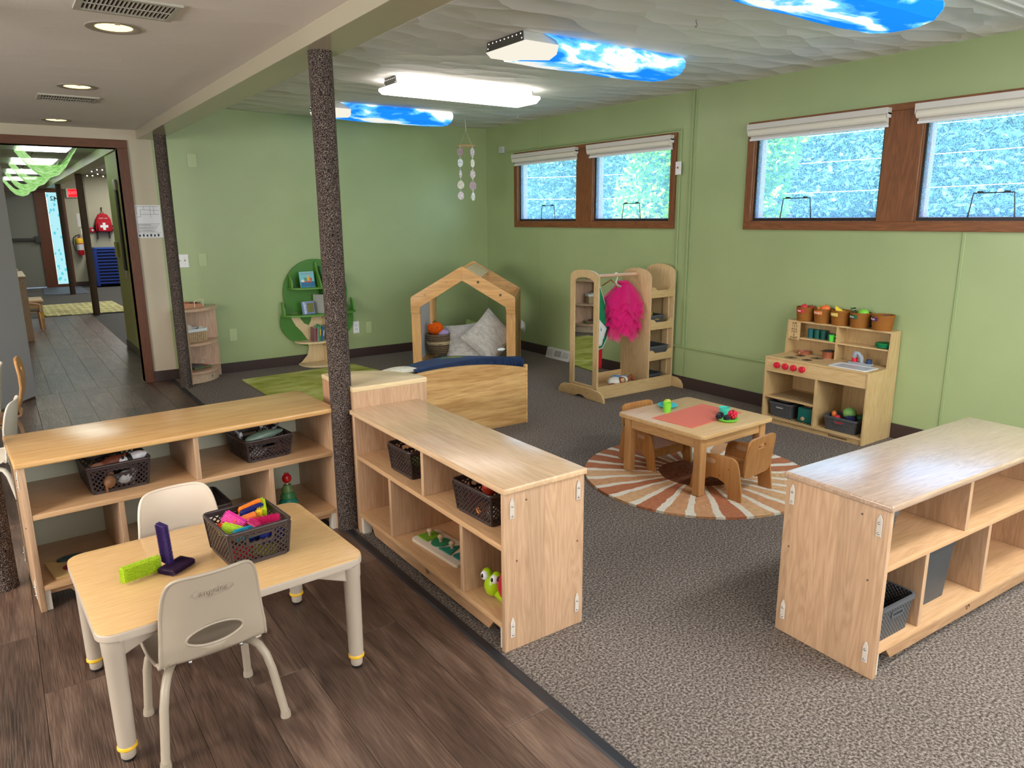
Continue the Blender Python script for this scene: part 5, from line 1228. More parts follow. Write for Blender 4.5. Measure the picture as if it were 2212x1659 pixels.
obj('body', MB().box(-.06, .06, -.045, .045, 0, .105, .012, 3), plain((14, 112, 106), .4), t, 40); obj('knob', MB().at((-.012, -.047, .03), 0, PI / 2).lathe([(.0135, 0), (.0135, .008), (.0001, .012)], n=20), plain((206, 170, 130), .5), t, 40)
obj('toast_slot', MB().box(-.04, .04, -.012, .012, .1045, .106), DARKM, t)
o = obj('toy_bread', MB().at(K(.315, .085, .16), KR).box(-.03, .03, -.006, .006, -.03, .02, .005), plain((160, 106, 62), .7), None, 40); tag(o, 'brown toy bread slice standing in the teal toaster', 'toy food')
grey_bin('weave_basket', 'grey woven basket of toy produce in the lower right bay of kitchen', K(.582, .11, .048), KR, .235, .17, .095, hc=(190, 40, 60))
pz = .143
fruit('toy_cabbage', 'pale green toy cabbage on top of the lower kitchen basket', K(.60, .115, pz + .026), (.045, .042, .038), (128, 180, 96), stem(.03))
fruit('toy_carrot', 'orange toy carrot tip at left in the lower kitchen basket', K(.50, .10, pz), (.018, .016, .024), (230, 120, 50), stem(.02))
fruit('toy_pepper', 'red toy pepper at the front of the lower kitchen basket', K(.55, .055, pz - .004), (.024, .018, .016), (206, 40, 60), stem(.014))
fruit('toy_potato', 'tan toy fruit behind the cabbage in the lower kitchen basket', K(.575, .16, pz + .012), (.034, .028, .026), (176, 124, 72), stem(.02))
fruit('toy_cucumber', 'dark green toy vegetable at right in the lower kitchen basket', K(.66, .14, pz), (.03, .026, .022), (40, 90, 50), stem(.02))
berry(K(.645, .072, pz + .002), .02, (36, 32, 84), 'dark blue toy grapes at the right of the lower kitchen basket', 'toy_grapes')
berry(K(.625, .06, pz + .006), .016, (30, 40, 90), 'small blue toy grapes beside red pepper in the kitchen basket', 'toy_grapes')

# ================================================================ laminate table
LT = math.radians(2.6)
LC = (-4.312, -4.945)
t = thing('laminate_table', 'rectangular laminate toddler table with beige round legs in the foreground', 'table', (LC[0], LC[1], 0), LT)
lw, ld, lh = .765, .595, .402
def lam_mat():
    mt, nt, b = new_mat('maple_laminate', .26, 0, .5); v = coords(nt, (4, 40, 4)); n = N(nt, 'ShaderNodeTexNoise', Scale=3.0, Detail=5.0, Distortion=.3); nt.links.new(v, n.inputs['Vector'])
    r = ramp(nt, [(.3, lin((218, 174, 118))), (.7, lin((229, 189, 134)))], n.outputs[0]); nt.links.new(r.outputs[0], b.inputs['Base Color']); return mt
BG = plain((186, 172, 156), .42); BG2 = plain((178, 164, 148), .45)
obj('tabletop', MB().prism(rrect(lw - .003, ld - .003, .048, 8), lh - .004, lh, 'z', .001), lam_mat(), t, 40)
obj('edge_band', MB().prism(rrect(lw, ld, .05, 8), lh - .028, lh - .0035, 'z', .006, 3), BG, t, 40)
for sx in (-1, 1):
    for sy in (-1, 1):
        x, y = sx * (lw / 2 - .038), sy * (ld / 2 - .038)
        lg = obj('leg', MB().at((x, y, 0)).lathe([(.021, .0495), (.0235, .0495), (.024, .06), (.0268, .325), (.0285, .33), (.0295, .374)], n=32), BG2, t, 40)
        g = MB()   # web bracket sweeping from leg to the underside of the top
        g.prism([(x - sx * .02, lh - .085), (x - sx * .02, lh - .029), (x - sx * .17, lh - .029), (x - sx * .11, lh - .045)][::(1 if sx > 0 else -1)], y - .012, y + .014, 'y', .003)
        g.prism([(y - sy * .02, lh - .085), (y - sy * .02, lh - .029), (y - sy * .17, lh - .029), (y - sy * .11, lh - .045)], x - .012, x + .014, 'x', .003)
        obj('bracket', g, BG2, t, 40)
        obj('height_ring', MB().at((x, y, 0)).lathe([(.022, .036), (.0262, .040), (.0262, .046), (.023, .050)], n=28), plain((226, 178, 40), .4), lg, 40)
        obj('foot', MB().at((x, y, 0)).lathe([(.016, .008), (.019, .012), (.020, .037)], n=28), BG, lg, 40)
        obj('glide', MB().at((x, y, 0)).lathe([(.015, 0), (.017, .003), (.017, .009)], n=24), DARKM, lg, 40)
def TP(x, y, z=0):
    c, s = math.cos(LT), math.sin(LT); return (LC[0] + x * c - y * s, LC[1] + x * s + y * c, lh + z)

# ================================================================ moulded plastic chairs
def shell_chair(label, loc, rz, col, hole=True, hgt=1.0, logo=True, group=None):
    """local: seat faces +y, backrest at -y"""
    t = thing('plastic_chair', label, 'chair', loc, rz, group)
    sh = .255
    def surf(a, b):
        # a: -1..1 sideways, b: 0 seat front .. 1 top of back
        L = [(0, .150, sh - .015), (.10, .13, sh + .002), (.38, -.03, sh - .008), (.50, -.10, sh - .002), (.57, -.128, sh + .02), (.66, -.142, sh + .07), (1, -.180, sh + .28 * hgt)]
        for (b0, y0, z0), (b1, y1, z1) in zip(L, L[1:]):
            if b <= b1:
                f = (b - b0) / (b1 - b0); f = f * f * (3 - 2 * f) * .35 + f * .65; y, z = y0 + (y1 - y0) * f, z0 + (z1 - z0) * f; break
        wd = .142 + .012 * math.sin(PI * min(1, b / .6)) - max(0, b - .62) * .05
        x = a * wd
        if b < .55: z += .020 * abs(a) ** 3 * min(1, b * 4) * (1)
        k = max(0, b - .5) * 2
        y += .034 * min(1, k * 1.6) * abs(a) ** 2.4
        return (x, y, z)
    n = 120; out = []
    for i in range(n):
        q = 2 * PI * i / n; c_, s_ = math.cos(q), math.sin(q); e = .30
        out.append((math.copysign(abs(c_) ** e, c_), .5 + .5 * math.copysign(abs(s_) ** e, s_)))
    hc_, hr, hz = .685, .56, .062
    inn = [(hr * math.cos(2 * PI * i / n), hc_ + hz * math.sin(2 * PI * i / n)) for i in range(n)]
    mb = MB(); rings = []; nr = 20
    if not hole: inn = [(p[0] * .02, .62 + (p[1] - .70) * .02) for p in inn]
    # re-space so radial lines stay straight: match by angle from hole centre
    def ang_pt(q):
        dx, dy = math.cos(q), math.sin(q) * .5; lo, hi = 0, 4
        cy0 = hc_ if hole else .62
        for _ in range(40):
            m_ = (lo + hi) / 2; X, Y = dx * m_, cy0 + dy * m_; v = abs(X) ** (2 / .30) + abs((Y - .5) / .5) ** (2 / .30)
            if v > 1: hi = m_
            else: lo = m_
        return (dx * lo, cy0 + dy * lo)
    outer = [ang_pt(2 * PI * i / n) for i in range(n)]
    def inner(q):
        dx, dy = math.cos(q), math.sin(q) * .5; r_ = 1 / math.sqrt((dx / hr) ** 2 + (dy / hz) ** 2); 
        if not hole: r_ *= .02
        return (dx * r_, (hc_ if hole else .62) + dy * r_)
    inn = [inner(2 * PI * i / n) for i in range(n)]
    for k in range(nr + 1):
        f = k / nr; rings.append([mb._v(surf(p[0] + (o_[0] - p[0]) * f, p[1] + (o_[1] - p[1]) * f)) for p, o_ in zip(inn, outer)])
    for A, B in zip(rings, rings[1:]):
        for i in range(n): mb.b.faces.new((A[i], A[(i + 1) % n], B[(i + 1) % n], B[i]))
    if not hole: mb.b.faces.new(rings[0])
    pm = plain(col, .38, 0, .5)
    o = obj('shell', mb, pm, t, 80); s_ = o.modifiers.new('s', 'SOLIDIFY'); s_.thickness = .005; s_.offset = 0
    obj('rolled_edge', MB().tube([surf(*p) for p in outer], .0052, 8, closed=True), pm, t, 80)
    if hole: obj('hole_edge', MB().tube([surf(*p) for p in inn], .0042, 8, closed=True), pm, t, 80)
    fr = plain(tuple(int(x * .97) for x in col), .36)
    for sx in (-1, 1):
        # rear leg: out of the underside, arcs down and splays
        P = [(sx * .10, -.045, sh - .022), (sx * .115, -.075, sh - .020), (sx * .128, -.100, sh - .028), (sx * .140, -.118, sh - .055), (sx * .150, -.130, sh - .10), (sx * .168, -.160, .012)]
        l1 = obj('leg', MB().tube(P, .0122, 14), fr, t, 60)
        Q = [(sx * .10, .02, sh - .022), (sx * .115, .05, sh - .022), (sx * .128, .072, sh - .032), (sx * .136, .085, sh - .06), (sx * .142, .094, sh - .10), (sx * .150, .112, .012)]
        l2 = obj('leg', MB().tube(Q, .0122, 14), fr, t, 60)
        for l_, p in ((l1, P[-1]), (l2, Q[-1])): obj('foot_cap', MB().at((p[0], p[1], 0)).lathe([(.015, 0), (.0155, .004), (.0138, .02)], n=18), fr, l_, 50)
    obj('seat_frame', MB().tube([(-.10, -.045, sh - .022), (-.10, .02, sh - .022)], .0122, 12).tube([(.10, -.045, sh - .022), (.10, .02, sh - .022)], .0122, 12).tube([(-.10, -.03, sh - .022), (.10, -.03, sh - .022)], .009, 10), fr, t, 60)
    sc = MB()
    for a in (-.48, .48): p = surf(a, .555); sc.ball((p[0], p[1] - .006, p[2] - .004), .0055, 12, 8)
    if hole: obj('bolt', sc, STEEL, t, 60)
    if logo:
        p = surf(0, .90)
        tx = text('brand_emboss', 'angeles', .026, plain(tuple(int(x * .93) for x in col), .3), t, (p[0], p[1] - .0045, p[2]), (PI / 2 + .11, 0, 0), .0008, bold=.0002)
        obj('emboss_ring', MB().at((p[0], p[1] - .0035, p[2]), 0, .11).tube([(.054 * math.cos(a), 0, .016 * math.sin(a)) for a in (2 * PI * i / 28 for i in range(28))], .0009, 5, closed=True), pm, t)
    return t
TAUPE = (170, 156, 138)
shell_chair('taupe plastic chair with an oval hole in its back, nearest the camera', (-4.410, -5.150, 0), math.radians(3.5), TAUPE)
shell_chair('cream plastic chair on the far side of the laminate table', (-4.335, -4.715, 0), PI + math.radians(6), (222, 206, 188), hgt=.95)

# ================================================================ lattice baskets
LB = plain((58, 47, 46), .32)
def lattice_basket(label, loc, rz, w_, d_, h_, cell=.022, mat=LB, handles=True):
    t = thing('lattice_basket', label, 'basket', loc, rz)
    tp = .90
    c0 = [(-w_ / 2 * tp, -d_ / 2 * tp), (w_ / 2 * tp, -d_ / 2 * tp), (w_ / 2 * tp, d_ / 2 * tp), (-w_ / 2 * tp, d_ / 2 * tp)]; c1 = [(-w_ / 2, -d_ / 2), (w_ / 2, -d_ / 2), (w_ / 2, d_ / 2), (-w_ / 2, d_ / 2)]
    mb = MB(); z0, z1 = .006, h_ - .006
    for k in range(4):
        A0, B0, A1, B1 = (Vector((*c0[k], z0)), Vector((*c0[(k + 1) % 4], z0)), Vector((*c1[k], z1)), Vector((*c1[(k + 1) % 4], z1)))
        W_ = (B1 - A1).length; nx = max(3, round(W_ / cell)); nz = max(3, round((z1 - z0) / (cell * .9)))
        def pt(s, v): return (A0 * (1 - s) + B0 * s) * (1 - v) + (A1 * (1 - s) + B1 * s) * v
        nrm = (B1 - A1).cross(A0 - A1).normalized()
        def strip(p, q, wd=.0023, th=.0016):
            d = (q - p).normalized(); sd = nrm.cross(d) * wd; nn = nrm * th
            v = [mb.b.verts.new(x) for x in (p + sd + nn, p - sd + nn, q - sd + nn, q + sd + nn, p + sd - nn, p - sd - nn, q - sd - nn, q + sd - nn)]
            for f in ((0, 1, 2, 3), (7, 6, 5, 4), (0, 4, 5, 1), (2, 6, 7, 3), (1, 5, 6, 2), (0, 3, 7, 4)): mb.b.faces.new([v[i] for i in f])
        hs, hv0, hv1 = (.5 - .042 / W_, .5 + .042 / W_), .60, .86
        hole = handles and k in (0, 2) if w_ < d_ else handles and k in (1, 3)
        if handles == 'front': hole = k in (0, 2)
        for i in range(nx):
            for j in range(nz):
                s0, s1, v0, v1 = i / nx, (i + 1) / nx, j / nz, (j + 1) / nz; sm, vm = (s0 + s1) / 2, (v0 + v1) / 2
                if hole and hs[0] < sm < hs[1] and hv0 < vm < hv1: continue
                strip(pt(s0, v0), pt(s1, v1)); strip(pt(s1, v0), pt(s0, v1))
        strip(pt(0, .985), pt(1, .985), .006, .002); strip(pt(0, .02), pt(1, .02), .005, .002); strip(pt(.004, 0), pt(.004, 1), .005, .002); strip(pt(.996, 0), pt(.996, 1), .005, .002)
        if hole:
            for a, b in (((hs[0], hv0), (hs[1], hv0)), ((hs[1], hv0), (hs[1], hv1)), ((hs[1], hv1), (hs[0], hv1)), ((hs[0], hv1), (hs[0], hv0))): strip(pt(*a), pt(*b), .0042, .0026)
    obj('lattice_wall', mb, mat, t)
    obj('base', MB().prism(rrect(w_ * tp + .004, d_ * tp + .004, .012), 0, .007, 'z', .002), mat, t, 40)
    obj('rim', MB().tube([(p[0], p[1], h_) for p in rrect(w_ + .006, d_ + .006, .018, 6)], .0055, 8, closed=True), mat, t, 50)
    return t
# bristle blocks
bcache = {}
def bristle(label, loc, rot, col, L=.086, W_=.038, T_=.014, grp=None):
    t = thing('bristle_block', label, 'toy block', loc, group=grp, rot=rot)
    k = (L, W_, T_)
    if k not in bcache:
        core = MB().box(-L / 2, L / 2, -W_ / 2, W_ / 2, -T_ / 2, T_ / 2, .001, 1); sp = MB(); b = sp.b
        def spikes(nu, nv, fn):
            for i in range(nu):
                for j in range(nv):
                    p, u, v, n = fn((i + .5) / nu - .5, (j + .5) / nv - .5); r = .00135
                    A = [b.verts.new(p + u * (r * sx) + v * (r * sy)) for sx, sy in ((-1, -1), (1, -1), (1, 1), (-1, 1))]; B = [b.verts.new(p + n * .0052 + u * (r * .45 * sx) + v * (r * .45 * sy)) for sx, sy in ((-1, -1), (1, -1), (1, 1), (-1, 1))]
                    for q in range(4): b.faces.new((A[q], A[(q + 1) % 4], B[(q + 1) % 4], B[q]))
                    b.faces.new(B)
        X, Y, Z = Vector((1, 0, 0)), Vector((0, 1, 0)), Vector((0, 0, 1)); st = .0048
        nx, ny, nz = round(L / st), round(W_ / st), max(2, round(T_ / st))
        for s in (1, -1):
            spikes(nx, ny, lambda a, c: (Vector((a * L, c * W_, s * T_ / 2)), X, Y, Z * s)); spikes(nx, nz, lambda a, c: (Vector((a * L, s * W_ / 2, c * T_)), X, Z, Y * s)); spikes(ny, nz, lambda a, c: (Vector((s * L / 2, a * W_, c * T_)), Y, Z, X * s))
        a_ = obj('core', core, None, t); c_ = obj('bristles', sp, None, t); bcache[k] = (a_.data, c_.data)
        a_.data.materials.append(None); c_.data.materials.append(None)
    else:
        a_ = bpy.data.objects.new('core', bcache[k][0]); c_ = bpy.data.objects.new('bristles', bcache[k][1])
        for o in (a_, c_): COL.objects.link(o); o.parent = t
    for o in (a_, c_):
        o.material_slots[0].link = 'OBJECT'; o.material_slots[0].material = plain(col, .35)
    return t
PUR, LIM, ORA, BLU, PNK, MAG, TUR, REDO = (54, 34, 92), (178, 206, 40), (246, 140, 30), (26, 34, 112), (226, 50, 160), (190, 30, 100), (40, 160, 190), (240, 84, 50)
# the small build on the table
bristle('dark purple bristle block lying flat under the upright one', TP(-.120, -.018, .0125), (0, 0, .62), (52, 28, 60), .09, .055, .012)
bristle('dark purple bristle block standing upright on the table', TP(-.142, .006, .084), (0, PI / 2 - .05, .35), PUR, .125, .040, .014)
bristle('lime green bristle block reaching out to the left on the table', TP(-.218, -.012, .030), (PI / 2 - .1, 0.05, .35), LIM, .115, .042, .014)
BK = TP(.100, -.028, .0005)
bk = lattice_basket('dark lattice basket of bristle blocks on the laminate table', BK, LT + .05, .196, .215, .118, .0205, handles='front')
def IB(x, y, z): c, s = math.cos(LT + .05), math.sin(LT + .05); return (BK[0] + x * c - y * s, BK[1] + x * s + y * c, BK[2] + z)
G = 'bristle blocks in the basket on the table'
for lab, (x, y, z), rot, col in (
    ('orange bristle block standing on edge at the back right of the basket', (.035, .055, .108), (PI / 2 - .1, -.1, .25), ORA),
    ('navy bristle block in front of the back orange block', (.030, .030, .105), (PI / 2, -.08, .22), BLU),
    ('orange bristle block leaning in the middle of the basket', (-.005, .0, .092), (PI / 2 - .3, -.05, .2), (244, 130, 26)),
    ('lime bristle block at the far right corner of the basket', (.075, .055, .10), (PI / 2, -.1, 1.3), (196, 214, 40)),
    ('yellow bristle block beside lime block at the right', (.058, .045, .10), (PI / 2, -.1, 1.25), (240, 196, 50)),
    ('red-orange bristle block at the left side of the basket', (-.055, .0, .090), (.2, .1, .1), REDO),
    ('hot pink bristle block crossing over the red-orange one', (-.040, .002, .103), (.9, .35, -1.0), PNK),
    ('small lime bristle block left of the turquoise one', (-.060, -.045, .090), (.9, .2, -.8), LIM),
    ('turquoise bristle block at the front of the basket', (-.030, -.080, .090), (.5, .0, .15), TUR),
    ('magenta bristle block bent downward near basket front', (.012, -.055, .095), (.5, .6, .9), MAG),
    ('magenta bristle block lying to the right at the front', (.045, -.05, .097), (.4, -.1, -.35), (200, 26, 96)),
    ('navy bristle block behind the handle opening', (.045, -.088, .072), (PI / 2, .0, .05), BLU),
    ('dark blue bristle block low in the middle of the basket', (.02, -.03, .06), (.2, .1, .5), (30, 40, 110)),
    ('red bristle block low at the front left of the basket', (-.04, -.075, .035), (PI / 2, .2, .1), (206, 44, 50)),
    ('lime bristle block low at the front of the basket', (.02, -.085, .03), (PI / 2, .5, .1), (150, 160, 40)),
    ('pink bristle block low at the right of the basket', (.07, .0, .05), (PI / 2, .2, 1.4), (206, 60, 140)),
    ('orange bristle block low at the back of the basket', (-.03, .05, .04), (.1, .1, .3), (226, 120, 40))):
    bristle(lab, IB(x, y, z + (.010 if z > .08 else 0)), (rot[0], rot[1], rot[2] + LT), col, .075, .034, .012, G)

# baskets on the shelf units
lattice_basket('dark lattice basket of toy animals at the left of the long shelf', on1(.335, .20, .391), R1 + .02, .225, .25, .115, .021)
lattice_basket('dark lattice basket with toy sea creatures at the right of long shelf', on1(.94, .19, .391), R1 + .06, .21, .24, .10, .021)
lattice_basket('dark lattice basket half hidden behind the cream chair on the lowest shelf', on1(.66, .22, .105), R1, .20, .25, .115, .021)
def s2p(x, y, z): return (-3.515 + y, -4.197 - x, z)
lattice_basket('dark lattice basket in the far upper bay of the middle shelf', s2p(.385, .14, .391), 0.03, .20, .195, .12, .021, handles='front')
lattice_basket('dark lattice basket of play fruit in the near upper bay of middle shelf', s2p(.955, .155, .391), .05, .23, .235, .12, .021, handles='front')
# animals in the left basket
def lumpy(nm, lab, loc, rz, parts, c, cat='toy animal', extra=None):
    t = thing(nm, lab, cat, loc, rz); mb = MB()
    for p, r in parts: mb.ball(p, r, 14, 10)
    obj('body', mb, plain(c, .55, 0, .4, .25, 40, .004), t, 60)
    if extra: extra(t)
    return t
def legs(c, pts, r=.006):
    def f(t):
        for p in pts: obj('leg', MB().tube([p, (p[0] + .004, p[1], p[2] - .03)], [r, r * .7], 8), plain(c, .5), t, 50)
    return f
z = .391 + .105
lumpy('toy_bear', 'dark grey-brown toy animal on top at the left of the animal basket', on1(.29, .22, z + .026), .5, [((0, 0, 0), (.065, .028, .026)), ((.062, 0, .018), (.026, .02, .018)), ((-.03, 0, .012), (.035, .026, .022))], (52, 44, 40), extra=legs((52, 44, 40), [(-.04, .02, -.01), (.03, .02, -.01), (-.04, -.02, -.01), (.03, -.02, -.01)]))
lumpy('toy_ape', 'black toy animal behind the middle of the animal basket', on1(.345, .26, z + .030), .2, [((0, 0, 0), (.045, .03, .03)), ((.03, 0, .02), (.02, .018, .016))], (20, 18, 20), extra=legs((20, 18, 20), [(-.02, .01, -.01), (.03, .01, -.01)]))
lumpy('toy_cow', 'reddish-brown toy animal in the middle of animal basket', on1(.33, .13, z + .006), .3, [((0, 0, 0), (.05, .025, .024)), ((.045, 0, .008), (.02, .015, .014)), ((-.035, 0, -.004), (.03, .02, .018))], (112, 56, 36), extra=legs((112, 56, 36), [(-.03, .01, -.01), (.02, -.01, -.01)]))
lumpy('toy_sheep', 'tan and grey toy animal at the front left of the animal basket', on1(.265, .11, z + .0), .4, [((0, 0, 0), (.035, .02, .018)), ((.03, 0, .006), (.014, .012, .012))], (150, 106, 84), extra=legs((120, 84, 70), [(-.02, .01, -.01), (.02, -.01, -.01)]))
t = lumpy('toy_panda', 'white and black toy panda lying at right of the animal basket', on1(.405, .13, z + .010), .25, [((.012, 0, 0), (.042, .026, .022))], (216, 216, 222))
obj('head', MB().ball((-.045, 0, -.006), (.022, .02, .017), 14, 10), plain((214, 214, 220), .5), t, 60); obj('black_band', MB().ball((-.022, 0, -.004), (.012, .0275, .0225), 14, 10), plain((18, 18, 20), .5), t, 60)
obj('ear', MB().ball((-.05, .014, .01), .006, 8, 6).ball((-.05, -.014, .01), .006, 8, 6), plain((18, 18, 20), .5), t, 60)
random.seed(9)
for i, (x, y, c, l) in enumerate(((.36, .09, (150, 150, 152), 'pale grey toy animal low at the front of animal basket'), (.30, .08, (130, 90, 60), 'brown toy animal low at the front left of animal basket'), (.40, .2, (120, 110, 100), 'greyish toy animal low at the back of animal basket'))):
    lumpy('toy_animal', l, on1(x, y + .01, .391 + .045), .3 + i, [((0, 0, 0), (.04, .022, .028)), ((.03, 0, .018), (.016, .013, .014))], c, extra=legs(c, [(-.02, .01, -.01), (.02, -.01, -.01)]))
# sea creatures
z = .391 + .092
t = thing('toy_whale', 'grey-green toy whale lying on top of the sea creature basket', 'toy animal', on1(.935, .115, z + .008), R1 + .12)
obj('body', MB().tube([(-.092, 0, -.010), (-.07, 0, -.004), (-.03, 0, 0), (.02, 0, .006), (.06, 0, .010), (.095, 0, .012)], [.006, .018, .026, .024, .015, .006], 16), plain((96, 118, 104), .35, 0, .5, .15, 30), t, 60)
obj('belly', MB().tube([(-.093, -.004, -.016), (-.06, -.010, -.014), (-.01, -.012, -.012), (.03, -.010, -.006)], [.004, .014, .018, .01], 12), plain((196, 200, 196), .35), t, 60)
obj('fin', MB().tube([(-.02, -.024, -.004), (-.005, -.034, -.016), (.012, -.036, -.02)], [.007, .006, .002], 8), plain((90, 112, 100), .35), t, 60)
def fin_(nm, lab, loc, rz, c, tip):
    t = thing(nm, lab, 'toy animal', loc, rz); obj('body', MB().tube([(0, 0, -.02), (.005, 0, .0), tip], [.016, .013, .003], 10), plain(c, .35), t, 60); obj('belly', MB().ball((.004, -.008, -.004), (.01, .006, .016), 10, 8), plain((170, 172, 176), .35), t, 60)
fin_('toy_shark', 'grey toy shark tail rising at the left of sea creature basket', on1(.845, .17, z + .022), .2, (84, 86, 92), (-.028, 0, .038))
fin_('toy_orca', 'dark toy orca fin rising at the back of sea creature basket', on1(.965, .24, z + .026), .1, (32, 32, 38), (-.024, 0, .034))
fin_('toy_dolphin', 'grey toy dolphin tail at the right of the sea creature basket', on1(1.01, .20, z + .010), -.2, (60, 62, 70), (.03, 0, .026))
for i, (x, y, c, l) in enumerate(((.90, .09, (190, 190, 194), 'white-bellied toy sea creature low at the front left of basket'), (.99, .10, (120, 80, 80), 'dark reddish toy sea creature low at front of basket'), (.94, .2, (50, 54, 66), 'black toy sea creature under the whale in basket'))):
    lumpy('toy_sea_creature', l, on1(x, y + .01, .391 + .035), .2, [((0, 0, 0), (.045, .018, .02)), ((.04, 0, .01), (.014, .01, .008))], c, extra=lambda t, c=c: obj('fin', MB().ball((0, 0, .02), (.008, .003, .01), 8, 6), plain(c, .4), t))
# play fruit in middle-shelf baskets
for lab, x, y, z, r, c in (('red-orange play fruit in the far upper basket of middle shelf', .43, .16, .485, (.026, .022, .02), (206, 74, 44)), ('green play vegetable low in the far upper basket', .42, .12, .45, .03, (60, 96, 30)), ('yellow-green play fruit low in the far upper basket', .37, .11, .44, .028, (150, 140, 40)), ('dark green play vegetable at back of the far upper basket', .36, .18, .47, .03, (44, 70, 30)),
        ('dark purple play fruit at the left in near upper basket', .90, .17, .490, .028, (62, 26, 64)), ('orange-red play strawberry in the middle of near upper basket', .955, .12, .490, (.028, .024, .03), (206, 62, 36)), ('magenta play fruit at the right of near upper basket', .995, .17, .495, .028, (152, 30, 96)), ('red play fruit low at the front of near upper basket', .91, .08, .44, .03, (160, 24, 40)), ('orange play fruit low at the front of near upper basket', .985, .075, .43, .028, (200, 110, 40)), ('white play egg low at the front right of near upper basket', 1.035, .085, .43, .026, (220, 220, 215))):
    fruit('play_fruit', lab, s2p(x, y, z), r, c, stem((r if not isinstance(r, tuple) else r[2]), (70, 100, 40)))
# shape puzzle
t = thing('shape_puzzle', 'white wooden peg puzzle with green shapes on the middle shelf', 'puzzle', s2p(.60, .135, .105), math.radians(-86))
obj('board', MB().prism(rrect(.34, .135, .012), 0, .013, 'z', .002), plain((222, 210, 192), .45), t, 40)
KN = wood((214, 190, 160), (190, 160, 128), 'z', 'x')
for i, (c, pts) in enumerate((((110, 160, 40), [(-.04, -.04), (.04, -.04), (.04, .04), (-.04, .04)]), ((34, 130, 92), ell(.042, .042, 28)), ((24, 128, 112), [(-.045, -.038), (.045, -.038), (0, .044)]), ((20, 120, 120), rrect(.07, .07, .01)))):
    x = -.125 + i * .083; pc = obj('puzzle_piece', MB().prism([(x + p[0] * .92, p[1]) for p in pts], .013, .019, 'z', .001), plain(c, .5), t)
    obj('knob', MB().at((x, 0, .019)).lathe([(.006, 0), (.007, .01), (.013, .02), (.013, .026), (.009, .03), (.0001, .031)], n=18), KN, pc, 50)
# snail toy
t = thing('snail_toy', 'lime green toy with big bulging eyes and a red shell at right bottom bay', 'toy', s2p(1.10, .10, .105), math.radians(-100))
GL = plain((170, 206, 20), .28)
obj('head', MB().ball((-.06, -.03, .045), (.035, .035, .04), 24, 16).ball((-.06, -.03, .025), (.03, .03, .02), 20, 12), GL, t, 70)
obj('body', MB().tube([(-.045, -.02, .02), (-.01, -.01, .018), (.06, .01, .02), (.10, .02, .018)], [.02, .024, .026, .014], 14), GL, t, 70)
for sx in (-1, 1):
    ex, ey = -.060 + sx * .022, -.036 + sx * .0095; e = obj('eye', MB().ball((ex, ey, .083), (.0205, .0205, .022), 20, 14), GL, t, 70)
    obj('eyeball', MB().ball((ex + .0046, ey - .0104, .081), (.0165, .0165, .0185), 20, 14), plain((232, 232, 236), .25), e, 70)
    obj('pupil', MB().ball((ex + .0095, ey - .0225, .083), (.0062, .0062, .0085), 14, 10), plain((12, 10, 12), .15), e, 70)
obj('shell', MB().ball((.02, 0, .07), (.055, .045, .06), 26, 18), plain((186, 34, 52), .3), t, 70)
obj('shell_hole', MB().at((.0, -.037, .098), 0, .9).lathe([(.011, 0), (.0001, .001)], n=16), plain((70, 10, 20), .5), t)
# puzzle on the lowest long shelf
t = thing('picture_puzzle', 'picture board with a red shape at the left of the lowest long shelf', 'puzzle', on1(.17, .13, .105), R1 + .08)
obj('board', MB().prism(rrect(.235, .19, .014), 0, .009, 'z', .002), plain((206, 176, 120), .5, 0, .4, .15, 10), t, 40)
obj('red_piece', MB().prism(ell(.045, .03, 24, -.03, -.03), .009, .014, 'z', .001), plain((140, 20, 34), .4), t, 40); obj('teal_piece', MB().prism(ell(.05, .02, 24, -.03, .055), .009, .019, 'z', .002), plain((50, 72, 76), .35), t, 40)
# stacking tree
t = thing('stacking_tree', 'wooden stacking tree in green tiers with a red bird on top', 'toy', on1(1.035, .135, .105))
for i, (r, c) in enumerate(((.052, (16, 100, 104)), (.045, (20, 132, 110)), (.036, (60, 130, 74)), (.028, (108, 140, 80)))):
    obj('tier', MB().at((0, 0, .0 + i * .031)).lathe([(r, 0), (r * 1.0, .008), (r * .62, .032), (.0001, .032)], n=28), plain(c, .4), t, 40)
obj('bird', MB().ball((0, 0, .155), (.022, .018, .023), 18, 12), plain((186, 18, 30), .25), t, 60); obj('crest', MB().ball((-.006, 0, .178), (.006, .004, .008), 8, 6).ball((.006, 0, .177), (.006, .004, .007), 8, 6), plain((186, 18, 30), .3), t, 60); obj('beak', MB().tube([(-.002, -.016, .154), (-.002, -.024, .152)], [.004, .001], 6), plain((220, 170, 60), .4), t)
obj('neck', MB().tube([(0, 0, .124), (0, 0, .136)], .006, 8), plain((210, 190, 160), .5), t)
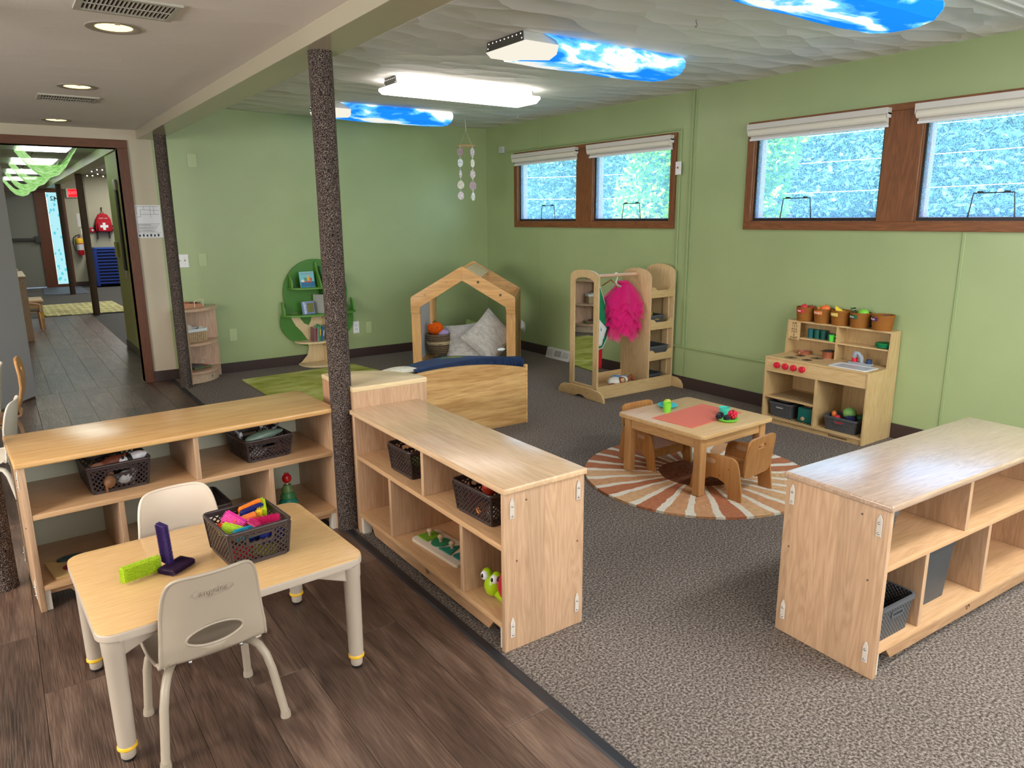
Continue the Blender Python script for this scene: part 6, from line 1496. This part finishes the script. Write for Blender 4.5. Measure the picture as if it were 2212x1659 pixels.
# shelf unit 3 contents
CB = plain((70, 74, 78), .55, 0, .4, .06, 120)
t = grey_bin('charcoal_bin', 'plain charcoal plastic bin in the lower middle bay of right shelf', on3(.425, .19, .105), R3, .27, .27, .215, plain((66, 70, 74), .5), plain((60, 64, 68), .45), (0, 1))
o = fruit('purple_ball', 'dark purple toy inside the charcoal bin', on3(.40, .17, .255), .05, (60, 24, 60), stem(.05, (40, 20, 40)))
grey_bin('weave_basket', 'grey woven basket in the bottom left bay of the right shelf', on3(.135, .13, .105), R3, .20, .235, .125, None, None, (0, -1))
grey_bin('weave_basket', 'dark grey basket just visible behind the top left corner of right shelf', on3(.12, .20, .391), R3, .17, .24, .12)
t = thing('toy_car', 'dark blue toy truck with white front on upper board of right shelf', 'toy car', on3(.60, .12, .391), R3 - .6)
NV = plain((20, 44, 84), .35)
obj('body', MB().box(-.045, .045, -.022, .022, .012, .034, .006).box(-.03, .012, -.02, .02, .034, .058, .008), NV, t, 40); obj('bumper', MB().box(.043, .050, -.021, .021, .008, .030, .003), plain((214, 216, 216), .4), t, 40)
obj('window', MB().box(.0115, .0135, -.015, .015, .038, .053), plain((60, 76, 90), .1), t)
for x in (-.026, .026):
    for y in (-.024, .024): obj('wheel', MB().at((x, y, .0125), 0, PI / 2).lathe([(.0125, -.005), (.0125, .005)], n=18), DARKM, t, 40)
o = fruit('green_toy_ball', 'small yellow-green toy next to the blue toy truck', on3(.555, .08, .407), .016, (150, 170, 60), stem(.016))
# ================================================================ left edge of the room
GREYD = plain((176, 174, 176), .45, 0, .4, .03, 2)
t = thing('door_1', '', ''); del t['label']; del t['category']; t['kind'] = 'structure'
t.location = (DX0 - .005, -.035, 0); t.rotation_euler = (0, 0, math.atan2(-.37, -.243))
obj('door_leaf', MB().box(0, .86, -.02, .02, .012, 2.04, .002), GREYD, t)
obj('hinge', MB().tube([(-.004, -.022, .3), (-.004, -.022, .4)], .006, 8).tube([(-.004, -.022, 1.7), (-.004, -.022, 1.8)], .006, 8), STEEL, t)
BW = wood((206, 156, 100), (182, 128, 76), 'z', 'y', 0, .35, .5); BWE = plain((196, 154, 118), .4)
def bent_chair(label, loc, rz):
    """bentwood chair, seat faces +y; back at -y with drop-shaped hole"""
    t = thing('bentwood_chair', label, 'chair', loc, rz)
    n = 32
    def S_(u, v):  # v 0..1 up the back, u -1..1
        w_ = .055 + .055 * math.sin(PI * min(1, max(0, (v - .05)) * .62)) ** 1.2
        return (u * w_, -.14 - .045 * v - .035 * math.sin(PI * v), .30 + .36 * v)
    O, I = [], []
    for i in range(n):
        a = 2 * PI * i / n; e = .6
        O.append((math.copysign(abs(math.cos(a)) ** e, math.cos(a)), .5 + .5 * math.copysign(abs(math.sin(a)) ** e, math.sin(a))))
        I.append((.22 * math.cos(a) * (1 - .5 * math.sin(a)), .82 + .06 * math.sin(a)))
    mb = MB(); R = []
    for k in range(9):
        f = k / 8; R.append([mb._v(S_(p[0] + (q_[0] - p[0]) * f, p[1] + (q_[1] - p[1]) * f)) for p, q_ in zip(I, O)])
    for A, B in zip(R, R[1:]):
        for i in range(n): mb.b.faces.new((A[i], A[(i + 1) % n], B[(i + 1) % n], B[i]))
    o = obj('backrest', mb, BW, t, 60); s_ = o.modifiers.new('s', 'SOLIDIFY'); s_.thickness = .014
    obj('seat', MB().prism(rrect(.28, .28, .07, 6), .285, .298, 'z', .004), BW, t, 40)
    def band(pts, wd, nm):
        mb = MB(); L = [[mb._v((sx * wd / 2, y + oy, z + oz)) for sx, oy, oz in ((-1, 0, 0), (1, 0, 0), (1, ny * .016, nz * .016), (-1, ny * .016, nz * .016))] for y, z, ny, nz in pts]
        for A, B in zip(L, L[1:]):
            for i in range(4): mb.b.faces.new((A[i], A[(i + 1) % 4], B[(i + 1) % 4], B[i]))
        mb.b.faces.new(L[0][::-1]); mb.b.faces.new(L[-1]); return obj(nm, mb, BWE, t, 40)
    band([(-.14, .36, 1, 0), (-.17, .33, 1, .2), (-.165, .30, .5, .7), (-.13, .283, 0, 1), (.10, .283, 0, 1)], .07, 'back_bracket')
    for sx in (-1, 1):
        o = band([(.13, .0, -1, 0), (.125, .2, -1, 0), (.11, .255, -.7, -.6), (.07, .275, 0, -1), (-.07, .275, 0, -1), (-.12, .25, .6, -.7), (-.14, .2, 1, 0), (-.165, 0, 1, 0)], .03, 'leg_frame'); o.location = (sx * .12, 0, 0)
    return t
bent_chair('bentwood chair with a teardrop hole in its back near the grey door', (-4.91, -1.99, 0), math.radians(82))
CRM = (222, 212, 196)
shell_chair('cream plastic chair in front of the bentwood chair at left edge', (-4.94, -2.78, 0), math.radians(80), CRM, hgt=1.1, logo=False)
shell_chair('cream plastic chair farthest back at the left edge of the photo', (-4.99, -1.60, 0), math.radians(95), CRM, hgt=1.1, logo=False)
t = thing('activity_table', 'pinkish maple table top between the cream chairs at left edge', 'table', (-5.28, -2.27, 0))
obj('tabletop', MB().prism(rrect(.80, .75, .05), .43, .455, 'z', .005), wood((214, 176, 150), (196, 150, 124), 'y', 'x'), t, 40)
for sx in (-1, 1):
    for sy in (-1, 1): obj('leg', MB().lathe([(.022, 0), (.03, .43)], (sx * .33, sy * .30, 0), 20), BG2, t, 40)

# ================================================================ the next room through the doorway
FY = 12.0
struct('floor_far_carpet', MB().box(-5.6, -1.4, 6.05, 12.6, -.08, 0).box(-3.0, -1.4, .12, 6.05, -.08, 0.001), plain((92, 90, 88), .95, 0, .1, .18, 60))
struct('trim_13', MB().box(-5.2, -3.0, 6.03, 6.07, 0, .006), plain((60, 50, 44), .6))
TAN = plain((172, 168, 146), .55, 0, .4, .03, 2); GREYW = plain((126, 126, 118), .6)
struct('wall_far', MB().box(-3.29, -1.4, FY, FY + .1, 0, 2.6).box(-5.6, -4.50, FY, FY + .1, 0, 2.6).box(-4.5, -3.29, FY, FY + .1, 2.13, 2.6), TAN)
struct('wall_far_right', MB().box(-1.5, -1.4, .12, FY, 0, 2.6), TAN)
struct('wall_far_left', MB().box(-5.6, -5.5, .12, FY, 0, 2.6), plain((176, 158, 128), .6))
struct('wall_hall_right', MB().box(-3.60, -3.46, .12, 2.26, 0, 2.25), WALLY)
struct('baseboard_hall', MB().box(-3.612, -3.60, .14, 2.26, 0, .095), plain((86, 84, 76), .5))
struct('baseboard_far', MB().box(-3.29, -1.5, FY - .012, FY, 0, .1), BASEB)
struct('ceiling_far_high', MB().box(-3.5, -1.4, .12, FY + .1, 2.46, 2.6), plain((150, 148, 150), .6))
cf = struct('ceiling_far', MB().box(-5.6, -3.6, .12, FY + .1, 2.262, 2.6), plain((120, 120, 100), .6))
tl = None
for i in range(20):
    for j in range(3):
        x0, y0 = -5.42 + j * .61, .14 + i * .60
        if tl is None: o = tl = obj('ceiling_panel', MB().box(0, .595, 0, .57, 0, .012, .003, 1), plain((176, 182, 172), .5), cf)
        else: o = bpy.data.objects.new('ceiling_panel', tl.data); COL.objects.link(o); o.parent = cf
        o.location = (x0, y0, 2.25)
struct('trim_14', MB().box(-3.62, -3.46, .12, FY, 2.15, 2.5), plain((184, 190, 146), .4))
# far door, frame, side light
FW = wood((112, 62, 38), (82, 44, 26), 'z', 'x', rough=.35)
t = thing('door_2', '', ''); del t['label']; del t['category']; t['kind'] = 'structure'; t.location = (0, FY, 0)
obj('door_leaf', MB().box(-4.45, -3.86, .02, .06, .02, 2.06, .003), GREYW, t)
obj('push_bar', MB().box(-4.42, -3.95, -.05, -.02, 1.03, 1.09, .006).box(-3.95, -3.84, -.06, .02, .99, 1.13, .006), plain((58, 56, 54), .5), t)
obj('door_frame', MB().box(-4.52, -3.29, -.015, .08, 2.06, 2.14, .003), wood((112, 62, 38), (82, 44, 26), 'x', 'z', rough=.35), t)
obj('door_frame', MB().box(-3.86, -3.635, -.012, .08, 0, 2.06, .003).box(-3.42, -3.29, -.012, .08, 0, 2.06, .003).box(-3.635, -3.42, -.01, .08, 0, .07, .002), FW, t)
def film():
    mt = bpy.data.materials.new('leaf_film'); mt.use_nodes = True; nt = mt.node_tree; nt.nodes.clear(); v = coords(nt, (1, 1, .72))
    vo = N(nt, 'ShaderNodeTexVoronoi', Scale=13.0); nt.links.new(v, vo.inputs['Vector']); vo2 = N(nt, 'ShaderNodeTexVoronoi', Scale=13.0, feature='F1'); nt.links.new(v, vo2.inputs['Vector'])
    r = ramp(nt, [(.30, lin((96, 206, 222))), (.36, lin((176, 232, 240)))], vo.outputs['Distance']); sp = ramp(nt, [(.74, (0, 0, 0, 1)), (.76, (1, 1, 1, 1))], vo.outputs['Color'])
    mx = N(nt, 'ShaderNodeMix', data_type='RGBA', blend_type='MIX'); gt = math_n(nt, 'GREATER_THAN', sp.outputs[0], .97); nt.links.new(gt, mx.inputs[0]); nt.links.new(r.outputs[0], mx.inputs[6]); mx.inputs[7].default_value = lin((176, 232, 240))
    e = N(nt, 'ShaderNodeEmission'); e.inputs[1].default_value = .7; nt.links.new(mx.outputs[2], e.inputs[0]); o = nt.nodes.new('ShaderNodeOutputMaterial'); nt.links.new(e.outputs[0], o.inputs[0]); return mt  # film glows by itself, standing in for daylight behind the glass
obj('side_light', MB().prism(rrect(.205, 1.99, .02, 4, -3.528, 1.065), -.004, .004, 'y'), film(), t)
text('house_number', '42', .13, plain((60, 110, 120), .5), t, (-3.50, -.006, 1.93), (PI / 2, 0, 0), .001, sx=-1, bold=.002)
pole(-3.53, 9.9, .05, 2.15, 'dark pole farthest away, beside the leaf-print glass', plain((66, 54, 46), .8, 0, .2, .2, 80)); pole(-3.53, 5.95, .05, 2.15, 'dark brown pole standing at the edge of far patterned rug', plain((72, 58, 48), .8, 0, .2, .2, 80))
t = thing('exit_sign', 'red lit EXIT sign near the far ceiling', 'sign', (-3.135, FY, 2.05))
obj('housing', MB().box(-.115, .115, -.06, 0, -.095, .095, .006), plain((226, 220, 212), .5), t)
obj('face', MB().box(-.075, .11, -.063, -.059, -.085, .085, .004), emis((250, 30, 40), 1.3), t); text('letters', 'EXIT', .085, emis((255, 120, 120), 1.2), t, (.015, -.0635, 0), (PI / 2, 0, 0), .001)
t = thing('fire_extinguisher', 'red fire extinguisher hanging on the far wall beside the door frame', 'fire extinguisher', (-3.12, FY - .09, .70))
obj('cylinder', MB().lathe([(.06, 0), (.068, .02), (.068, .32), (.05, .37), (.02, .39), (.0001, .39)], n=24), plain((186, 24, 34), .3), t, 60)
obj('instruction_label', MB().lathe([(.069, .11), (.069, .24)], n=24, cap0=False, cap1=False), plain((206, 206, 214), .5), t, 60); obj('yellow_label', MB().lathe([(.0695, .26), (.0695, .35), (.056, .372)], n=24, cap0=False, cap1=False), plain((232, 190, 40), .5), t, 60)
obj('hose', MB().tube([(0, 0, .42), (-.05, 0, .43), (-.11, 0, .38), (-.13, 0, .26), (-.10, 0, .10), (-.06, -.02, .05)], .011, 8), DARKM, t, 60); obj('valve_handle', MB().box(-.02, .03, -.01, .01, .39, .46, .004), plain((90, 90, 90), .4), t)
t = thing('first_aid_backpack', 'red first aid backpack with white cross hanging on far wall', 'backpack', (-2.60, FY - .01, 1.40))
RB = plain((170, 20, 38), .7, 0, .3, .08, 20, .003)
obj('body', MB().prism([(-.155, -.20), (.155, -.20), (.175, -.12), (.15, .08), (.09, .19), (0, .215), (-.09, .19), (-.15, .08), (-.175, -.12)], -.13, 0, 'y', .03, 3), RB, t, 60)
obj('front_pocket', MB().prism([(-.13, -.19), (.13, -.19), (.135, -.02), (.11, .02), (-.11, .02), (-.135, -.02)], -.165, -.12, 'y', .02, 3), RB, t, 60)
obj('cross', MB().prism([(-.028, -.155), (.028, -.155), (.028, -.102), (.08, -.102), (.08, -.048), (.028, -.048), (.028, .005), (-.028, .005), (-.028, -.048), (-.08, -.048), (-.08, -.102), (-.028, -.102)], -.169, -.165, 'y'), plain((230, 230, 236), .6), t); text('bag_text', 'FIRST AID', .04, plain((220, 200, 200), .6), t, (0, -.132, .10), (PI / 2, 0, 0), .001)
obj('strap', MB().tube([(-.06, -.02, .18), (0, -.03, .27), (.05, -.02, .18)], .008, 6).box(-.16, -.13, -.06, -.04, -.36, -.18).box(.08, .11, -.06, -.04, -.34, -.2).tube([(-.17, -.05, -.05), (-.2, -.05, -.12), (-.16, -.05, -.19)], .012, 6).tube([(.17, -.05, -.05), (.2, -.05, -.12), (.16, -.05, -.19)], .012, 6), DARKM, t)
obj('wall_hook', MB().tube([(0, 0, .32), (0, -.03, .30), (0, -.03, .265)], .01, 6).ball((0, -.03, .33), .018, 8, 6), DARKM, t)
t = thing('first_aid_pouch', 'small red first aid pouch with white cross left of the backpack', 'pouch', (-2.83, FY - .005, 1.245)); obj('body', MB().box(-.055, .055, -.05, 0, -.055, .055, .012, 3), RB, t, 60); obj('cross', MB().box(-.008, .008, -.053, -.05, -.03, .03).box(-.03, .03, -.053, -.05, -.008, .008), WHITE, t)
o = obj('far_notice', MB().box(-3.10, -3.02, FY - .004, FY, 1.32, 1.61), plain((206, 206, 200), .6)); tag(o, 'white notice sheet on the far wall above the extinguisher', 'paper')
o = obj('far_switch_plate', MB().box(-3.06, -2.98, FY - .008, FY, 1.15, 1.28, .002), WHITE); tag(o, 'white plate on far wall between extinguisher and pole', 'wall plate')
o = obj('wall_conduit', MB().box(-2.90, -2.885, FY - .015, FY, 1.2, 2.46).box(-2.87, -2.86, FY - .015, FY, 1.2, 2.46), TAN); tag(o, 'thin painted conduit running up the far wall above pouch', 'conduit')
t = thing('cot_stack', 'stack of blue nap cots against the far wall under the backpack', 'cot stack', (-2.60, FY - .38, 0))
BLU1 = plain((22, 56, 150), .5)
for i in range(11): obj('cot', MB().box(-.30, .42, -.3, .3, .07 + i * .07, .105 + i * .07, .008), BLU1, t)
obj('frame_end', MB().box(-.33, -.27, -.3, .3, .03, .86, .01), BLU1, t); obj('top_cot', MB().box(-.33, .44, -.3, .3, .83, .86, .006), plain((30, 76, 170), .45), t)
for i in range(11): obj('cot_shadow_gap', MB().box(-.29, .41, -.28, .28, .105 + i * .07, .14 + i * .07), plain((8, 14, 40), .8), t)
t = thing('string_lights', 'string of warm fairy lights draped under the far ceiling', 'string lights', (-2.75, 9.5, 2.40))
random.seed(6); pts = [(-.42 + .05 * i, -.3 + .04 * i, -.02 - .05 * math.sin(i * .7) - .012 * i + (.0)) for i in range(17)]
obj('wire', MB().tube(pts, .003, 5).tube([(x + .02, y - .2, z + .08) for x, y, z in pts], .003, 5), plain((120, 110, 90), .6), t)
for i, (x, y, z) in enumerate(pts + [(x + .02, y - .2, z + .08) for x, y, z in pts]):
    if i % 2 == 0: obj('bulb', MB().ball((x, y, z - .015), .0115, 8, 6), emis((255, 236, 190), 3), t)
o = obj('entry_mat', MB().prism([(-4.02, 10.05), (-3.22, 9.9), (-3.22, 11.85), (-3.95, 11.9)], .001, .012), plain((86, 92, 106), .6)); tag(o, 'blue-grey entry mat in front of the far door', 'mat')
def patch():
    mt, nt, b = new_mat('patchwork_pile', .95, 0, .1); v = coords(nt); br = N(nt, 'ShaderNodeTexBrick'); br.inputs['Scale'].default_value = 2.6; br.inputs['Color1'].default_value = lin((176, 176, 110)); br.inputs['Color2'].default_value = lin((120, 104, 70)); br.inputs['Mortar'].default_value = lin((214, 206, 160)); br.inputs['Mortar Size'].default_value = .05
    nt.links.new(v, br.inputs['Vector']); n = N(nt, 'ShaderNodeTexNoise', Scale=9.0, Detail=4.0); nt.links.new(v, n.inputs['Vector']); hs = N(nt, 'ShaderNodeHueSaturation'); nt.links.new(br.outputs[0], hs.inputs['Color']); nt.links.new(math_n(nt, 'ADD', math_n(nt, 'MULTIPLY', n.outputs[0], 1.2), .4), hs.inputs['Value']); nt.links.new(hs.outputs[0], b.inputs['Base Color']); return mt
o = obj('patchwork_rug', MB().prism([(-4.20, 6.08), (-3.02, 6.08), (-3.08, 7.95), (-4.35, 7.9)], .001, .012, 'z', .003), patch()); tag(o, 'green and tan patchwork rug where the hall planks end', 'rug')
# hall furniture
t = thing('hall_shelf', 'tall narrow end of a maple shelf at left side of hall', 'shelf', (-4.475, 3.42, 0))
obj('side_panel', MB().box(-.36, .0, 0, .02, 0, .78, .004), MZ, t); obj('top_board', MB().box(-.38, .01, -.01, 1.2, .78, .80, .005), MX, t)
sc = MB()
for x, z in ((-.03, .72), (-.03, .06)): sc.ball((x, 0, z), .008, 8, 5)
obj('screw', sc, STEEL, t); obj('back_panel', MB().box(-.36, 0, 1.16, 1.18, 0, .78), MZ, t); obj('front_panel', MB().box(-.012, 0, .02, 1.16, 0, .78), MZ, t)
for i, (y, h_, l) in enumerate(((.3, .06, 'pale wooden toy box in front on the hall shelf'), (.75, .13, 'pale wooden toy box at the back on the hall shelf'))):
    b = thing('toy_box', l, 'box', (-4.60, 3.42 + y, .80)); obj('box', MB().box(-.1, .06, -.08, .08, 0, h_, .01), BX, b); obj('lid', MB().box(-.11, .07, -.09, .09, h_, h_ + .012, .004), BEDGE, b)
t = thing('hall_table', 'small wooden table with a yellow leg band beside the hall shelf', 'table', (-4.33, 5.0, 0))
obj('tabletop', MB().box(-.45, .06, -.3, .3, .36, .385, .004), TX, t); obj('apron', MB().box(-.43, .04, -.28, .28, .22, .36), BX, t)
for sy in (-1, 1):
    l_ = obj('leg', MB().box(-.01, .04, sy * .25 - .025, sy * .25 + .025, 0, .22), TZ, t); obj('yellow_band', MB().box(-.013, .043, sy * .25 - .028, sy * .25 + .028, .13, .215), plain((232, 176, 20), .4), l_)
t = thing('hall_chair', 'small bentwood chair at the hall table', 'chair', (-4.42, 4.5, 0))
for sx in (-.16, .08): obj('leg_frame', MB().tube([(sx, -.13, 0), (sx - .01, -.11, .22), (sx - .02, -.05, .27), (sx - .02, .08, .27), (sx - .01, .12, .22), (sx, .15, 0)], .012, 8), BWE, t, 60)
obj('seat', MB().box(-.2, .09, -.12, .12, .27, .285, .006), plain((60, 44, 36), .5), t); obj('arm_rail', MB().tube([(-.16, -.12, .26), (-.17, -.13, .36), (-.04, -.15, .39), (.08, -.13, .36), (.08, -.12, .26)], .013, 8), BWE, t, 60)
# door closer strip and plate on the short hall wall
t = thing('door_edge_guard', 'long black strip with silver ends on the yellow-green hall wall', 'wall fitting', (-3.60, 1.60, 0))
obj('strip', MB().box(-.02, 0, -.06, .06, .93, 1.76, .003), plain((16, 15, 15), .5), t); obj('silver_end', MB().box(-.03, 0, -.055, .055, 1.76, 1.87, .006).box(-.015, 0, -.05, .05, .84, .93, .002), plain((176, 170, 160), .35, .7), t)
o = obj('hall_wall_plate', MB().box(-3.625, -3.60, 2.0, 2.16, 1.05, 1.22, .004), plain((190, 190, 116), .5)); tag(o, 'yellow-green wall box left of the long black strip', 'wall plate')
# hall ceiling lights with green sheer swags
def swag_mat():
    mt = bpy.data.materials.new('green_sheer'); mt.use_nodes = True; nt = mt.node_tree; nt.nodes.clear(); v = coords(nt, (2, 6, 2)); n = N(nt, 'ShaderNodeTexNoise', Scale=5.0, Detail=4.0, Distortion=1.5); nt.links.new(v, n.inputs['Vector'])
    r = ramp(nt, [(.40, lin((70, 112, 48))), (.55, lin((112, 140, 92))), (.66, lin((134, 146, 124)))], n.outputs[0])
    a = N(nt, 'ShaderNodeBsdfTranslucent'); d = N(nt, 'ShaderNodeBsdfDiffuse'); nt.links.new(r.outputs[0], a.inputs[0]); nt.links.new(r.outputs[0], d.inputs[0])
    m1 = N(nt, 'ShaderNodeMixShader'); m1.inputs[0].default_value = .3; nt.links.new(a.outputs[0], m1.inputs[1]); nt.links.new(d.outputs[0], m1.inputs[2]); tp = N(nt, 'ShaderNodeBsdfTransparent'); m2 = N(nt, 'ShaderNodeMixShader'); m2.inputs[0].default_value = .08; nt.links.new(m1.outputs[0], m2.inputs[1]); nt.links.new(tp.outputs[0], m2.inputs[2])
    o = nt.nodes.new('ShaderNodeOutputMaterial'); nt.links.new(m2.outputs[0], o.inputs[0]); return mt
SW = swag_mat()
hl = ['nearest', 'second', 'third', 'farthest']
for i, y0 in enumerate((1.9, 4.4, 6.9, 9.4)):
    t = thing('hall_ceiling_light', '%s hall ceiling light with a green sheer cloth draped below it' % hl[i], 'ceiling light', (-4.14, y0, 2.25), group='hall ceiling lights with green cloth')
    obj('panel', MB().box(-.25, .25, 0, 1.2, -.012, 0, .002), emis((250, 255, 250), 5), t)
    mb = MB(); g = []
    for a in range(13):
        row = []
        for b in range(17):
            v, u = a / 12, b / 16 * 2 - 1; z = -.02 - .21 * (1 - abs(u) ** 2.2) * (1 + .45 * math.sin(PI * v)) + .01 * math.sin(a * 2.1 + b)
            row.append(mb._v((u * .27, .02 + (1.1 * v + .09 * (1 - u * u) * (1 - 2 * v)), z)))
        g.append(row)
    for a in range(12):
        for b in range(16): mb.b.faces.new((g[a][b], g[a + 1][b], g[a + 1][b + 1], g[a][b + 1]))
    obj('green_cloth', mb, SW, t, 60)

struct('trim_15', MB().box(-2.2, -.35, -5.49, -5.475, 2.425, 2.437, .002, 1).box(-2.2, -.35, -5.56, -5.545, 2.425, 2.437, .002, 1), plain((206, 204, 202), .5))
# ================================================================ outside
struct('ground_outside', MB().box(.3, 60, -40, 50, -.6, -.5), plain((120, 140, 96), .9, 0, .1, .3, 1))
def leaf_mat(stops):
    mt = bpy.data.materials.new('leaves'); mt.use_nodes = True; nt = mt.node_tree; nt.nodes.clear(); v = coords(nt); n = N(nt, 'ShaderNodeTexNoise', Scale=3.0, Detail=6.0, Roughness=.8); nt.links.new(v, n.inputs['Vector'])
    r = ramp(nt, stops, n.outputs[0]); d = N(nt, 'ShaderNodeBsdfDiffuse'); a = N(nt, 'ShaderNodeBsdfTranslucent'); nt.links.new(r.outputs[0], d.inputs[0]); nt.links.new(r.outputs[0], a.inputs[0])
    m1 = N(nt, 'ShaderNodeMixShader'); m1.inputs[0].default_value = .35; nt.links.new(d.outputs[0], m1.inputs[1]); nt.links.new(a.outputs[0], m1.inputs[2]); o = nt.nodes.new('ShaderNodeOutputMaterial'); nt.links.new(m1.outputs[0], o.inputs[0]); return mt
LD = leaf_mat([(.3, lin((40, 76, 90))), (.5, lin((82, 122, 128))), (.7, lin((150, 190, 176)))]); LB_ = leaf_mat([(.3, lin((70, 140, 50))), (.5, lin((130, 190, 60))), (.72, lin((214, 214, 80)))])
def leaves(cs, n, sz, seed):
    random.seed(seed); V = []; F = []
    for k in range(n):
        c, r = random.choice(cs); u = random.random() ** .4
        q, z = random.uniform(0, 2 * PI), random.uniform(-1, 1); s_ = math.sqrt(1 - z * z)
        p = Vector((c[0] + r[0] * u * s_ * math.cos(q), c[1] + r[1] * u * s_ * math.sin(q), c[2] + r[2] * u * z)); d = Vector((random.gauss(0, 1), random.gauss(0, 1), random.gauss(0, .6))).normalized(); e = d.cross(Vector((random.gauss(0, 1), random.gauss(0, 1), random.gauss(0, 1)))).normalized(); s2 = sz * random.uniform(.6, 1.3)
        i = len(V); V += [p - d * s2, p - e * s2 * .45, p + d * s2, p + e * s2 * .45]; F.append((i, i + 1, i + 2, i + 3))
    me = bpy.data.meshes.new('foliage'); me.from_pydata(V, [], F); return me
def tree(label, base, cs, n, sz, seed, mt, h=3):
    t = thing('tree', label, 'tree', base); me = leaves(cs, n, sz, seed); me.materials.append(mt); o = bpy.data.objects.new('foliage', me); COL.objects.link(o); o.parent = t; o['kind'] = 'stuff'
    obj('trunk', MB().tube([(0, 0, 0), (.1, .05, h * .5), (0, 0, h)], [.22, .16, .08], 10), plain((84, 70, 58), .9), t, 60); return t
tree('bright yellow-green vine-covered tree right behind the near part of far window', (3.4, .75, -.5), [((0, 0, 2.0), (.55, .55, .9)), ((.2, -.1, 1.5), (.65, .7, 1.1)), ((0, -.25, 3.0), (.6, .5, .6))], 9000, .055, 3, LB_, 2.2)
tree('yellow-green leafy bush at left side of the near window', (3.1, -1.42, -.5), [((0, 0, 1.9), (.5, .36, 1.3)), ((0, .1, .9), (.5, .45, 1)), ((0, -.1, 2.9), (.5, .4, .6))], 6500, .055, 5, LB_, 2.0)
for i, (x, y, l) in enumerate(((10, -5.5, 'dark blue-green tree behind the right pane of near window'), (10.5, -1.0, 'dark blue-green tree behind the left pane of near window'), (11, 3.5, 'dark tree seen between the two windows outside'), (10.5, 8.0, 'dark blue-green tree behind the right pane of far window'), (11, 12.5, 'dark blue-green tree behind the left pane of far window'), (11, 17, 'dark blue-green tree farthest left outside'))):
    tree(l, (x, y, -.5), [((0, 0, 1.6), (1.6, 2.2, 2.4)), ((0, .3, 4.0), (1.6, 2.0, 1.6)), ((0, -.3, 3.4), (1.6, 2.2, 2.0))], 16000, .085, 20 + i, LD, 3)
struct('hedge_backdrop', MB().box(14, 15, -16, 30, -.5, 7), plain((84, 120, 128), .95, 0, .1, .4, 2))
for i, (za, zb) in enumerate(((2.85, 3.35), (2.45, 2.8), (2.0, 2.2))):
    o = obj('utility_wire', MB().tube([(7.2, -9 + 2 * k, za + (zb - za) * k / 13 - .25 * math.sin(PI * k / 13)) for k in range(14)], .0065, 5), plain((190, 204, 214), .4)); tag(o, ['highest', 'middle', 'lowest'][i] + ' utility wire crossing behind the windows outside', 'wire')
